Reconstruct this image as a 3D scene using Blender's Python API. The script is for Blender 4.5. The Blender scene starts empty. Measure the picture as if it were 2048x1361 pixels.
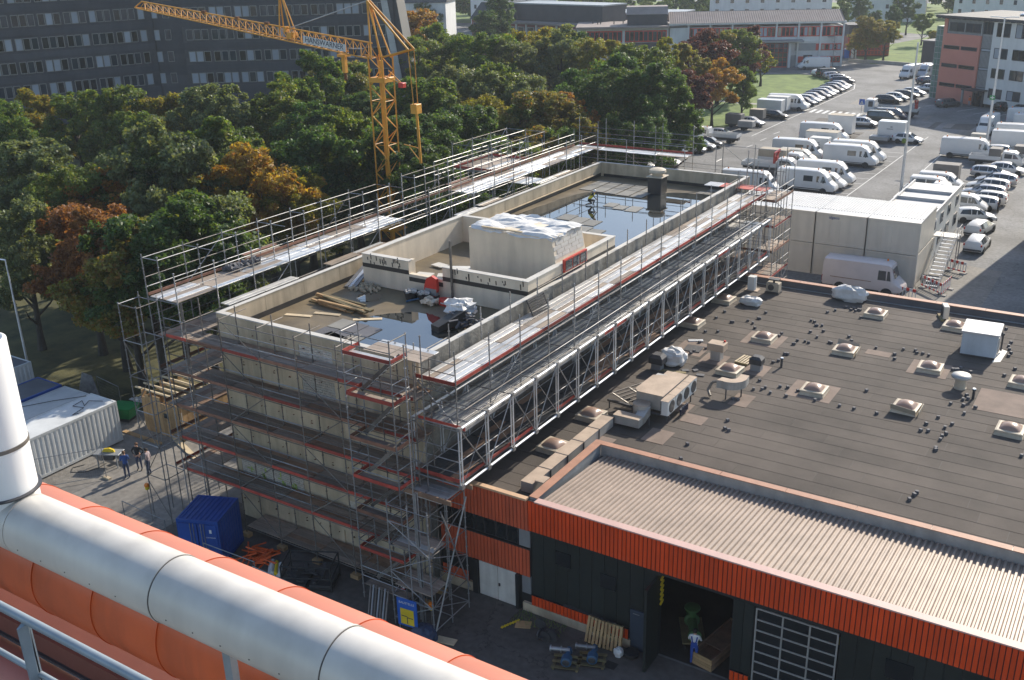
import bpy, bmesh, math, random
import numpy as np
from mathutils import Vector, Matrix, Euler
rnd = random.Random(7)
scene = bpy.context.scene
COL = scene.collection
# ------------------------------------------------------------------ camera
cam_d = bpy.data.cameras.new('camera'); cam = bpy.data.objects.new('camera', cam_d); COL.objects.link(cam)
cam_d.lens = 35.6514; cam_d.sensor_width = 36.0; cam_d.sensor_fit = 'HORIZONTAL'; cam_d.clip_start = 0.2; cam_d.clip_end = 3000
_R = [[0.8437686, -0.1772214, 0.5066035], [0.5361534, 0.3211917, -0.7806250], [-0.0243734, 0.9302841, 0.3660293]]
cam.matrix_world = Matrix.Translation((0, 0, 28.5)) @ Matrix(_R).to_4x4()
scene.camera = cam
# ------------------------------------------------------------------ sky and sun
SUN_AZ, SUN_EL = math.radians(82), math.radians(31)      # direction towards the sun, azimuth from +X
w = bpy.data.worlds.new('World'); scene.world = w; w.use_nodes = True
nt = w.node_tree; bg = nt.nodes['Background']
sky = nt.nodes.new('ShaderNodeTexSky'); sky.sky_type = 'NISHITA'; sky.sun_disc = False
sky.sun_elevation = SUN_EL; sky.sun_rotation = math.pi/2 - SUN_AZ
sky.air_density = 1.0; sky.dust_density = .9; sky.ozone_density = 1.2
nt.links.new(sky.outputs[0], bg.inputs[0]); bg.inputs[1].default_value = 0.14
sd = bpy.data.lights.new('sun', 'SUN'); sd.energy = 4.4; sd.angle = math.radians(0.55); sd.color = (1.0, 0.91, 0.77)
so = bpy.data.objects.new('sun', sd); COL.objects.link(so)
tosun = Vector((math.cos(SUN_AZ)*math.cos(SUN_EL), math.sin(SUN_AZ)*math.cos(SUN_EL), math.sin(SUN_EL)))
so.rotation_euler = tosun.to_track_quat('Z', 'Y').to_euler(); so.location = (0, 60, 80)
vs = scene.view_settings; vs.view_transform = 'Standard'; vs.look = 'None'; vs.gamma = 1.0; vs.exposure = 0.6; vs.use_curve_mapping = False
# ------------------------------------------------------------------ object helpers
def wloc(o):
    p = Vector((0, 0, 0))
    while o is not None:
        p += o.location; o = o.parent
    return p
def tag(o, label=None, cat=None, group=None, kind=None):
    if label: o['label'] = label
    if cat: o['category'] = cat
    if group: o['group'] = group
    if kind: o['kind'] = kind
    return o
def thing(name, label, cat, loc=(0, 0, 0), rz=0, group=None):
    o = bpy.data.objects.new(name, None); COL.objects.link(o); o.location = loc; o.rotation_euler = (0, 0, rz); o.empty_display_size = .3
    return tag(o, label, cat, group)
def ob(name, me, parent=None, loc=(0, 0, 0), rz=0, mat=None, rot=None, scale=None):
    o = bpy.data.objects.new(name, me); COL.objects.link(o); o.parent = parent; o.location = loc
    o.rotation_euler = rot if rot else (0, 0, rz)
    if scale: o.scale = scale
    if mat: o.material_slots[0].link = 'OBJECT'; o.material_slots[0].material = mat
    return o
def copy_tree(o, parent=None, loc=None, rz=None):
    c = o.copy(); COL.objects.link(c); c.parent = parent
    if loc is not None: c.location = loc
    if rz is not None: c.rotation_euler = (0, 0, rz)
    for ch in list(o.children): copy_tree(ch, c)
    return c
class MB:
    def __init__(s): s.v = []; s.f = []; s.m = []; s.mi = 0
    def add(s, vs, fs):
        n = len(s.v); s.v += [tuple(v) for v in vs]; s.f += [tuple(i+n for i in f) for f in fs]; s.m += [s.mi]*len(fs); return s
    def hexa(s, p):   # 8 points: bottom 4 ccw, top 4 ccw
        return s.add(p, [(3,2,1,0),(4,5,6,7),(0,1,5,4),(1,2,6,5),(2,3,7,6),(3,0,4,7)])
    def box(s, x0, x1, y0, y1, z0, z1):
        return s.hexa([(x0,y0,z0),(x1,y0,z0),(x1,y1,z0),(x0,y1,z0),(x0,y0,z1),(x1,y0,z1),(x1,y1,z1),(x0,y1,z1)])
    def cbox(s, c, d, rz=0, rot=None):
        m = (Euler(rot).to_matrix() if rot else Matrix.Rotation(rz, 3, 'Z')); c = Vector(c); h = [k/2 for k in d]
        P = [c + m @ Vector((a*h[0], b*h[1], e*h[2])) for e in (-1, 1) for a, b in ((-1,-1),(1,-1),(1,1),(-1,1))]
        return s.hexa(P)
    def bbox(s, x0, x1, y0, y1, z0, z1, b=.02):   # box with chamfered top edges and vertical edges
        def ring(i, z): return [(x0+i+b,y0+i,z),(x1-i-b,y0+i,z),(x1-i,y0+i+b,z),(x1-i,y1-i-b,z),(x1-i-b,y1-i,z),(x0+i+b,y1-i,z),(x0+i,y1-i-b,z),(x0+i,y0+i+b,z)]
        return s.loft([ring(0,z0), ring(0,z1-b), ring(b,z1)], cap=True)
    def loft(s, rings, cap=True, closed=True):
        n = len(rings[0]); V = [p for r in rings for p in r]; F = []
        for k in range(len(rings)-1):
            for i in range(n if closed else n-1):
                j = (i+1) % n; F.append((k*n+i, k*n+j, (k+1)*n+j, (k+1)*n+i))
        if cap and closed: F.append(tuple(range(n-1, -1, -1))); F.append(tuple((len(rings)-1)*n+i for i in range(n)))
        return s.add(V, F)
    def tube(s, p, q, r, n=6, r2=None, cap=True):
        p = Vector(p); q = Vector(q); d = (q-p); 
        if d.length < 1e-6: return s
        d.normalize(); a = d.orthogonal().normalized(); b = d.cross(a); r2 = r if r2 is None else r2
        return s.loft([[p+(a*math.cos(2*math.pi*i/n)+b*math.sin(2*math.pi*i/n))*r for i in range(n)], [q+(a*math.cos(2*math.pi*i/n)+b*math.sin(2*math.pi*i/n))*r2 for i in range(n)]], cap)
    def path(s, pts, r, n=6):
        for a, b in zip(pts[:-1], pts[1:]): s.tube(a, b, r, n)
        return s
    def beam(s, p, q, w, h, up=(0,0,1)):
        p = Vector(p); q = Vector(q); d = (q-p).normalized(); up = Vector(up)
        if abs(d.dot(up)) > .99: up = Vector((1,0,0))
        sd_ = d.cross(up).normalized()*w/2; u = sd_.cross(d).normalized()*h/2
        return s.hexa([p-sd_-u, p+sd_-u, q+sd_-u, q-sd_-u, p-sd_+u, p+sd_+u, q+sd_+u, q-sd_+u])
    def lathe(s, prof, c=(0,0,0), n=16, axis='Z'):
        c = Vector(c); R_ = []
        for r, h in prof:
            ring = []
            for i in range(n):
                t = 2*math.pi*i/n; v = (r*math.cos(t), r*math.sin(t), h)
                if axis == 'X': v = (h, r*math.cos(t), r*math.sin(t))
                if axis == 'Y': v = (r*math.sin(t), h, r*math.cos(t))
                ring.append(c+Vector(v))
            R_.append(ring)
        return s.loft(R_)
    def quad(s, a, b, c, d): return s.add([a,b,c,d], [(0,1,2,3)])
    def poly(s, pts, z=None):
        P = [(p[0],p[1],z) if z is not None else p for p in pts]; return s.add(P, [tuple(range(len(P)))])
    def extr(s, pts, z0, z1):   # polygon in xy extruded in z (ccw)
        return s.loft([[(p[0],p[1],z0) for p in pts], [(p[0],p[1],z1) for p in pts]])
    def mesh(s, name, mats, smooth=None):
        me = bpy.data.meshes.new(name); me.from_pydata([tuple(v) for v in s.v], [], s.f)
        for m in (mats if isinstance(mats, (list, tuple)) else [mats]): me.materials.append(m)
        if isinstance(mats, (list, tuple)) and len(mats) > 1: me.polygons.foreach_set('material_index', s.m)
        if smooth:
            me.polygons.foreach_set('use_smooth', [True]*len(me.polygons)); me.set_sharp_from_angle(angle=math.radians(smooth))
        me.update(); return me
    def build(s, name, mats, parent=None, smooth=None, local=False):
        if parent is not None and not local:
            o = wloc(parent); s.v = [(v[0]-o.x, v[1]-o.y, v[2]-o.z) for v in s.v]
        return ob(name, s.mesh(name, mats, smooth), parent)
_MC = {}
def shared(key, fn):
    if key not in _MC: _MC[key] = fn()
    return _MC[key]
def P3(parent, x, y, z): 
    o = wloc(parent); return (x-o.x, y-o.y, z-o.z)
# ------------------------------------------------------------------ materials
def new_mat(name):
    m = bpy.data.materials.new(name); m.use_nodes = True; n = m.node_tree; return m, n, n.nodes['Principled BSDF'], n.links
def nd(n, t, **k):
    x = n.nodes.new(t)
    for a, b in k.items(): setattr(x, a, b)
    return x
def mat(name, c, rough=.7, metal=0, var=.18, scale=.8, bump=0, bscale=12, rv=0, streak=0, spec=.5, tint=None, stretch=None, coat=0):
    """base colour with two noise octaves in world space, optional per-object variation, vertical streaks, fine relief"""
    m, n, p, L = new_mat(name)
    p.inputs['Roughness'].default_value = rough; p.inputs['Metallic'].default_value = metal; p.inputs['Specular IOR Level'].default_value = spec
    if coat: p.inputs['Coat Weight'].default_value = coat
    geo = nd(n, 'ShaderNodeNewGeometry'); pos = geo.outputs['Position']
    if stretch:
        mp = nd(n, 'ShaderNodeMapping'); mp.inputs['Scale'].default_value = stretch; L.new(pos, mp.inputs[0]); pos = mp.outputs[0]
    nz = nd(n, 'ShaderNodeTexNoise'); nz.inputs['Scale'].default_value = scale; nz.inputs['Detail'].default_value = 6; nz.inputs['Roughness'].default_value = .65
    L.new(pos, nz.inputs['Vector'])
    c2 = tint if tint else [min(1, k*(1+var)) for k in c]
    mx = nd(n, 'ShaderNodeMix', data_type='RGBA')
    mx.inputs[6].default_value = (*[k*(1-var) for k in c], 1); mx.inputs[7].default_value = (*c2, 1)
    rp = nd(n, 'ShaderNodeMapRange'); rp.inputs[1].default_value = .3; rp.inputs[2].default_value = .7; L.new(nz.outputs[0], rp.inputs[0]); L.new(rp.outputs[0], mx.inputs[0])
    out = mx.outputs[2]
    if streak:
        mp = nd(n, 'ShaderNodeMapping'); mp.inputs['Scale'].default_value = (1.3, 1.3, .16); L.new(geo.outputs['Position'], mp.inputs[0])
        n2 = nd(n, 'ShaderNodeTexNoise'); n2.inputs['Scale'].default_value = 1.3; n2.inputs['Detail'].default_value = 5; L.new(mp.outputs[0], n2.inputs['Vector'])
        r2 = nd(n, 'ShaderNodeMapRange'); r2.inputs[1].default_value = .42; r2.inputs[2].default_value = .75; r2.inputs[3].default_value = 1; r2.inputs[4].default_value = 1-streak; L.new(n2.outputs[0], r2.inputs[0])
        m2 = nd(n, 'ShaderNodeMix', data_type='RGBA', blend_type='MULTIPLY'); m2.inputs[0].default_value = 1; L.new(out, m2.inputs[6]); L.new(r2.outputs[0], m2.inputs[7]); out = m2.outputs[2]
    if rv:
        oi = nd(n, 'ShaderNodeObjectInfo'); r3 = nd(n, 'ShaderNodeMapRange'); r3.inputs[3].default_value = 1-rv; r3.inputs[4].default_value = 1+rv; L.new(oi.outputs['Random'], r3.inputs[0])
        m3 = nd(n, 'ShaderNodeMix', data_type='RGBA', blend_type='MULTIPLY'); m3.inputs[0].default_value = 1; L.new(out, m3.inputs[6]); L.new(r3.outputs[0], m3.inputs[7]); out = m3.outputs[2]
    L.new(out, p.inputs['Base Color'])
    if bump:
        nb = nd(n, 'ShaderNodeTexNoise'); nb.inputs['Scale'].default_value = bscale; nb.inputs['Detail'].default_value = 4; L.new(geo.outputs['Position'], nb.inputs['Vector'])
        b = nd(n, 'ShaderNodeBump'); b.inputs['Strength'].default_value = bump; b.inputs['Distance'].default_value = .03; L.new(nb.outputs[0], b.inputs['Height']); L.new(b.outputs[0], p.inputs['Normal'])
    return m
M = {}
def asphalt(name, c, crack=.5):
    m, n, p, L = new_mat(name); p.inputs['Roughness'].default_value = .85; p.inputs['Specular IOR Level'].default_value = .35
    geo = nd(n, 'ShaderNodeNewGeometry')
    a = nd(n, 'ShaderNodeTexNoise'); a.inputs['Scale'].default_value = .12; a.inputs['Detail'].default_value = 7; a.inputs['Roughness'].default_value = .6; L.new(geo.outputs['Position'], a.inputs['Vector'])
    b = nd(n, 'ShaderNodeTexNoise'); b.inputs['Scale'].default_value = 3; b.inputs['Detail'].default_value = 8; L.new(geo.outputs['Position'], b.inputs['Vector'])
    v = nd(n, 'ShaderNodeTexVoronoi', feature='DISTANCE_TO_EDGE'); v.inputs['Scale'].default_value = .14; v.inputs['Randomness'].default_value = 1
    wv = nd(n, 'ShaderNodeVectorMath', operation='ADD'); sc = nd(n, 'ShaderNodeVectorMath', operation='SCALE'); sc.inputs['Scale'].default_value = 1.6
    L.new(b.outputs['Color'], sc.inputs[0]); L.new(geo.outputs['Position'], wv.inputs[0]); L.new(sc.outputs[0], wv.inputs[1]); L.new(wv.outputs[0], v.inputs['Vector'])
    cr = nd(n, 'ShaderNodeMapRange'); cr.inputs[1].default_value = .0; cr.inputs[2].default_value = .008; cr.inputs[3].default_value = 1-crack; cr.inputs[4].default_value = 1; L.new(v.outputs['Distance'], cr.inputs[0])
    m1 = nd(n, 'ShaderNodeMix', data_type='RGBA'); m1.inputs[6].default_value = (*[k*.68 for k in c], 1); m1.inputs[7].default_value = (*[k*1.3 for k in c], 1)
    r1 = nd(n, 'ShaderNodeMapRange'); r1.inputs[1].default_value = .35; r1.inputs[2].default_value = .65; L.new(a.outputs[0], r1.inputs[0]); L.new(r1.outputs[0], m1.inputs[0])
    r2 = nd(n, 'ShaderNodeMapRange'); r2.inputs[1].default_value = .3; r2.inputs[2].default_value = .7; r2.inputs[3].default_value = .8; r2.inputs[4].default_value = 1.2; L.new(b.outputs[0], r2.inputs[0])
    m2 = nd(n, 'ShaderNodeMix', data_type='RGBA', blend_type='MULTIPLY'); m2.inputs[0].default_value = 1; L.new(m1.outputs[2], m2.inputs[6]); L.new(r2.outputs[0], m2.inputs[7])
    m3 = nd(n, 'ShaderNodeMix', data_type='RGBA', blend_type='MULTIPLY'); m3.inputs[0].default_value = 1; L.new(m2.outputs[2], m3.inputs[6]); L.new(cr.outputs[0], m3.inputs[7])
    L.new(m3.outputs[2], p.inputs['Base Color'])
    bm = nd(n, 'ShaderNodeBump'); bm.inputs['Strength'].default_value = .3; bm.inputs['Distance'].default_value = .02; L.new(b.outputs[0], bm.inputs['Height']); L.new(bm.outputs[0], p.inputs['Normal'])
    return m
def leaf_mat(name, c1, c2, c3, frac=.12):
    """leaf: two tones per clump, a fraction of turned leaves, light shining through"""
    m, n, p, L = new_mat(name); n.nodes.remove(p); out = n.nodes['Material Output']
    geo = nd(n, 'ShaderNodeNewGeometry'); oi = nd(n, 'ShaderNodeObjectInfo')
    nz = nd(n, 'ShaderNodeTexNoise'); nz.inputs['Scale'].default_value = .42; nz.inputs['Detail'].default_value = 5; nz.inputs['Roughness'].default_value = .7; L.new(geo.outputs['Position'], nz.inputs['Vector'])
    r = nd(n, 'ShaderNodeMapRange'); r.inputs[1].default_value = .35; r.inputs[2].default_value = .65; L.new(nz.outputs[0], r.inputs[0])
    mx = nd(n, 'ShaderNodeMix', data_type='RGBA'); mx.inputs[6].default_value = (*c1, 1); mx.inputs[7].default_value = (*c2, 1); L.new(r.outputs[0], mx.inputs[0])
    g = nd(n, 'ShaderNodeMath', operation='LESS_THAN'); g.inputs[1].default_value = frac; L.new(geo.outputs['Random Per Island'], g.inputs[0])
    m2 = nd(n, 'ShaderNodeMix', data_type='RGBA'); m2.inputs[7].default_value = (*c3, 1); L.new(g.outputs[0], m2.inputs[0]); L.new(mx.outputs[2], m2.inputs[6])
    hs = nd(n, 'ShaderNodeHueSaturation'); hr = nd(n, 'ShaderNodeMapRange'); hr.inputs[3].default_value = .65; hr.inputs[4].default_value = 1.35; L.new(geo.outputs['Random Per Island'], hr.inputs[0]); L.new(hr.outputs[0], hs.inputs['Value'])
    h2 = nd(n, 'ShaderNodeMapRange'); h2.inputs[3].default_value = .485; h2.inputs[4].default_value = .515; L.new(oi.outputs['Random'], h2.inputs[0]); L.new(h2.outputs[0], hs.inputs['Hue']); L.new(m2.outputs[2], hs.inputs['Color'])
    d = nd(n, 'ShaderNodeBsdfPrincipled'); d.inputs['Roughness'].default_value = .5; d.inputs['Specular IOR Level'].default_value = .3; L.new(hs.outputs[0], d.inputs['Base Color'])
    t = nd(n, 'ShaderNodeBsdfTranslucent'); b = nd(n, 'ShaderNodeMix', data_type='RGBA', blend_type='MULTIPLY'); b.inputs[0].default_value = 1; b.inputs[7].default_value = (1.6, 1.5, .6, 1); L.new(hs.outputs[0], b.inputs[6]); L.new(b.outputs[2], t.inputs[0])
    ms = nd(n, 'ShaderNodeMixShader'); ms.inputs[0].default_value = .48; L.new(d.outputs[0], ms.inputs[1]); L.new(t.outputs[0], ms.inputs[2]); L.new(ms.outputs[0], out.inputs[0])
    return m
def glass_mat(name, c=(.03,.04,.05), rough=.06, rv=0):
    m = mat(name, c, rough, 0, .25, .4, spec=.8, rv=rv); return m
M['asphalt'] = asphalt('asphalt', (.165,.163,.16), .6); M['yard'] = asphalt('yard_asphalt', (.1,.088,.078)); M['site_road'] = asphalt('site_road', (.2,.185,.165), .3)
M['grass'] = mat('grass', (.1,.17,.03), .95, 0, .4, .35, .6, 30, tint=(.19,.26,.06)); M['wood_floor'] = mat('wood_floor_soil', (.05,.06,.02), .95, 0, .5, .5, .8, 10, tint=(.11,.1,.035))
M['paint'] = mat('road_paint', (.62,.62,.6), .7, 0, .2, 1.5); M['kerb'] = mat('kerb_stone', (.3,.29,.27), .85, 0, .2, 1)
M['concrete'] = mat('concrete', (.5,.41,.285), .85, 0, .2, .6, .25, 25, streak=.38); M['concrete_top'] = mat('concrete_top', (.5,.48,.44), .85, 0, .15, 1.2, .2, 20)
M['cream'] = mat('cream_concrete', (.68,.59,.46), .85, 0, .1, .5, .15, 18, streak=.2); M['bitumen'] = mat('bitumen', (.03,.027,.025), .55, 0, .4, 1.2, .3, 20)
M['wet_roof'] = mat('wet_roof', (.13,.1,.06), .5, 0, .4, .35, .2, 14, tint=(.22,.17,.1)); M['panel'] = mat('roof_panel', (.2,.19,.165), .6, 0, .18, .5, .2, 18, rv=.22)
M['felt'] = mat('roof_felt', (.082,.067,.056), .9, 0, .36, .22, .6, 40, rv=.15); M['felt_patch'] = mat('roof_felt_pale', (.2,.15,.12), .9, 0, .22, 1, .4, 30)
M['orange'] = mat('orange_cladding', (.68,.065,.008), .42, 0, .14, .5, rv=.1, streak=.15); M['orange_pale'] = mat('faded_orange_cladding', (.55,.095,.035), .6, 0, .12, .7, rv=.06, streak=.25)
M['coping'] = mat('coping_orange', (.38,.19,.12), .6, 0, .15, 1.5, streak=.1); M['corr'] = mat('corrugated_sheet', (.33,.26,.21), .5, .1, .12, .6, streak=.15, rv=.04)
M['flash'] = mat('lead_flashing', (.33,.35,.36), .5, .3, .2, 1.2); M['dark_panel'] = mat('dark_green_panel', (.016,.021,.02), .45, 0, .2, .6, rv=.15); M['dark_trim'] = mat('dark_trim', (.02,.022,.024), .5, 0, .2, 1)
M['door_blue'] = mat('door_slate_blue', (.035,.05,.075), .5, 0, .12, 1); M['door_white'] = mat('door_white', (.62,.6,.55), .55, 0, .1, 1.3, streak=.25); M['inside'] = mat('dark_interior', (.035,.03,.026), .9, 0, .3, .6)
M['glass'] = glass_mat('window_glass'); M['glass_dark'] = glass_mat('dark_glass', (.015,.018,.02), .1)
M['steel'] = mat('galvanised_steel', (.3,.3,.3), .5, .6, .25, 3, rv=.3); M['steel_old'] = mat('weathered_steel', (.17,.155,.14), .6, .5, .35, 3, rv=.35); M['alu'] = mat('aluminium', (.62,.64,.66), .38, .45, .15, 2, rv=.12)
M['plank_w'] = mat('weathered_plank', (.27,.215,.17), .8, 0, .3, 2.5, .3, 30, rv=.3, stretch=(.5,4,4)); M['plank_m'] = mat('steel_plank', (.56,.55,.53), .38, .45, .22, 1.5, .2, 40, rv=.28); M['plank_b'] = mat('brown_plank', (.25,.155,.1), .75, 0, .3, 2, .3, 30, rv=.25)
M['toe_red'] = mat('toe_board_red', (.31,.045,.03), .65, 0, .3, 2, rv=.35); M['toe_wood'] = mat('toe_board_worn', (.2,.095,.06), .75, 0, .3, 2, .2, 30, rv=.3)
M['timber'] = mat('timber', (.36,.23,.11), .75, 0, .25, 1.5, .3, 30, rv=.25); M['timber_old'] = mat('old_timber', (.17,.12,.06), .8, 0, .3, 1.5, .4, 30, rv=.35, tint=(.2,.17,.08)); M['timber_pale'] = mat('pale_timber', (.5,.4,.26), .75, 0, .2, 2, .2, 30, rv=.2)
M['crane'] = mat('crane_yellow', (.62,.28,.025), .5, 0, .15, 1.5, rv=.08); M['rust'] = mat('rusty_metal', (.16,.07,.03), .8, .2, .4, 3)
M['pipe_white'] = mat('insulation_jacket', (.6,.57,.52), .42, .1, .1, .35, .05, 4, streak=.2); M['pipe_orange'] = mat('orange_pipe_paint', (.46,.12,.045), .55, 0, .16, .7, streak=.2); M['pipe_brown'] = mat('brown_red_paint', (.16,.05,.035), .6, 0, .15, .8); M['pipe_pink'] = mat('pink_red_pipe', (.45,.16,.12), .5, 0, .1, .8); M['rail'] = mat('rail_paint', (.25,.29,.32), .45, .2, .12, 5)
M['cont_white'] = mat('container_white', (.6,.61,.6), .5, 0, .1, .6, streak=.15); M['cont_grey'] = mat('container_grey', (.42,.42,.41), .6, 0, .15, .6); M['cont_blue'] = mat('container_blue', (.012,.06,.27), .45, 0, .15, .8, streak=.15); M['roof_dark'] = mat('dark_membrane', (.09,.09,.1), .7, 0, .25, .7)
M['beige'] = mat('beige_cabin', (.62,.56,.47), .55, 0, .06, .5, streak=.12); M['beige_roof'] = mat('cabin_roof', (.44,.44,.44), .45, .2, .1, .7)
M['white'] = mat('white_paint', (.62,.62,.61), .32, 0, .05, 1, coat=.3); M['black'] = mat('black_rubber', (.02,.02,.02), .75, 0, .3, 6); M['grey'] = mat('grey_paint', (.28,.28,.28), .5, 0, .15, 1); M['dgrey'] = mat('dark_grey_metal', (.06,.06,.065), .5, .3, .25, 2)
M['silver'] = mat('silver_paint', (.42,.43,.45), .28, .5, .05, 1, coat=.4); M['carblue'] = mat('dark_blue_paint', (.02,.03,.06), .25, .2, .1, 1, coat=.5); M['carblack'] = mat('black_paint', (.014,.014,.016), .22, .1, .1, 1, coat=.5); M['cargrey'] = mat('grey_car_paint', (.13,.135,.14), .28, .4, .08, 1, coat=.4); M['cargreen'] = mat('dark_green_paint', (.015,.03,.028), .25, .1, .1, 1, coat=.4)
M['carbeige'] = mat('beige_paint', (.5,.47,.4), .35, 0, .05, 1); M['carpink'] = mat('faded_pink_paint', (.6,.53,.51), .35, 0, .06, 1); M['carred'] = mat('red_paint', (.4,.03,.02), .4, 0, .1, 1)
M['amber'] = mat('amber_lamp', (.75,.2,.02), .25, 0, .05, 1); M['lamp'] = mat('headlamp', (.6,.62,.65), .1, .2, .05, 1); M['tail'] = mat('tail_lamp', (.4,.015,.01), .2, 0, .05, 1); M['tarp_b'] = mat('beige_tarpaulin', (.36,.31,.24), .75, 0, .12, 1, .2, 6); M['tarp_g'] = mat('grey_tarpaulin', (.16,.15,.14), .75, 0, .12, 1, .2, 6)
M['foil'] = mat('plastic_sheet', (.62,.61,.59), .75, 0, .2, 1.2, .4, 6); M['brick_white'] = mat('pale_brick', (.5,.46,.4), .85, 0, .2, 4, rv=.2); M['mortar'] = mat('mortar', (.24,.22,.19), .9, 0, .2, 2)
M['plastic_dome'] = mat('skylight_dome', (.3,.2,.15), .3, 0, .1, 1.5, spec=.4); M['dome_base'] = mat('skylight_upstand', (.48,.41,.31), .6, 0, .15, 2, streak=.2); M['duct'] = mat('duct_rust_top', (.4,.31,.235), .7, .1, .2, 1.2); M['duct_side'] = mat('duct_galvanised', (.42,.41,.39), .5, .4, .15, 1.5, streak=.2)
M['bark'] = mat('bark', (.05,.042,.034), .9, 0, .3, 2, .5, 10)
M['slate'] = mat('slate_cladding', (.048,.05,.057), .6, 0, .25, .25, rv=.22, streak=.2); M['slate_pale'] = mat('slate_edge', (.42,.42,.4), .6, 0, .15, .6, rv=.08); M['frame'] = mat('window_frame_grey', (.24,.23,.21), .6, 0, .1, 1); M['blind'] = mat('window_blind', (.28,.31,.35), .5, 0, .1, .6, rv=.15)
M['salmon'] = mat('salmon_render', (.5,.2,.15), .8, 0, .06, .3); M['zinc'] = mat('zinc_cladding', (.26,.27,.28), .5, .3, .1, .5); M['wall_white'] = mat('white_render', (.6,.6,.58), .8, 0, .08, .4, streak=.1); M['redframe'] = mat('red_window_frame', (.5,.05,.03), .5, 0, .1, 1); M['roof_grey'] = mat('roof_corrugated_grey', (.25,.21,.19), .8, 0, .15, .5); M['brick_red'] = mat('red_brick', (.24,.09,.07), .85, 0, .15, .6); M['roof_slate'] = mat('roof_slate_dark', (.05,.05,.055), .7, 0, .2, .5)
M['skin'] = mat('skin', (.5,.29,.2), .6, 0, .06, 5); M['hair_b'] = mat('brown_hair', (.1,.05,.025), .8, 0, .2, 20); M['hair_d'] = mat('dark_hair', (.02,.015,.012), .8, 0, .2, 20); M['denim'] = mat('denim', (.04,.055,.1), .9, 0, .2, 8); M['jacket_blue'] = mat('blue_jacket', (.035,.08,.24), .85, 0, .2, 6); M['jacket_black'] = mat('black_jacket', (.016,.016,.018), .8, 0, .2, 6); M['shirt_check'] = mat('checked_shirt', (.32,.27,.29), .9, 0, .5, 22); M['shirt_white'] = mat('white_shirt', (.65,.65,.65), .9, 0, .08, 6); M['overall'] = mat('blue_overall', (.02,.06,.28), .85, 0, .15, 6); M['vest_y'] = mat('yellow_vest', (.62,.5,.03), .8, 0, .1, 6); M['vest_o'] = mat('orange_vest', (.7,.14,.03), .8, 0, .1, 6)
M['yellow'] = mat('yellow_paint', (.65,.46,.02), .5, 0, .12, 2); M['green'] = mat('green_paint', (.015,.22,.06), .5, 0, .15, 2); M['blue'] = mat('signal_blue', (.02,.1,.4), .45, 0, .08, 2); M['red'] = mat('signal_red', (.55,.03,.02), .45, 0, .1, 2); M['orange_paint'] = mat('orange_fence_bar', (.62,.1,.02), .6, 0, .15, 3, rv=.15); M['machine_green'] = mat('machine_green', (.06,.15,.05), .5, 0, .15, 2); M['motor_blue'] = mat('motor_blue', (.03,.09,.17), .45, .1, .2, 4)
m, n, p, L = new_mat('water'); p.inputs['Base Color'].default_value = (.018,.02,.02,1); p.inputs['Roughness'].default_value = .015; p.inputs['Specular IOR Level'].default_value = .6; p.inputs['IOR'].default_value = 2.3
_nz = nd(n, 'ShaderNodeTexNoise'); _nz.inputs['Scale'].default_value = 1.1; _nz.inputs['Detail'].default_value = 2; _b = nd(n, 'ShaderNodeBump'); _b.inputs['Strength'].default_value = .012; _b.inputs['Distance'].default_value = .05
_g = nd(n, 'ShaderNodeNewGeometry'); L.new(_g.outputs['Position'], _nz.inputs['Vector']); L.new(_nz.outputs[0], _b.inputs['Height']); L.new(_b.outputs[0], p.inputs['Normal']); M['water'] = m

def toplit(name, ctop, cbot):   # lit upward faces and shaded underside painted into the pipe's colour
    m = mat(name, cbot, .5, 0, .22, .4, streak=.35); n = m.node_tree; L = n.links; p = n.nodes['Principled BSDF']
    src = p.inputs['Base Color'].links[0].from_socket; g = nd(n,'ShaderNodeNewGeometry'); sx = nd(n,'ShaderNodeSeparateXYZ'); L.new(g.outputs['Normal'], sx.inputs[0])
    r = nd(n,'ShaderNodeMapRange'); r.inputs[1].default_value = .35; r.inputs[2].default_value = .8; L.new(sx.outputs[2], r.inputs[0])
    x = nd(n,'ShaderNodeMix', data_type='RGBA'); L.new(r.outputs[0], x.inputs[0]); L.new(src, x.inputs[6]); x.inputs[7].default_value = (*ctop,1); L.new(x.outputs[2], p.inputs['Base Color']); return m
M['pipe_orange'] = toplit('orange_pipe_paint', (.5,.18,.12), (.6,.1,.02))
M['plank_ply'] = mat('plywood_deck', (.27,.215,.165), .55, 0, .22, 1.6, .2, 30, rv=.25)
M['rough_shaded_concrete'] = mat('smeared_shaded_concrete', (.2,.19,.165), .85, 0, .45, 1.4, .7, 9, streak=.3); M['pipe_lit'] = mat('lit_jacket', (.78,.78,.78), .4, .05, .04, .5)  # riser jacket made whiter to paint in the light on it
# ------------------------------------------------------------------ ground, roads, lawn
def sheet(name, pts, z, m, kind='structure', parent=None):
    o = MB().poly(pts, z).build(name, m, parent); 
    if parent is None: o['kind'] = kind
    return o
def subdiv_ground():
    b = MB(); b.poly([(-900,-300),(700,-300),(700,1200),(-900,1200)], 0); o = b.build('ground', M['asphalt']); o['kind'] = 'structure'
subdiv_ground()
sheet('site_road', [(-75,8),(-20,8),(-20,36),(-43,36),(-46,37.5),(-75,36.5)], .004, M['site_road'])
sheet('yard', [(-41,10),(12,10),(12,32.8),(-41,32.8)], .008, M['yard'])
def wob(pts, a=.6, n=4):
    out = []; r = random.Random(3)
    for (x0,y0),(x1,y1) in zip(pts, pts[1:]+pts[:1]):
        for i in range(n): t = i/n; out.append((x0+(x1-x0)*t+r.uniform(-a,a), y0+(y1-y0)*t+r.uniform(-a,a)))
    return out
sheet('woodland_floor', wob([(-260,37),(-76,37.5),(-62,36),(-57,37),(-47.5,41),(-47,82),(-59.5,96),(-59.5,150),(-66,176),(-80,214),(-120,235),(-260,235)]), .005, M['wood_floor'])
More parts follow.
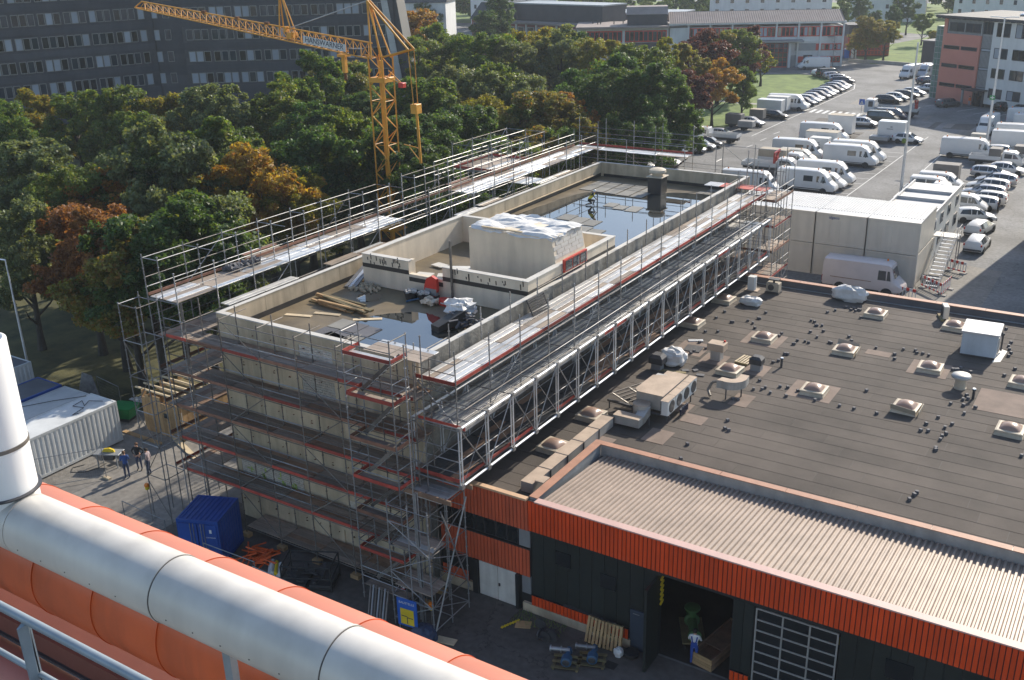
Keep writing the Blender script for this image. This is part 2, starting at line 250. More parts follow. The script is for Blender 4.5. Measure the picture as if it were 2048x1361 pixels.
lawn = [(-60.5,100),(-59.2,120),(-59,206),(-60.2,216),(-63.5,222.5),(-70,224.5),(-79,219.8),(-84,205),(-76,180),(-67,150),(-64,120)]
sheet('lawn', lawn, .012, M['grass'])
sheet('footpath', [(-59,180.2),(-59,181.8),(-66,181.2),(-75,183.5),(-75,182),(-66,179.6)], .016, M['kerb'])
def kerb(pts, name='kerb'):
    b = MB()
    for a, c in zip(pts[:-1], pts[1:]): b.beam((a[0],a[1],.06), (c[0],c[1],.06), .16, .13)
    o = b.build(name, M['kerb']); o['kind'] = 'structure'
kerb([(-58.9,98),(-58.8,150),(-58.8,206),(-60,216.4),(-63.4,222.9),(-70,225)])
b = MB()
def stripe(x0, y0, x1, y1, w):
    d = Vector((x1-x0, y1-y0, 0)).normalized(); s = Vector((-d.y, d.x, 0))*w/2
    b.quad((x0-s.x,y0-s.y,.012),(x1-s.x,y1-s.y,.012),(x1+s.x,y1+s.y,.012),(x0+s.x,y0+s.y,.012))
for i in range(10): x = -52.9+i*1.15; stripe(x, 175.3-.2*i*1, x, 178.9-.2*i, .55)
o = b.build('crosswalk', M['paint']); o['kind'] = 'structure'
b = MB()
stripe(-52.9,150,-52.6,206,.14); stripe(-52.6,206,-54.3,213,.14); stripe(-54.3,213,-58,220,.14)
for y in (141,147,153): stripe(-50.5,y,-50.3,y+2.2,.14)
for y in (116.5,119.2,122,124.9,128,131.2,134.4,137,139.9,143,146): stripe(-36.5,y,-29.8,y+.1,.1)
stripe(-29.8,118,-29.4,160,.1); stripe(-25.0,120,-25.2,160,.1)
for y in (128,131,134,137,140,144): stripe(-19.5,y,-13.5,y,.1)
for k in range(5): x = -33.5+k*2.9; stripe(x, 194-k*1.85, x-2.4, 189.4-k*1.85, .12)
o = b.build('parking_lines', M['paint']); o['kind'] = 'structure'
for i, (x, y) in enumerate([(-33.2,150),(-30,149.2),(-24,136),(-41,160)]):
    MB().lathe([(.32,.012),(.32,.018),(.28,.022)], (x,y,0), 14).build('manhole_cover', M['dgrey'])['kind'] = 'structure'
sheet('asphalt_patch', [(-16.2,84.5),(-10,84.5),(-10,96),(-13.4,96.5),(-16,92)], .004, M['site_road'])
sheet('asphalt_patch', [(-29,168),(-25,168),(-24.6,174),(-29.2,173)], .004, M['yard'])
# unseen tower added out of the frame to shade the car park
t = thing('shadow_tower', 'unseen concrete tower added to cast a shadow on the car park', 'tower', (0,108,0))
b = MB(); b.box(-9,14,102,113,0,18); b.build('wall', M['concrete'], t); MB().box(-9.2,14.2,101.8,113.2,18,18.4).build('roof', M['roof_dark'], t)

pr2 = random.Random(14)
for k in range(16):
    x, y = pr2.uniform(-51,-26), pr2.uniform(120,215); w2, l2 = pr2.uniform(.8,2.6), pr2.uniform(2,7); sheet('asphalt_patch', [(x,y),(x+w2,y+pr2.uniform(-.2,.2)),(x+w2,y+l2),(x,y+l2)], .0045+.0001*k, M['yard'] if k%2 else M['site_road'])
for k in range(5):
    for j in range(6): MB().box(-6.5+j*3.3,-4.7+j*3.3,101.93,102.0,1.4+k*3.4,3.2+k*3.4).build('window', M['glass'], t)
    for j in range(3): MB().box(-9.07,-9.0,103.4+j*3.3,105.2+j*3.3,1.4+k*3.4,3.2+k*3.4).build('window', M['glass'], t)
# ------------------------------------------------------------------ workshop with flat felt roof
ws = thing('workshop', 'low workshop with orange ribbed fascia and flat dark felt roof', 'building', (-10,32.5,0))
MB().box(-25.55,8,33.05,67.5,5.05,5.38).build('roof_slab', M['roof_dark'], ws)
b = MB(); b.box(-25.55,8,67.2,67.5,0,5.84); b.box(-25.5,8,67.17,67.2,5.38,5.82); b.build('rear_parapet', M['roof_dark'], ws)
b = MB(); x = -25.6
while x < 8: b.box(x, min(8,x+2.98), 67.12, 67.56, 5.84, 5.885); x += 3.0
b.build('parapet_coping', M['coping'], ws)
MB().box(-25.4,8,67.02,67.15,5.39,5.42).build('flashing_strip', M['flash'], ws)
MB().box(7.7,8,33,67.2,0,6).build('end_wall', M['concrete'], ws)
# roofing felt, one piece per sheet
fx = random.Random(5)
def felt(x0, x1, y, wd=1.0):
    x = x0
    first = True
    while x < x1-.3:
        L_ = min(fx.uniform(3.2,7.6) if not first else fx.uniform(1,6), x1-x); first = False
        z = 5.387; t = .012
        m_ = MB().hexa([(x,y-.04,z-.004),(x+L_-.012,y-.04,z-.004),(x+L_-.012,y+wd,z-.004),(x,y+wd,z-.004),(x,y-.04,z+t),(x+L_-.012,y-.04,z+t),(x+L_-.012,y+wd,z+.002),(x,y+wd,z+.002)])
        m_.build('felt_sheet', M['felt'], ws); x += L_
y = 33.1
while y < 67.0:
    felt(-25.4 if y > 33 else -25.4, (-20.62 if y < 38.6 else 7.6), y); y += 1.0
for (x0,x1,y0,y1) in [(-5.9,-1.5,52.6,55.6),(-20.6,-19.2,51.6,53.2),(-17.9,-16.6,51.3,52.9),(-17.0,-16.0,47.0,48.6),(-19.2,-18.0,41.0,42.5),(-20.2,-18.4,44.8,46),(-22.6,-20.8,52.3,54.4),(-21.2,-20.2,38.9,40.4),(-18.4,-17.2,43.9,44.9),(-12.6,-11.2,57.5,58.3),(-9.9,-7.8,55.8,58.0),(-14.8,-12.4,49.6,51.9),(-19.6,-17.3,55.7,57.9)]:
    MB().box(x0,x1,y0,y1,5.40,5.408).build('felt_patch', M['felt_patch'], ws)
# corrugated roof strip
X0 = -20.2
def corr_mesh(wd, y0, y1, z0, z1, pitch=.228, h=.08):
    b = MB(); n = int(round(wd/pitch)); prof = []
    for i in range(n):
        x = i*pitch
        prof += [(x,0),(x+pitch*.3,0),(x+pitch*.48,h),(x+pitch*.82,h)]
    prof.append((n*pitch,0)); V = []; F = []
    for (x,z) in prof: V += [(x,y0,z0+z),(x,y1,z1+z)]
    for i in range(len(prof)-1): F.append((2*i,2*i+2,2*i+3,2*i+1))
    b.add(V,F); return b.mesh('corrugated_sheet', M['corr'])
cm = shared('corr', lambda: corr_mesh(1.14, 32.72, 38.55, 5.9, 5.42))
for k in range(19): ob('corrugated_sheet', cm, ws, P3(ws, X0+.25+k*1.14, 0, (k%2)*.004))
MB().box(-20.2,7.6,32.7,38.6,5.05,5.34).build('roof_deck', M['roof_dark'], ws)
b = MB(); b.box(-20.48,-20.14,32.62,38.62,5.35,5.98); b.build('side_upstand', M['flash'], ws)
MB().box(-20.52,-20.1,32.66,38.88,5.985,6.02).build('side_coping', M['coping'], ws)
MB().box(-20.1,7.6,38.56,38.84,5.35,5.98).build('back_upstand', M['duct_side'], ws)
x = -20.1; b = MB()
while x < 7.6: b.box(x, min(7.6,x+2.98), 38.52, 38.88, 5.985, 6.02); x += 3
b.build('back_coping', M['coping'], ws)
b = MB(); b.hexa([(-20.1,32.36,5.94),(7.6,32.36,5.94),(7.6,32.76,5.9),(-20.1,32.76,5.9),(-20.1,32.36,6.0),(7.6,32.36,6.0),(7.6,32.76,5.985),(-20.1,32.76,5.985)]); b.build('eaves_trim', mat('eaves_trim_pink', (.5,.33,.29), .55, 0, .1, 1), ws)
MB().box(-25.3,-20.52,32.36,32.62,5.9,6.0).build('front_coping', mat('coping_pale', (.55,.36,.22), .65, 0, .12, 1.5), ws)
# ribbed orange cladding, one panel each
pan = lambda h: shared(('pan',round(h,2)), lambda: MB().loft([[(.012,.0,z),(.024,-.04,z),(.166,-.04,z),(.178,0,z)] for z in (0,h)], cap=False, closed=False).mesh('cladding_panel', M['orange']))
def clad(x0, x1, y, z0, z1, m=None):
    n = int(round((x1-x0)/.19)); s = (x1-x0)/(n*.19)
    for i in range(n):
        ob('cladding_panel', pan(z1-z0), ws, P3(ws, x0+i*.19*s, y, z0), mat=m, scale=(s,1,1))
    MB().box(x0,x1,y+.002,y+.05,z0,z1).build('cladding_backing', M['dark_trim'], ws)
clad(-20.45, 6.0, 32.44, 4.45, 5.94); clad(-25.4, -20.45, 32.44, 4.4, 5.9, M['orange_pale'])
clad(-25.4, -20.5, 32.6, 1.88, 3.3, M['orange_pale']); clad(-25.4, -23.9, 32.6, .5, 1.05, M['orange_pale']); clad(-20.45, -15.6, 32.6, .45, .95); clad(-11.05, -10.25, 32.6, .3, .75)
b = MB(); b.box(-25.4,6,32.47,32.72,4.36,4.45); b.box(-25.5,-20.5,32.56,32.7,3.28,3.36); b.build('fascia_edge', M['dark_trim'], ws)
# wall
b = MB(); b.box(-25.5,-23.32,32.7,33,0,4.4); b.box(-23.32,-21.2,32.7,33,2.05,4.4); b.box(-21.2,-14.3,32.7,33,0,4.4); b.box(-14.3,-11.1,32.7,33,4.1,5); b.box(-11.1,-10.2,32.7,33,0,4.4); b.box(-10.2,-6.9,32.7,33,4.08,5); b.box(-6.9,7.7,32.7,33,0,4.4); b.box(-25.5,7.7,32.72,33.02,4.4,5.05); b.build('wall', M['dark_trim'], ws)
b = MB(); b.box(-25.5,-23.4,32.55,32.7,0,.5); b.box(-20.9,-15.5,32.55,32.7,0,.44); b.build('plinth', M['concrete'], ws)
for i in range(8):   # clerestory windows
    x0 = -25.3+i*.6
    w_ = MB().box(x0,x0+.56,32.64,32.7,3.4,4.3).build('window_frame', M['dgrey'], ws); MB().box(x0+.04,x0+.52,32.62,32.64,3.45,4.25).build('pane', M['glass_dark'], w_)
MB().box(-21.06,-20.5,32.6,32.7,3.4,4.3).build('grey_panel', M['zinc'], ws)
for x0 in (-20.95,): MB().box(x0,-20.5,32.6,32.7,.95,1.85).build('grey_panel', M['zinc'], ws)
dp = shared('dp', lambda: MB().bbox(0,.58,-.03,0,0,3.32,.012).mesh('dark_panel', M['dark_panel']))
for i in range(8): ob('dark_panel', dp, ws, P3(ws, -20.42+i*.605, 32.7, 1.0))
for (x0,z0) in ((-19.2,3.0),(-17.0,2.6)):
    MB().box(x0,x0+.75,32.63,32.66,z0,z0+.7).build('window_pane', M['glass_dark'], ws)
MB().box(-18.8,-16.2,32.58,32.7,.98,1.02).build('window_sill', M['dgrey'], ws)
for i in range(2): ob('dark_panel', dp, ws, P3(ws, -15.55+i*.6, 32.7, 2.06), scale=(1,1,.68))
d = MB().bbox(-15.55,-14.4,32.6,32.7,.02,2.02,.015).build('steel_door', M['door_blue'], ws); MB().box(-15.4,-15.1,32.58,32.6,1.84,1.87).build('door_closer', M['zinc'], d); MB().box(-14.62,-14.5,32.55,32.6,.98,1.02).build('door_handle', M['alu'], d)
for s in (0,1):
    d = MB().bbox(-23.28+s*1.03,-22.27+s*1.03,32.56,32.72,.06,1.86,.012).build('door_leaf', M['door_white'], ws)
    if s: MB().box(-22.2,-22.12,32.52,32.56,.85,1.0).build('door_handle', M['dgrey'], d)
MB().box(-21.2,-21.05,32.4,32.7,0,1.9).build('door_jamb', M['dark_trim'], ws); MB().box(-23.6,-23.32,32.45,32.7,0,1.9).build('door_jamb', M['dark_trim'], ws)
MB().hexa([(-24,30.9,0),(-21,30.7,0),(-21,32.5,0),(-24,32.5,0),(-24,31,.02),(-21,30.8,.02),(-21,32.5,.07),(-24,32.5,.07)]).build('ramp', M['yard'], ws)
# open gate bay, interior
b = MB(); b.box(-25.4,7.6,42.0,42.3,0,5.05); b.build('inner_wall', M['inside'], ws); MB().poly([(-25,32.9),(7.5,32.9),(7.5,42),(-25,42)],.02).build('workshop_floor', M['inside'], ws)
b = MB(); b.box(-14.4,-14.28,31.5,32.7,0,4.05); b.build('gate_leaf', M['dark_panel'], ws)
b = MB()
for i in range(6): b.hexa([(-14.27,32.75,2.6+i*.24),(-14.27,33,2.6+i*.24+.1),(-14.27,33,2.68+i*.24+.1),(-14.27,32.75,2.68+i*.24),(-14.2,32.75,2.6+i*.24),(-14.2,33,2.6+i*.24+.1),(-14.2,33,2.68+i*.24+.1),(-14.2,32.75,2.68+i*.24)])
b.build('hazard_stripes', M['yellow'], ws)
for i in range(2): ob('dark_panel', dp, ws, P3(ws, -11.05+i*.42, 32.7, .8), scale=(.7,1,1.0))
sg = MB()
for k in range(9): sg.box(-10.15,-6.95,32.62,32.68,.02+k*.5,.08+k*.5)
for k in range(4): sg.box(-10.15+k*1.05,-10.09+k*1.05,32.615,32.685,.02,4.08)
g = sg.build('sectional_gate', mat('gate_bar_grey', (.36,.35,.33), .5, .3, .1, 2), ws)
for k in range(8):
    for c in range(3): MB().box(-10.08+c*1.05,-9.1+c*1.05,32.645,32.655,.09+k*.5,.51+k*.5).build('pane', M['glass_dark'], g)
for i in range(22): ob('dark_panel', dp, ws, P3(ws, -6.85+i*.605, 32.7, .9), scale=(1,1,1.03))
MB().box(-5.2,-4.2,32.63,32.66,2.9,3.7).build('window_pane', M['glass_dark'], ws)
# -------- rooftop things
def dome_mesh(s=.5, h=.26, n=10):
    b = MB(); V = []; F = []
    for i in range(n+1):
        for j in range(n+1):
            u = -1+2*i/n; v = -1+2*j/n; z = h*((1-u*u)**.6)*((1-v*v)**.6); V.append((u*s,v*s,z))
    for i in range(n):
        for j in range(n): a = i*(n+1)+j; F.append((a,a+n+1,a+n+2,a+1))
    b.add(V,F); return b.mesh('dome', M['plastic_dome'], 60)
dm = dome_mesh()
def upst():
    b = MB(); b.loft([[(-a,-a,z),(a,-a,z),(a,a,z),(-a,a,z)] for a,z in ((.66,0),(.6,.2),(.63,.2),(.63,.27),(.55,.29))]); return b.mesh('upstand', M['dome_base'])
um = upst()
sky_pos = [(-18.45,56.77,'behind the timber pallet'),(-13.63,57.13,'with a propped board behind it'),(-8.88,64.3,'beside the wall air unit'),(-8.8,56.82,'near the white cabinet'),(-13.5,50.66,'in the open middle of the felt'),(-8.76,50.82,'with warped side boards'),(-13.67,64.3,'near the rear parapet and bag'),(-3.8,50.67,'by the pale felt patch'),(-22.4,38.02,'beside the box duct'),(-22.48,42.02,'under the slanted grating'),(-23.28,57.1,'below the truss bridge'),(-23.2,62.3,'near the bridge end'),(-4.1,57.07,'cut by the pale patch'),(-18.42,51.04,'behind the bent duct'),(-3.9,64.4,'by the parapet end')]
for i,(x,y,w_) in enumerate(sky_pos):
    t = thing('roof_skylight', 'brown dome skylight on cream upstand '+w_, 'skylight', (x,y,5.39), 0, 'dome skylights on the felt roof'); t.rotation_euler[2] = fx.uniform(-.05,.05)
    ob('upstand', um, t); ob('dome', dm, t, (0,0,.27))
    if i in (1,5):
        k = 1 if i == 1 else -1
        b = MB(); b.cbox((0,.72*k,.32),(1.25,.03,.3),rot=(-.35*k,.1,0)); b.cbox((.72,0,.15),(.03,1.2,.3),rot=(0,.1,.05)); b.build('side_board', M['tarp_b'], t, local=True)
bx = [(-16.49,63.32),(-16.16,63.95),(-15.75,64.85),(-15.67,64.86),(-15.29,64.5),(-15.22,64.84),(-14.98,64.44),(-14.89,64.75),(-14.76,64.71),(-14.36,63.35),(-22.36,60.27),(-22.41,58.91),(-21.28,58.67),(-21.16,58.7),(-20.44,59.38),(-20.01,59.11),(-20.01,60.12),(-19.9,60.14),(-19.95,61.36),(-19.59,58.33),(-17.83,58.21),(-17.82,57.72),(-16.95,61.32),(-16.69,61.21),(-16.42,60.59),(-16.34,60.63),(-16.08,60.78),(-15.72,59.84),(-16.38,59.31),(-15.76,58.65),(-14.09,59.64),(-13.78,59.03),(-16.62,57.53),(-16.66,56.86),(-16.59,56.9),(-16.18,57.61),(-15.93,57.52),(-14.87,58.17),(-14.73,58.12),(-22.06,56.26),(-21.38,56.63),(-21.66,54.39),(-20.94,53.64),(-21.43,52.51),(-21.39,52.9),(-16.59,55.1),(-16.44,55.13),(-12.22,58.6),(-11.03,58.09),(-10.87,57.38),(-10.77,59.13),(-10.12,59.3),(-9.97,58.95),(-9.65,59.01),(-9.29,58.88),(-6.77,57.44),(-7.7,57.37),(-7.57,57.41),(-7.45,57.48),(-7.36,57.78),(-6.08,60.72),(-5.33,60.99),(-5.28,61.53),(-5.43,62.08),(-5.55,62.63),(-5.51,63.28),(-6.12,64.46),(-6.11,65.56),(-4.73,59.11),(-5.1,57.86),(-16.58,53.91),(-16.76,53.52),(-16.54,50.64),(-15.95,49.91),(-16.03,49.61),(-16.43,49.38),(-15.49,49.37),(-14.62,49.38),(-15.3,50.41),(-14.9,50.5),(-14.28,50.33),(-13.13,49.6),(-16.9,47.59),(-16.67,47.65),(-11.82,49.55),(-11.08,49.55),(-11.11,52.14),(-9.93,49.56),(-6.47,53.48),(-6.26,53.72),(-6.4,54.13),(-6.92,52.61),(-6.31,52.72),(-5.74,52.76),(-6.1,51.73),(-7.14,50.61),(-7.5,49.55),(-6.39,50.14),(-6.62,49.57),(-6.44,48.92),(-6.55,48.53),(-6.55,48.11),(-7.58,48.66),(-7.25,48.78),(-6.56,47.08),(-16.0,44.1),(-15.77,44.01),(-16.23,45.04),(-16.95,41.59),(-6.4,42.32),(-6.45,42.06),(-6.54,41.54),(-2.97,48.23),(-6.52,46.88),(-16.62,40.05)]
bm_ = shared('blk', lambda: MB().bbox(-.085,.085,-.07,.07,0,.14,.012).mesh('felt_block', M['roof_dark']))
for (x,y) in bx:
    o = ob('felt_block', bm_, None, (x,y,5.398), fx.uniform(0,3)); tag(o, 'small dark block standing on the felt roof', 'block', 'small blocks dotted over the felt roof')
def blob(name, loc, size, m, seed=0, label='', cat='bag', n=11, rough=.16, parent=None):
    r = random.Random(seed); b = MB(); V = []; F = []; ph = [r.uniform(0,6) for _ in range(12)]
    for i in range(n+1):
        th = math.pi*i/n
        for j in range(2*n):
            f_ = math.pi*j/n; d = 1+rough*(math.sin(3*f_+ph[0]+2*th)*.5+math.sin(5*f_+ph[1]-3*th)*.35+math.sin(7*th+ph[2]+2*f_)*.4+math.sin(11*f_+ph[3]+5*th)*.2)
            sx = abs(math.sin(th))**.6; zz = math.copysign(abs(math.cos(th))**.8, math.cos(th))
            cx = math.copysign(abs(math.cos(f_))**.7, math.cos(f_)); cy = math.copysign(abs(math.sin(f_))**.7, math.sin(f_))
            V.append((size[0]*sx*cx*d, size[1]*sx*cy*d, max(-.0, (zz*d+.93)*size[2]*.52)))
    for i in range(n):
        for j in range(2*n): F.append((i*2*n+j, (i+1)*2*n+j, (i+1)*2*n+(j+1)%(2*n), i*2*n+(j+1)%(2*n)))
    b.add(V,F); o = ob(name, b.mesh(name, m, 16), parent, loc)
    if label: tag(o, label, cat)
    return o
blob('sack', (-15.9,66.4,5.4), (1.15,.45,1.0), M['foil'], 1, 'large white plastic sack leaning on rear parapet', 'sack')
blob('sack', (-21.4,62.5,5.4), (.75,.4,.55), M['foil'], 2, 'white open sack lying near the bridge end', 'sack')
blob('sack', (-21.7,50.6,5.4), (.75,.6,.95), M['foil'], 3, 'white builders sack beside the dark cowl under the bridge', 'sack')
def pallet(loc, rz, label, tilt=None, m=None):
    t = thing('pallet', label, 'pallet', loc, rz); 
    if tilt: t.rotation_euler = tilt
    for i in range(5): MB().box(-.6,.6,-.4+i*.175,-.4+i*.175+.11,.12,.142).build('top_board', m or M['timber_pale'], t, local=True)
    for i in range(3):
        MB().box(-.6,.6,-.4+i*.345,-.29+i*.345,0,.022).build('bottom_board', m or M['timber_old'], t, local=True)
    for i in range(3): MB().box(-.6+i*.54,-.48+i*.54,-.4,.4,.022,.12).build('bearer', M['timber_old'], t, local=True)
    return t
pallet((-18.2,52.95,5.4), 1.45, 'pale wooden pallet lying between two roof vents')
t = thing('roof_cowl', 'boxy grey roof vent with rusty wide cap beside the pallet', 'roof vent', (-19.8,52.5,5.4)); MB().bbox(-.3,.3,-.3,.3,0,.75,.02).build('shaft', M['duct_side'], t, local=True); MB().bbox(-.5,.5,-.38,.38,.62,1.05,.03).build('cap', M['duct'], t, local=True); MB().box(.3,.4,.2,.3,1.05,1.15).build('latch', M['red'], t, local=True)
t = thing('roof_cowl', 'dark hooded cowl on pale foot right of the pallet', 'roof vent', (-17.25,52.1,5.4)); MB().bbox(-.3,.3,-.25,.25,0,.4,.02).build('foot', M['zinc'], t, local=True); b = MB(); b.loft([[(-.36,-.3,z),(.36,-.3,z),(.36,.3,z),(-.36,.3,z)] for z in (.4,.7)]+[[(-.2,-.2,.86),(.2,-.2,.86),(.2,.2,.86),(-.2,.2,.86)]]); b.build('hood', M['dgrey'], t, local=True)
t = thing('roof_cowl', 'black hooded cowl in the shade beside white builders sack', 'roof vent', (-22.2,49.5,5.4)); MB().bbox(-.3,.3,-.25,.25,0,.5,.02).build('foot', M['zinc'], t, local=True); b = MB(); b.loft([[(-.42,-.35,z),(.42,-.35,z),(.42,.35,z),(-.42,.35,z)] for z in (.4,.75)]+[[(-.25,-.25,.95),(.25,-.25,.95),(.25,.25,.95),(-.25,.25,.95)]]); b.build('hood', M['dgrey'], t, local=True)
t = thing('roof_cowl', 'mushroom shaped cowl on round white stub pipe', 'roof vent', (-6.9,55.0,5.4)); MB().lathe([(.33,0),(.33,.06),(.3,.08),(.27,.62)], n=18).build('stub', M['dome_base'], t, smooth=40, local=True); MB().lathe([(.3,.6),(.5,.64),(.52,.72),(.47,.8),(.3,.86),(.05,.88)], n=20).build('cap', M['duct_side'], t, smooth=50, local=True)
for (x,y,w_) in ((-16.15,53.15,'right of the hooded cowl'),(-6.05,53.9,'beside the mushroom cowl')):
    t = thing('vent_pipe', 'thin dark upright pipe stub '+w_, 'pipe', (x,y,5.4)); MB().lathe([(.07,0),(.07,.5),(.1,.5),(.1,.56)], n=10).build('pipe', M['dgrey'], t, smooth=40, local=True); MB().lathe([(.1,.56),(.08,.6)], n=10).build('cap', M['alu'], t, local=True)
t = thing('roof_cabinet', 'white and grey ventilation cabinet with pale lid on the felt', 'cabinet', (-6.9,61.0,5.4), .05)
MB().bbox(-.95,.95,-1.05,1.05,.12,1.45,.03).build('body', mat('cabinet_blue_grey', (.4,.45,.5), .5, 0, .1, .8, streak=.2), t, local=True); MB().bbox(-1.03,1.03,-1.13,1.13,1.45,1.53,.02).build('lid', M['beige_roof'], t, local=True); MB().box(-.9,.9,-1,1,0,.12).build('base', M['dgrey'], t, local=True); MB().tube((1.1,.4,.1),(1.1,.4,1.2),.05,8).tube((1.1,.4,1.2),(.95,.4,1.2),.05,8).build('pipe', M['dgrey'], t, local=True); MB().box(.95,1.0,-.6,.2,.3,1.2).build('access_door', M['cont_grey'], t, local=True)
MB().poly([(-6,59.6),(-5.6,59.9),(-5.5,61.8),(-5.9,62)],5.405).build('white_stain', M['door_white'], ws)
t = thing('wall_air_unit', 'upright air conditioner on timber blocks near rear parapet', 'air conditioner', (-9.75,65.7,5.4), -1.2); MB().bbox(-.42,.42,-.17,.17,.14,.95,.02).build('casing', M['beige'], t, local=True)
b = MB(); [b.box(-.36,.3,-.19,-.17,.2+.06*k,.235+.06*k) for k in range(11)]; b.build('grille', M['dgrey'], t, local=True); MB().box(-.7,.5,-.3,-.1,0,.13).box(-.7,.5,.12,.3,0,.13).build('timber_block', M['timber_old'], t, local=True); MB().path([(-.42,.1,.4),(-.7,.2,.5),(-.9,.3,.3),(-1.0,.4,.02)],.035,6).build('hose', M['dgrey'], t, local=True)
t = thing('wall_air_unit', 'beige fan unit under a flat cap at the bridge end', 'air conditioner', (-20.9,65.6,5.4)); MB().bbox(-.45,.45,-.3,.3,.15,.75,.02).build('casing', M['tarp_b'], t, local=True); MB().lathe([(.22,-.32),(.22,-.3)],(-.1,0,.45),14,'Y').build('fan', M['dgrey'], t, local=True); MB().box(-.5,.5,-.35,.35,0,.12).build('frame', M['dgrey'], t, local=True); MB().bbox(-.38,.38,-.25,.25,.95,1.02,.01).tube((0,0,.75),(0,0,.95),.08,8).build('cap', M['dgrey'], t, local=True)
t = thing('roof_cowl', 'white rounded flue box at the bridge end', 'roof vent', (-22.4,65.5,5.4)); b = MB(); b.loft([[(-.25,-.25,z),(.22,-.25,z),(.28,-.1,z),(.28,.1,z),(.22,.25,z),(-.25,.25,z)] for z in (.05,1.0)]); b.build('box', M['wall_white'], t, local=True, smooth=40); MB().box(-.4,.5,-.35,.35,0,.05).build('foot', M['duct'], t, local=True)
# box duct, five lengths
t = thing('box_duct', 'row of box duct lengths with rusty tops along the corrugated roof', 'duct', (-21.3,33.8,5.4))
for k in range(5):
    y0 = 33.75+k*1.58
    d = MB().box(-21.62,-21.0,y0,y0+1.52,5.42,5.92).build('duct_length', M['duct_side'], t); MB().box(-21.64,-20.98,y0,y0+1.52,5.92,5.935).build('top_sheet', M['duct'], d); MB().box(-21.66,-20.96,y0+1.52,y0+1.58,5.41,5.945).build('flange', M['dgrey'], d)
MB().bbox(-21.0,-20.55,33.9,34.5,5.99,6.05,.01).build('loose_sheet', M['duct'], t)
# condenser group
t = thing('condenser_group', 'cluster of air conditioning condensers with rusty duct boxes on legs', 'air conditioner', (-19.5,44.5,5.4))
for k in range(4):
    y0 = 43.0+k*.93; c = MB().bbox(-19.05,-18.65,y0,y0+.88,5.95,6.72,.02).build('condenser', M['cont_white'], t)
    MB().lathe([(.33,0),(.33,.02),(.29,.03)],(-18.65,y0+.48,6.32),18,'X').build('fan_grille', M['dgrey'], c); MB().box(-19.07,-18.63,y0-.01,y0+.89,6.725,6.735).build('top_sheet', M['duct'], c)
b = MB(); [b.box(-19.06,-19.0,42.985,43.0,6.0+.07*k,6.04+.07*k) for k in range(10)]; b.build('louvre', M['dgrey'], t)
d = MB().box(-20.6,-19.1,43.4,46.0,5.95,6.8).build('plenum', M['duct_side'], t); MB().extr([(-20.75,43.6),(-20.5,43.3),(-19.08,43.3),(-19.08,46.5),(-19.9,46.5),(-20.0,45.9),(-20.7,45.6)],6.81,6.83).build('plenum_top', M['duct'], d)
b = MB(); b.extr([(-20.1+.45*math.cos(a),43.0+.45*math.sin(a)) for a in [k*.3927 for k in range(16)]],5.75,6.35); d = b.build('duct_bend', M['duct_side'], t, smooth=40); MB().extr([(-20.1+.46*math.cos(a),43.0+.46*math.sin(a)) for a in [k*.3927 for k in range(16)]],6.35,6.365).build('bend_top', M['duct'], d)
b = MB(); b.hexa([(-20.1,42.3,5.6),(-19.6,42.3,5.6),(-19.6,43,5.8),(-20.1,43,5.8),(-20.1,42.2,6.0),(-19.6,42.2,6.0),(-19.6,43,6.3),(-20.1,43,6.3)]); b.box(-21.1,-19.65,41.75,42.35,5.55,6.0); b.build('branch_duct', M['duct_side'], t); MB().box(-21.1,-19.7,41.74,42.3,6.0,6.015).build('branch_top', M['duct'], t)
for (x,y) in ((-19.4,42.4),(-18.8,43.3),(-18.8,46.3),(-20.4,45.9),(-20.4,43.6)): MB().tube((x,y,5.39),(x,y,5.95),.04,6).build('leg', M['dgrey'], t)
for y in (43.05,46.2): MB().box(-20.7,-18.6,y,y+.1,5.86,5.95).build('bearer', M['dgrey'], t)
for k in range(6): MB().tube((-18.5,44.3+k*.17,5.5),(-18.5,44.3+k*.17,5.85),.06,8).build('gas_bottle', M['carblue'], t)
d = MB().box(-20.9,-20.3,46.5,48.0,5.5,6.1).build('outlet_duct', M['duct_side'], t); MB().box(-20.92,-20.28,46.5,48,6.1,6.115).build('top_sheet', M['duct'], d)
t = thing('steel_grating', 'slanted metal grating frame propped behind the condensers', 'grating', (-21.2,44.6,5.4)); b = MB()
p0 = Vector((-22.1,43.6,6.25)); u = Vector((.95,2.0,.05)); v = Vector((1.35,-.35,.35)); v2 = Vector((.9,.1,-.45))
for k in range(5): b.beam(p0+v2*(k/4)*.9-Vector((0,0,0)), p0+u+v2*(k/4)*.9, .07, .05)
for k in range(3): b.beam(p0+u*(k/2), p0+u*(k/2)+v2, .08,.06)
b.build('frame', M['steel_old'], t); b = MB(); b.beam((-22.3,43.5,5.85),(-20.3,43.3,5.85),.12,.12); b.beam((-21.9,44.2,5.75),(-20.3,44.2,5.75),.1,.1); [b.tube((x,y,5.39),(x,y,5.8),.04) for x,y in ((-22.2,43.5),(-20.8,43.4),(-21.6,44.2))]; b.build('support', M['dgrey'], t)
t = thing('bent_duct', 'detached bent duct elbow standing beside the skylight', 'duct', (-17.2,48,5.4))
pts = [(-17.7+.0,47.4)]; b = MB(); cen = (-17.35,48.35); inn = [(cen[0]+.35*math.cos(a),cen[1]+.35*math.sin(a)) for a in [-1.9+.24*k for k in range(9)]]; out = [(cen[0]+.85*math.cos(a),cen[1]+.85*math.sin(a)) for a in [-1.9+.24*k for k in range(9)]]
ring = [(-17.75,48.02),(-17.85,47.5)]+out+[(-16.55,48.9),(-17.02,48.9)]+inn[::-1]; b.loft([[(x,y,z) for x,y in ring] for z in (5.95,6.4)], cap=False); b.build('side_sheet', M['duct_side'], t)
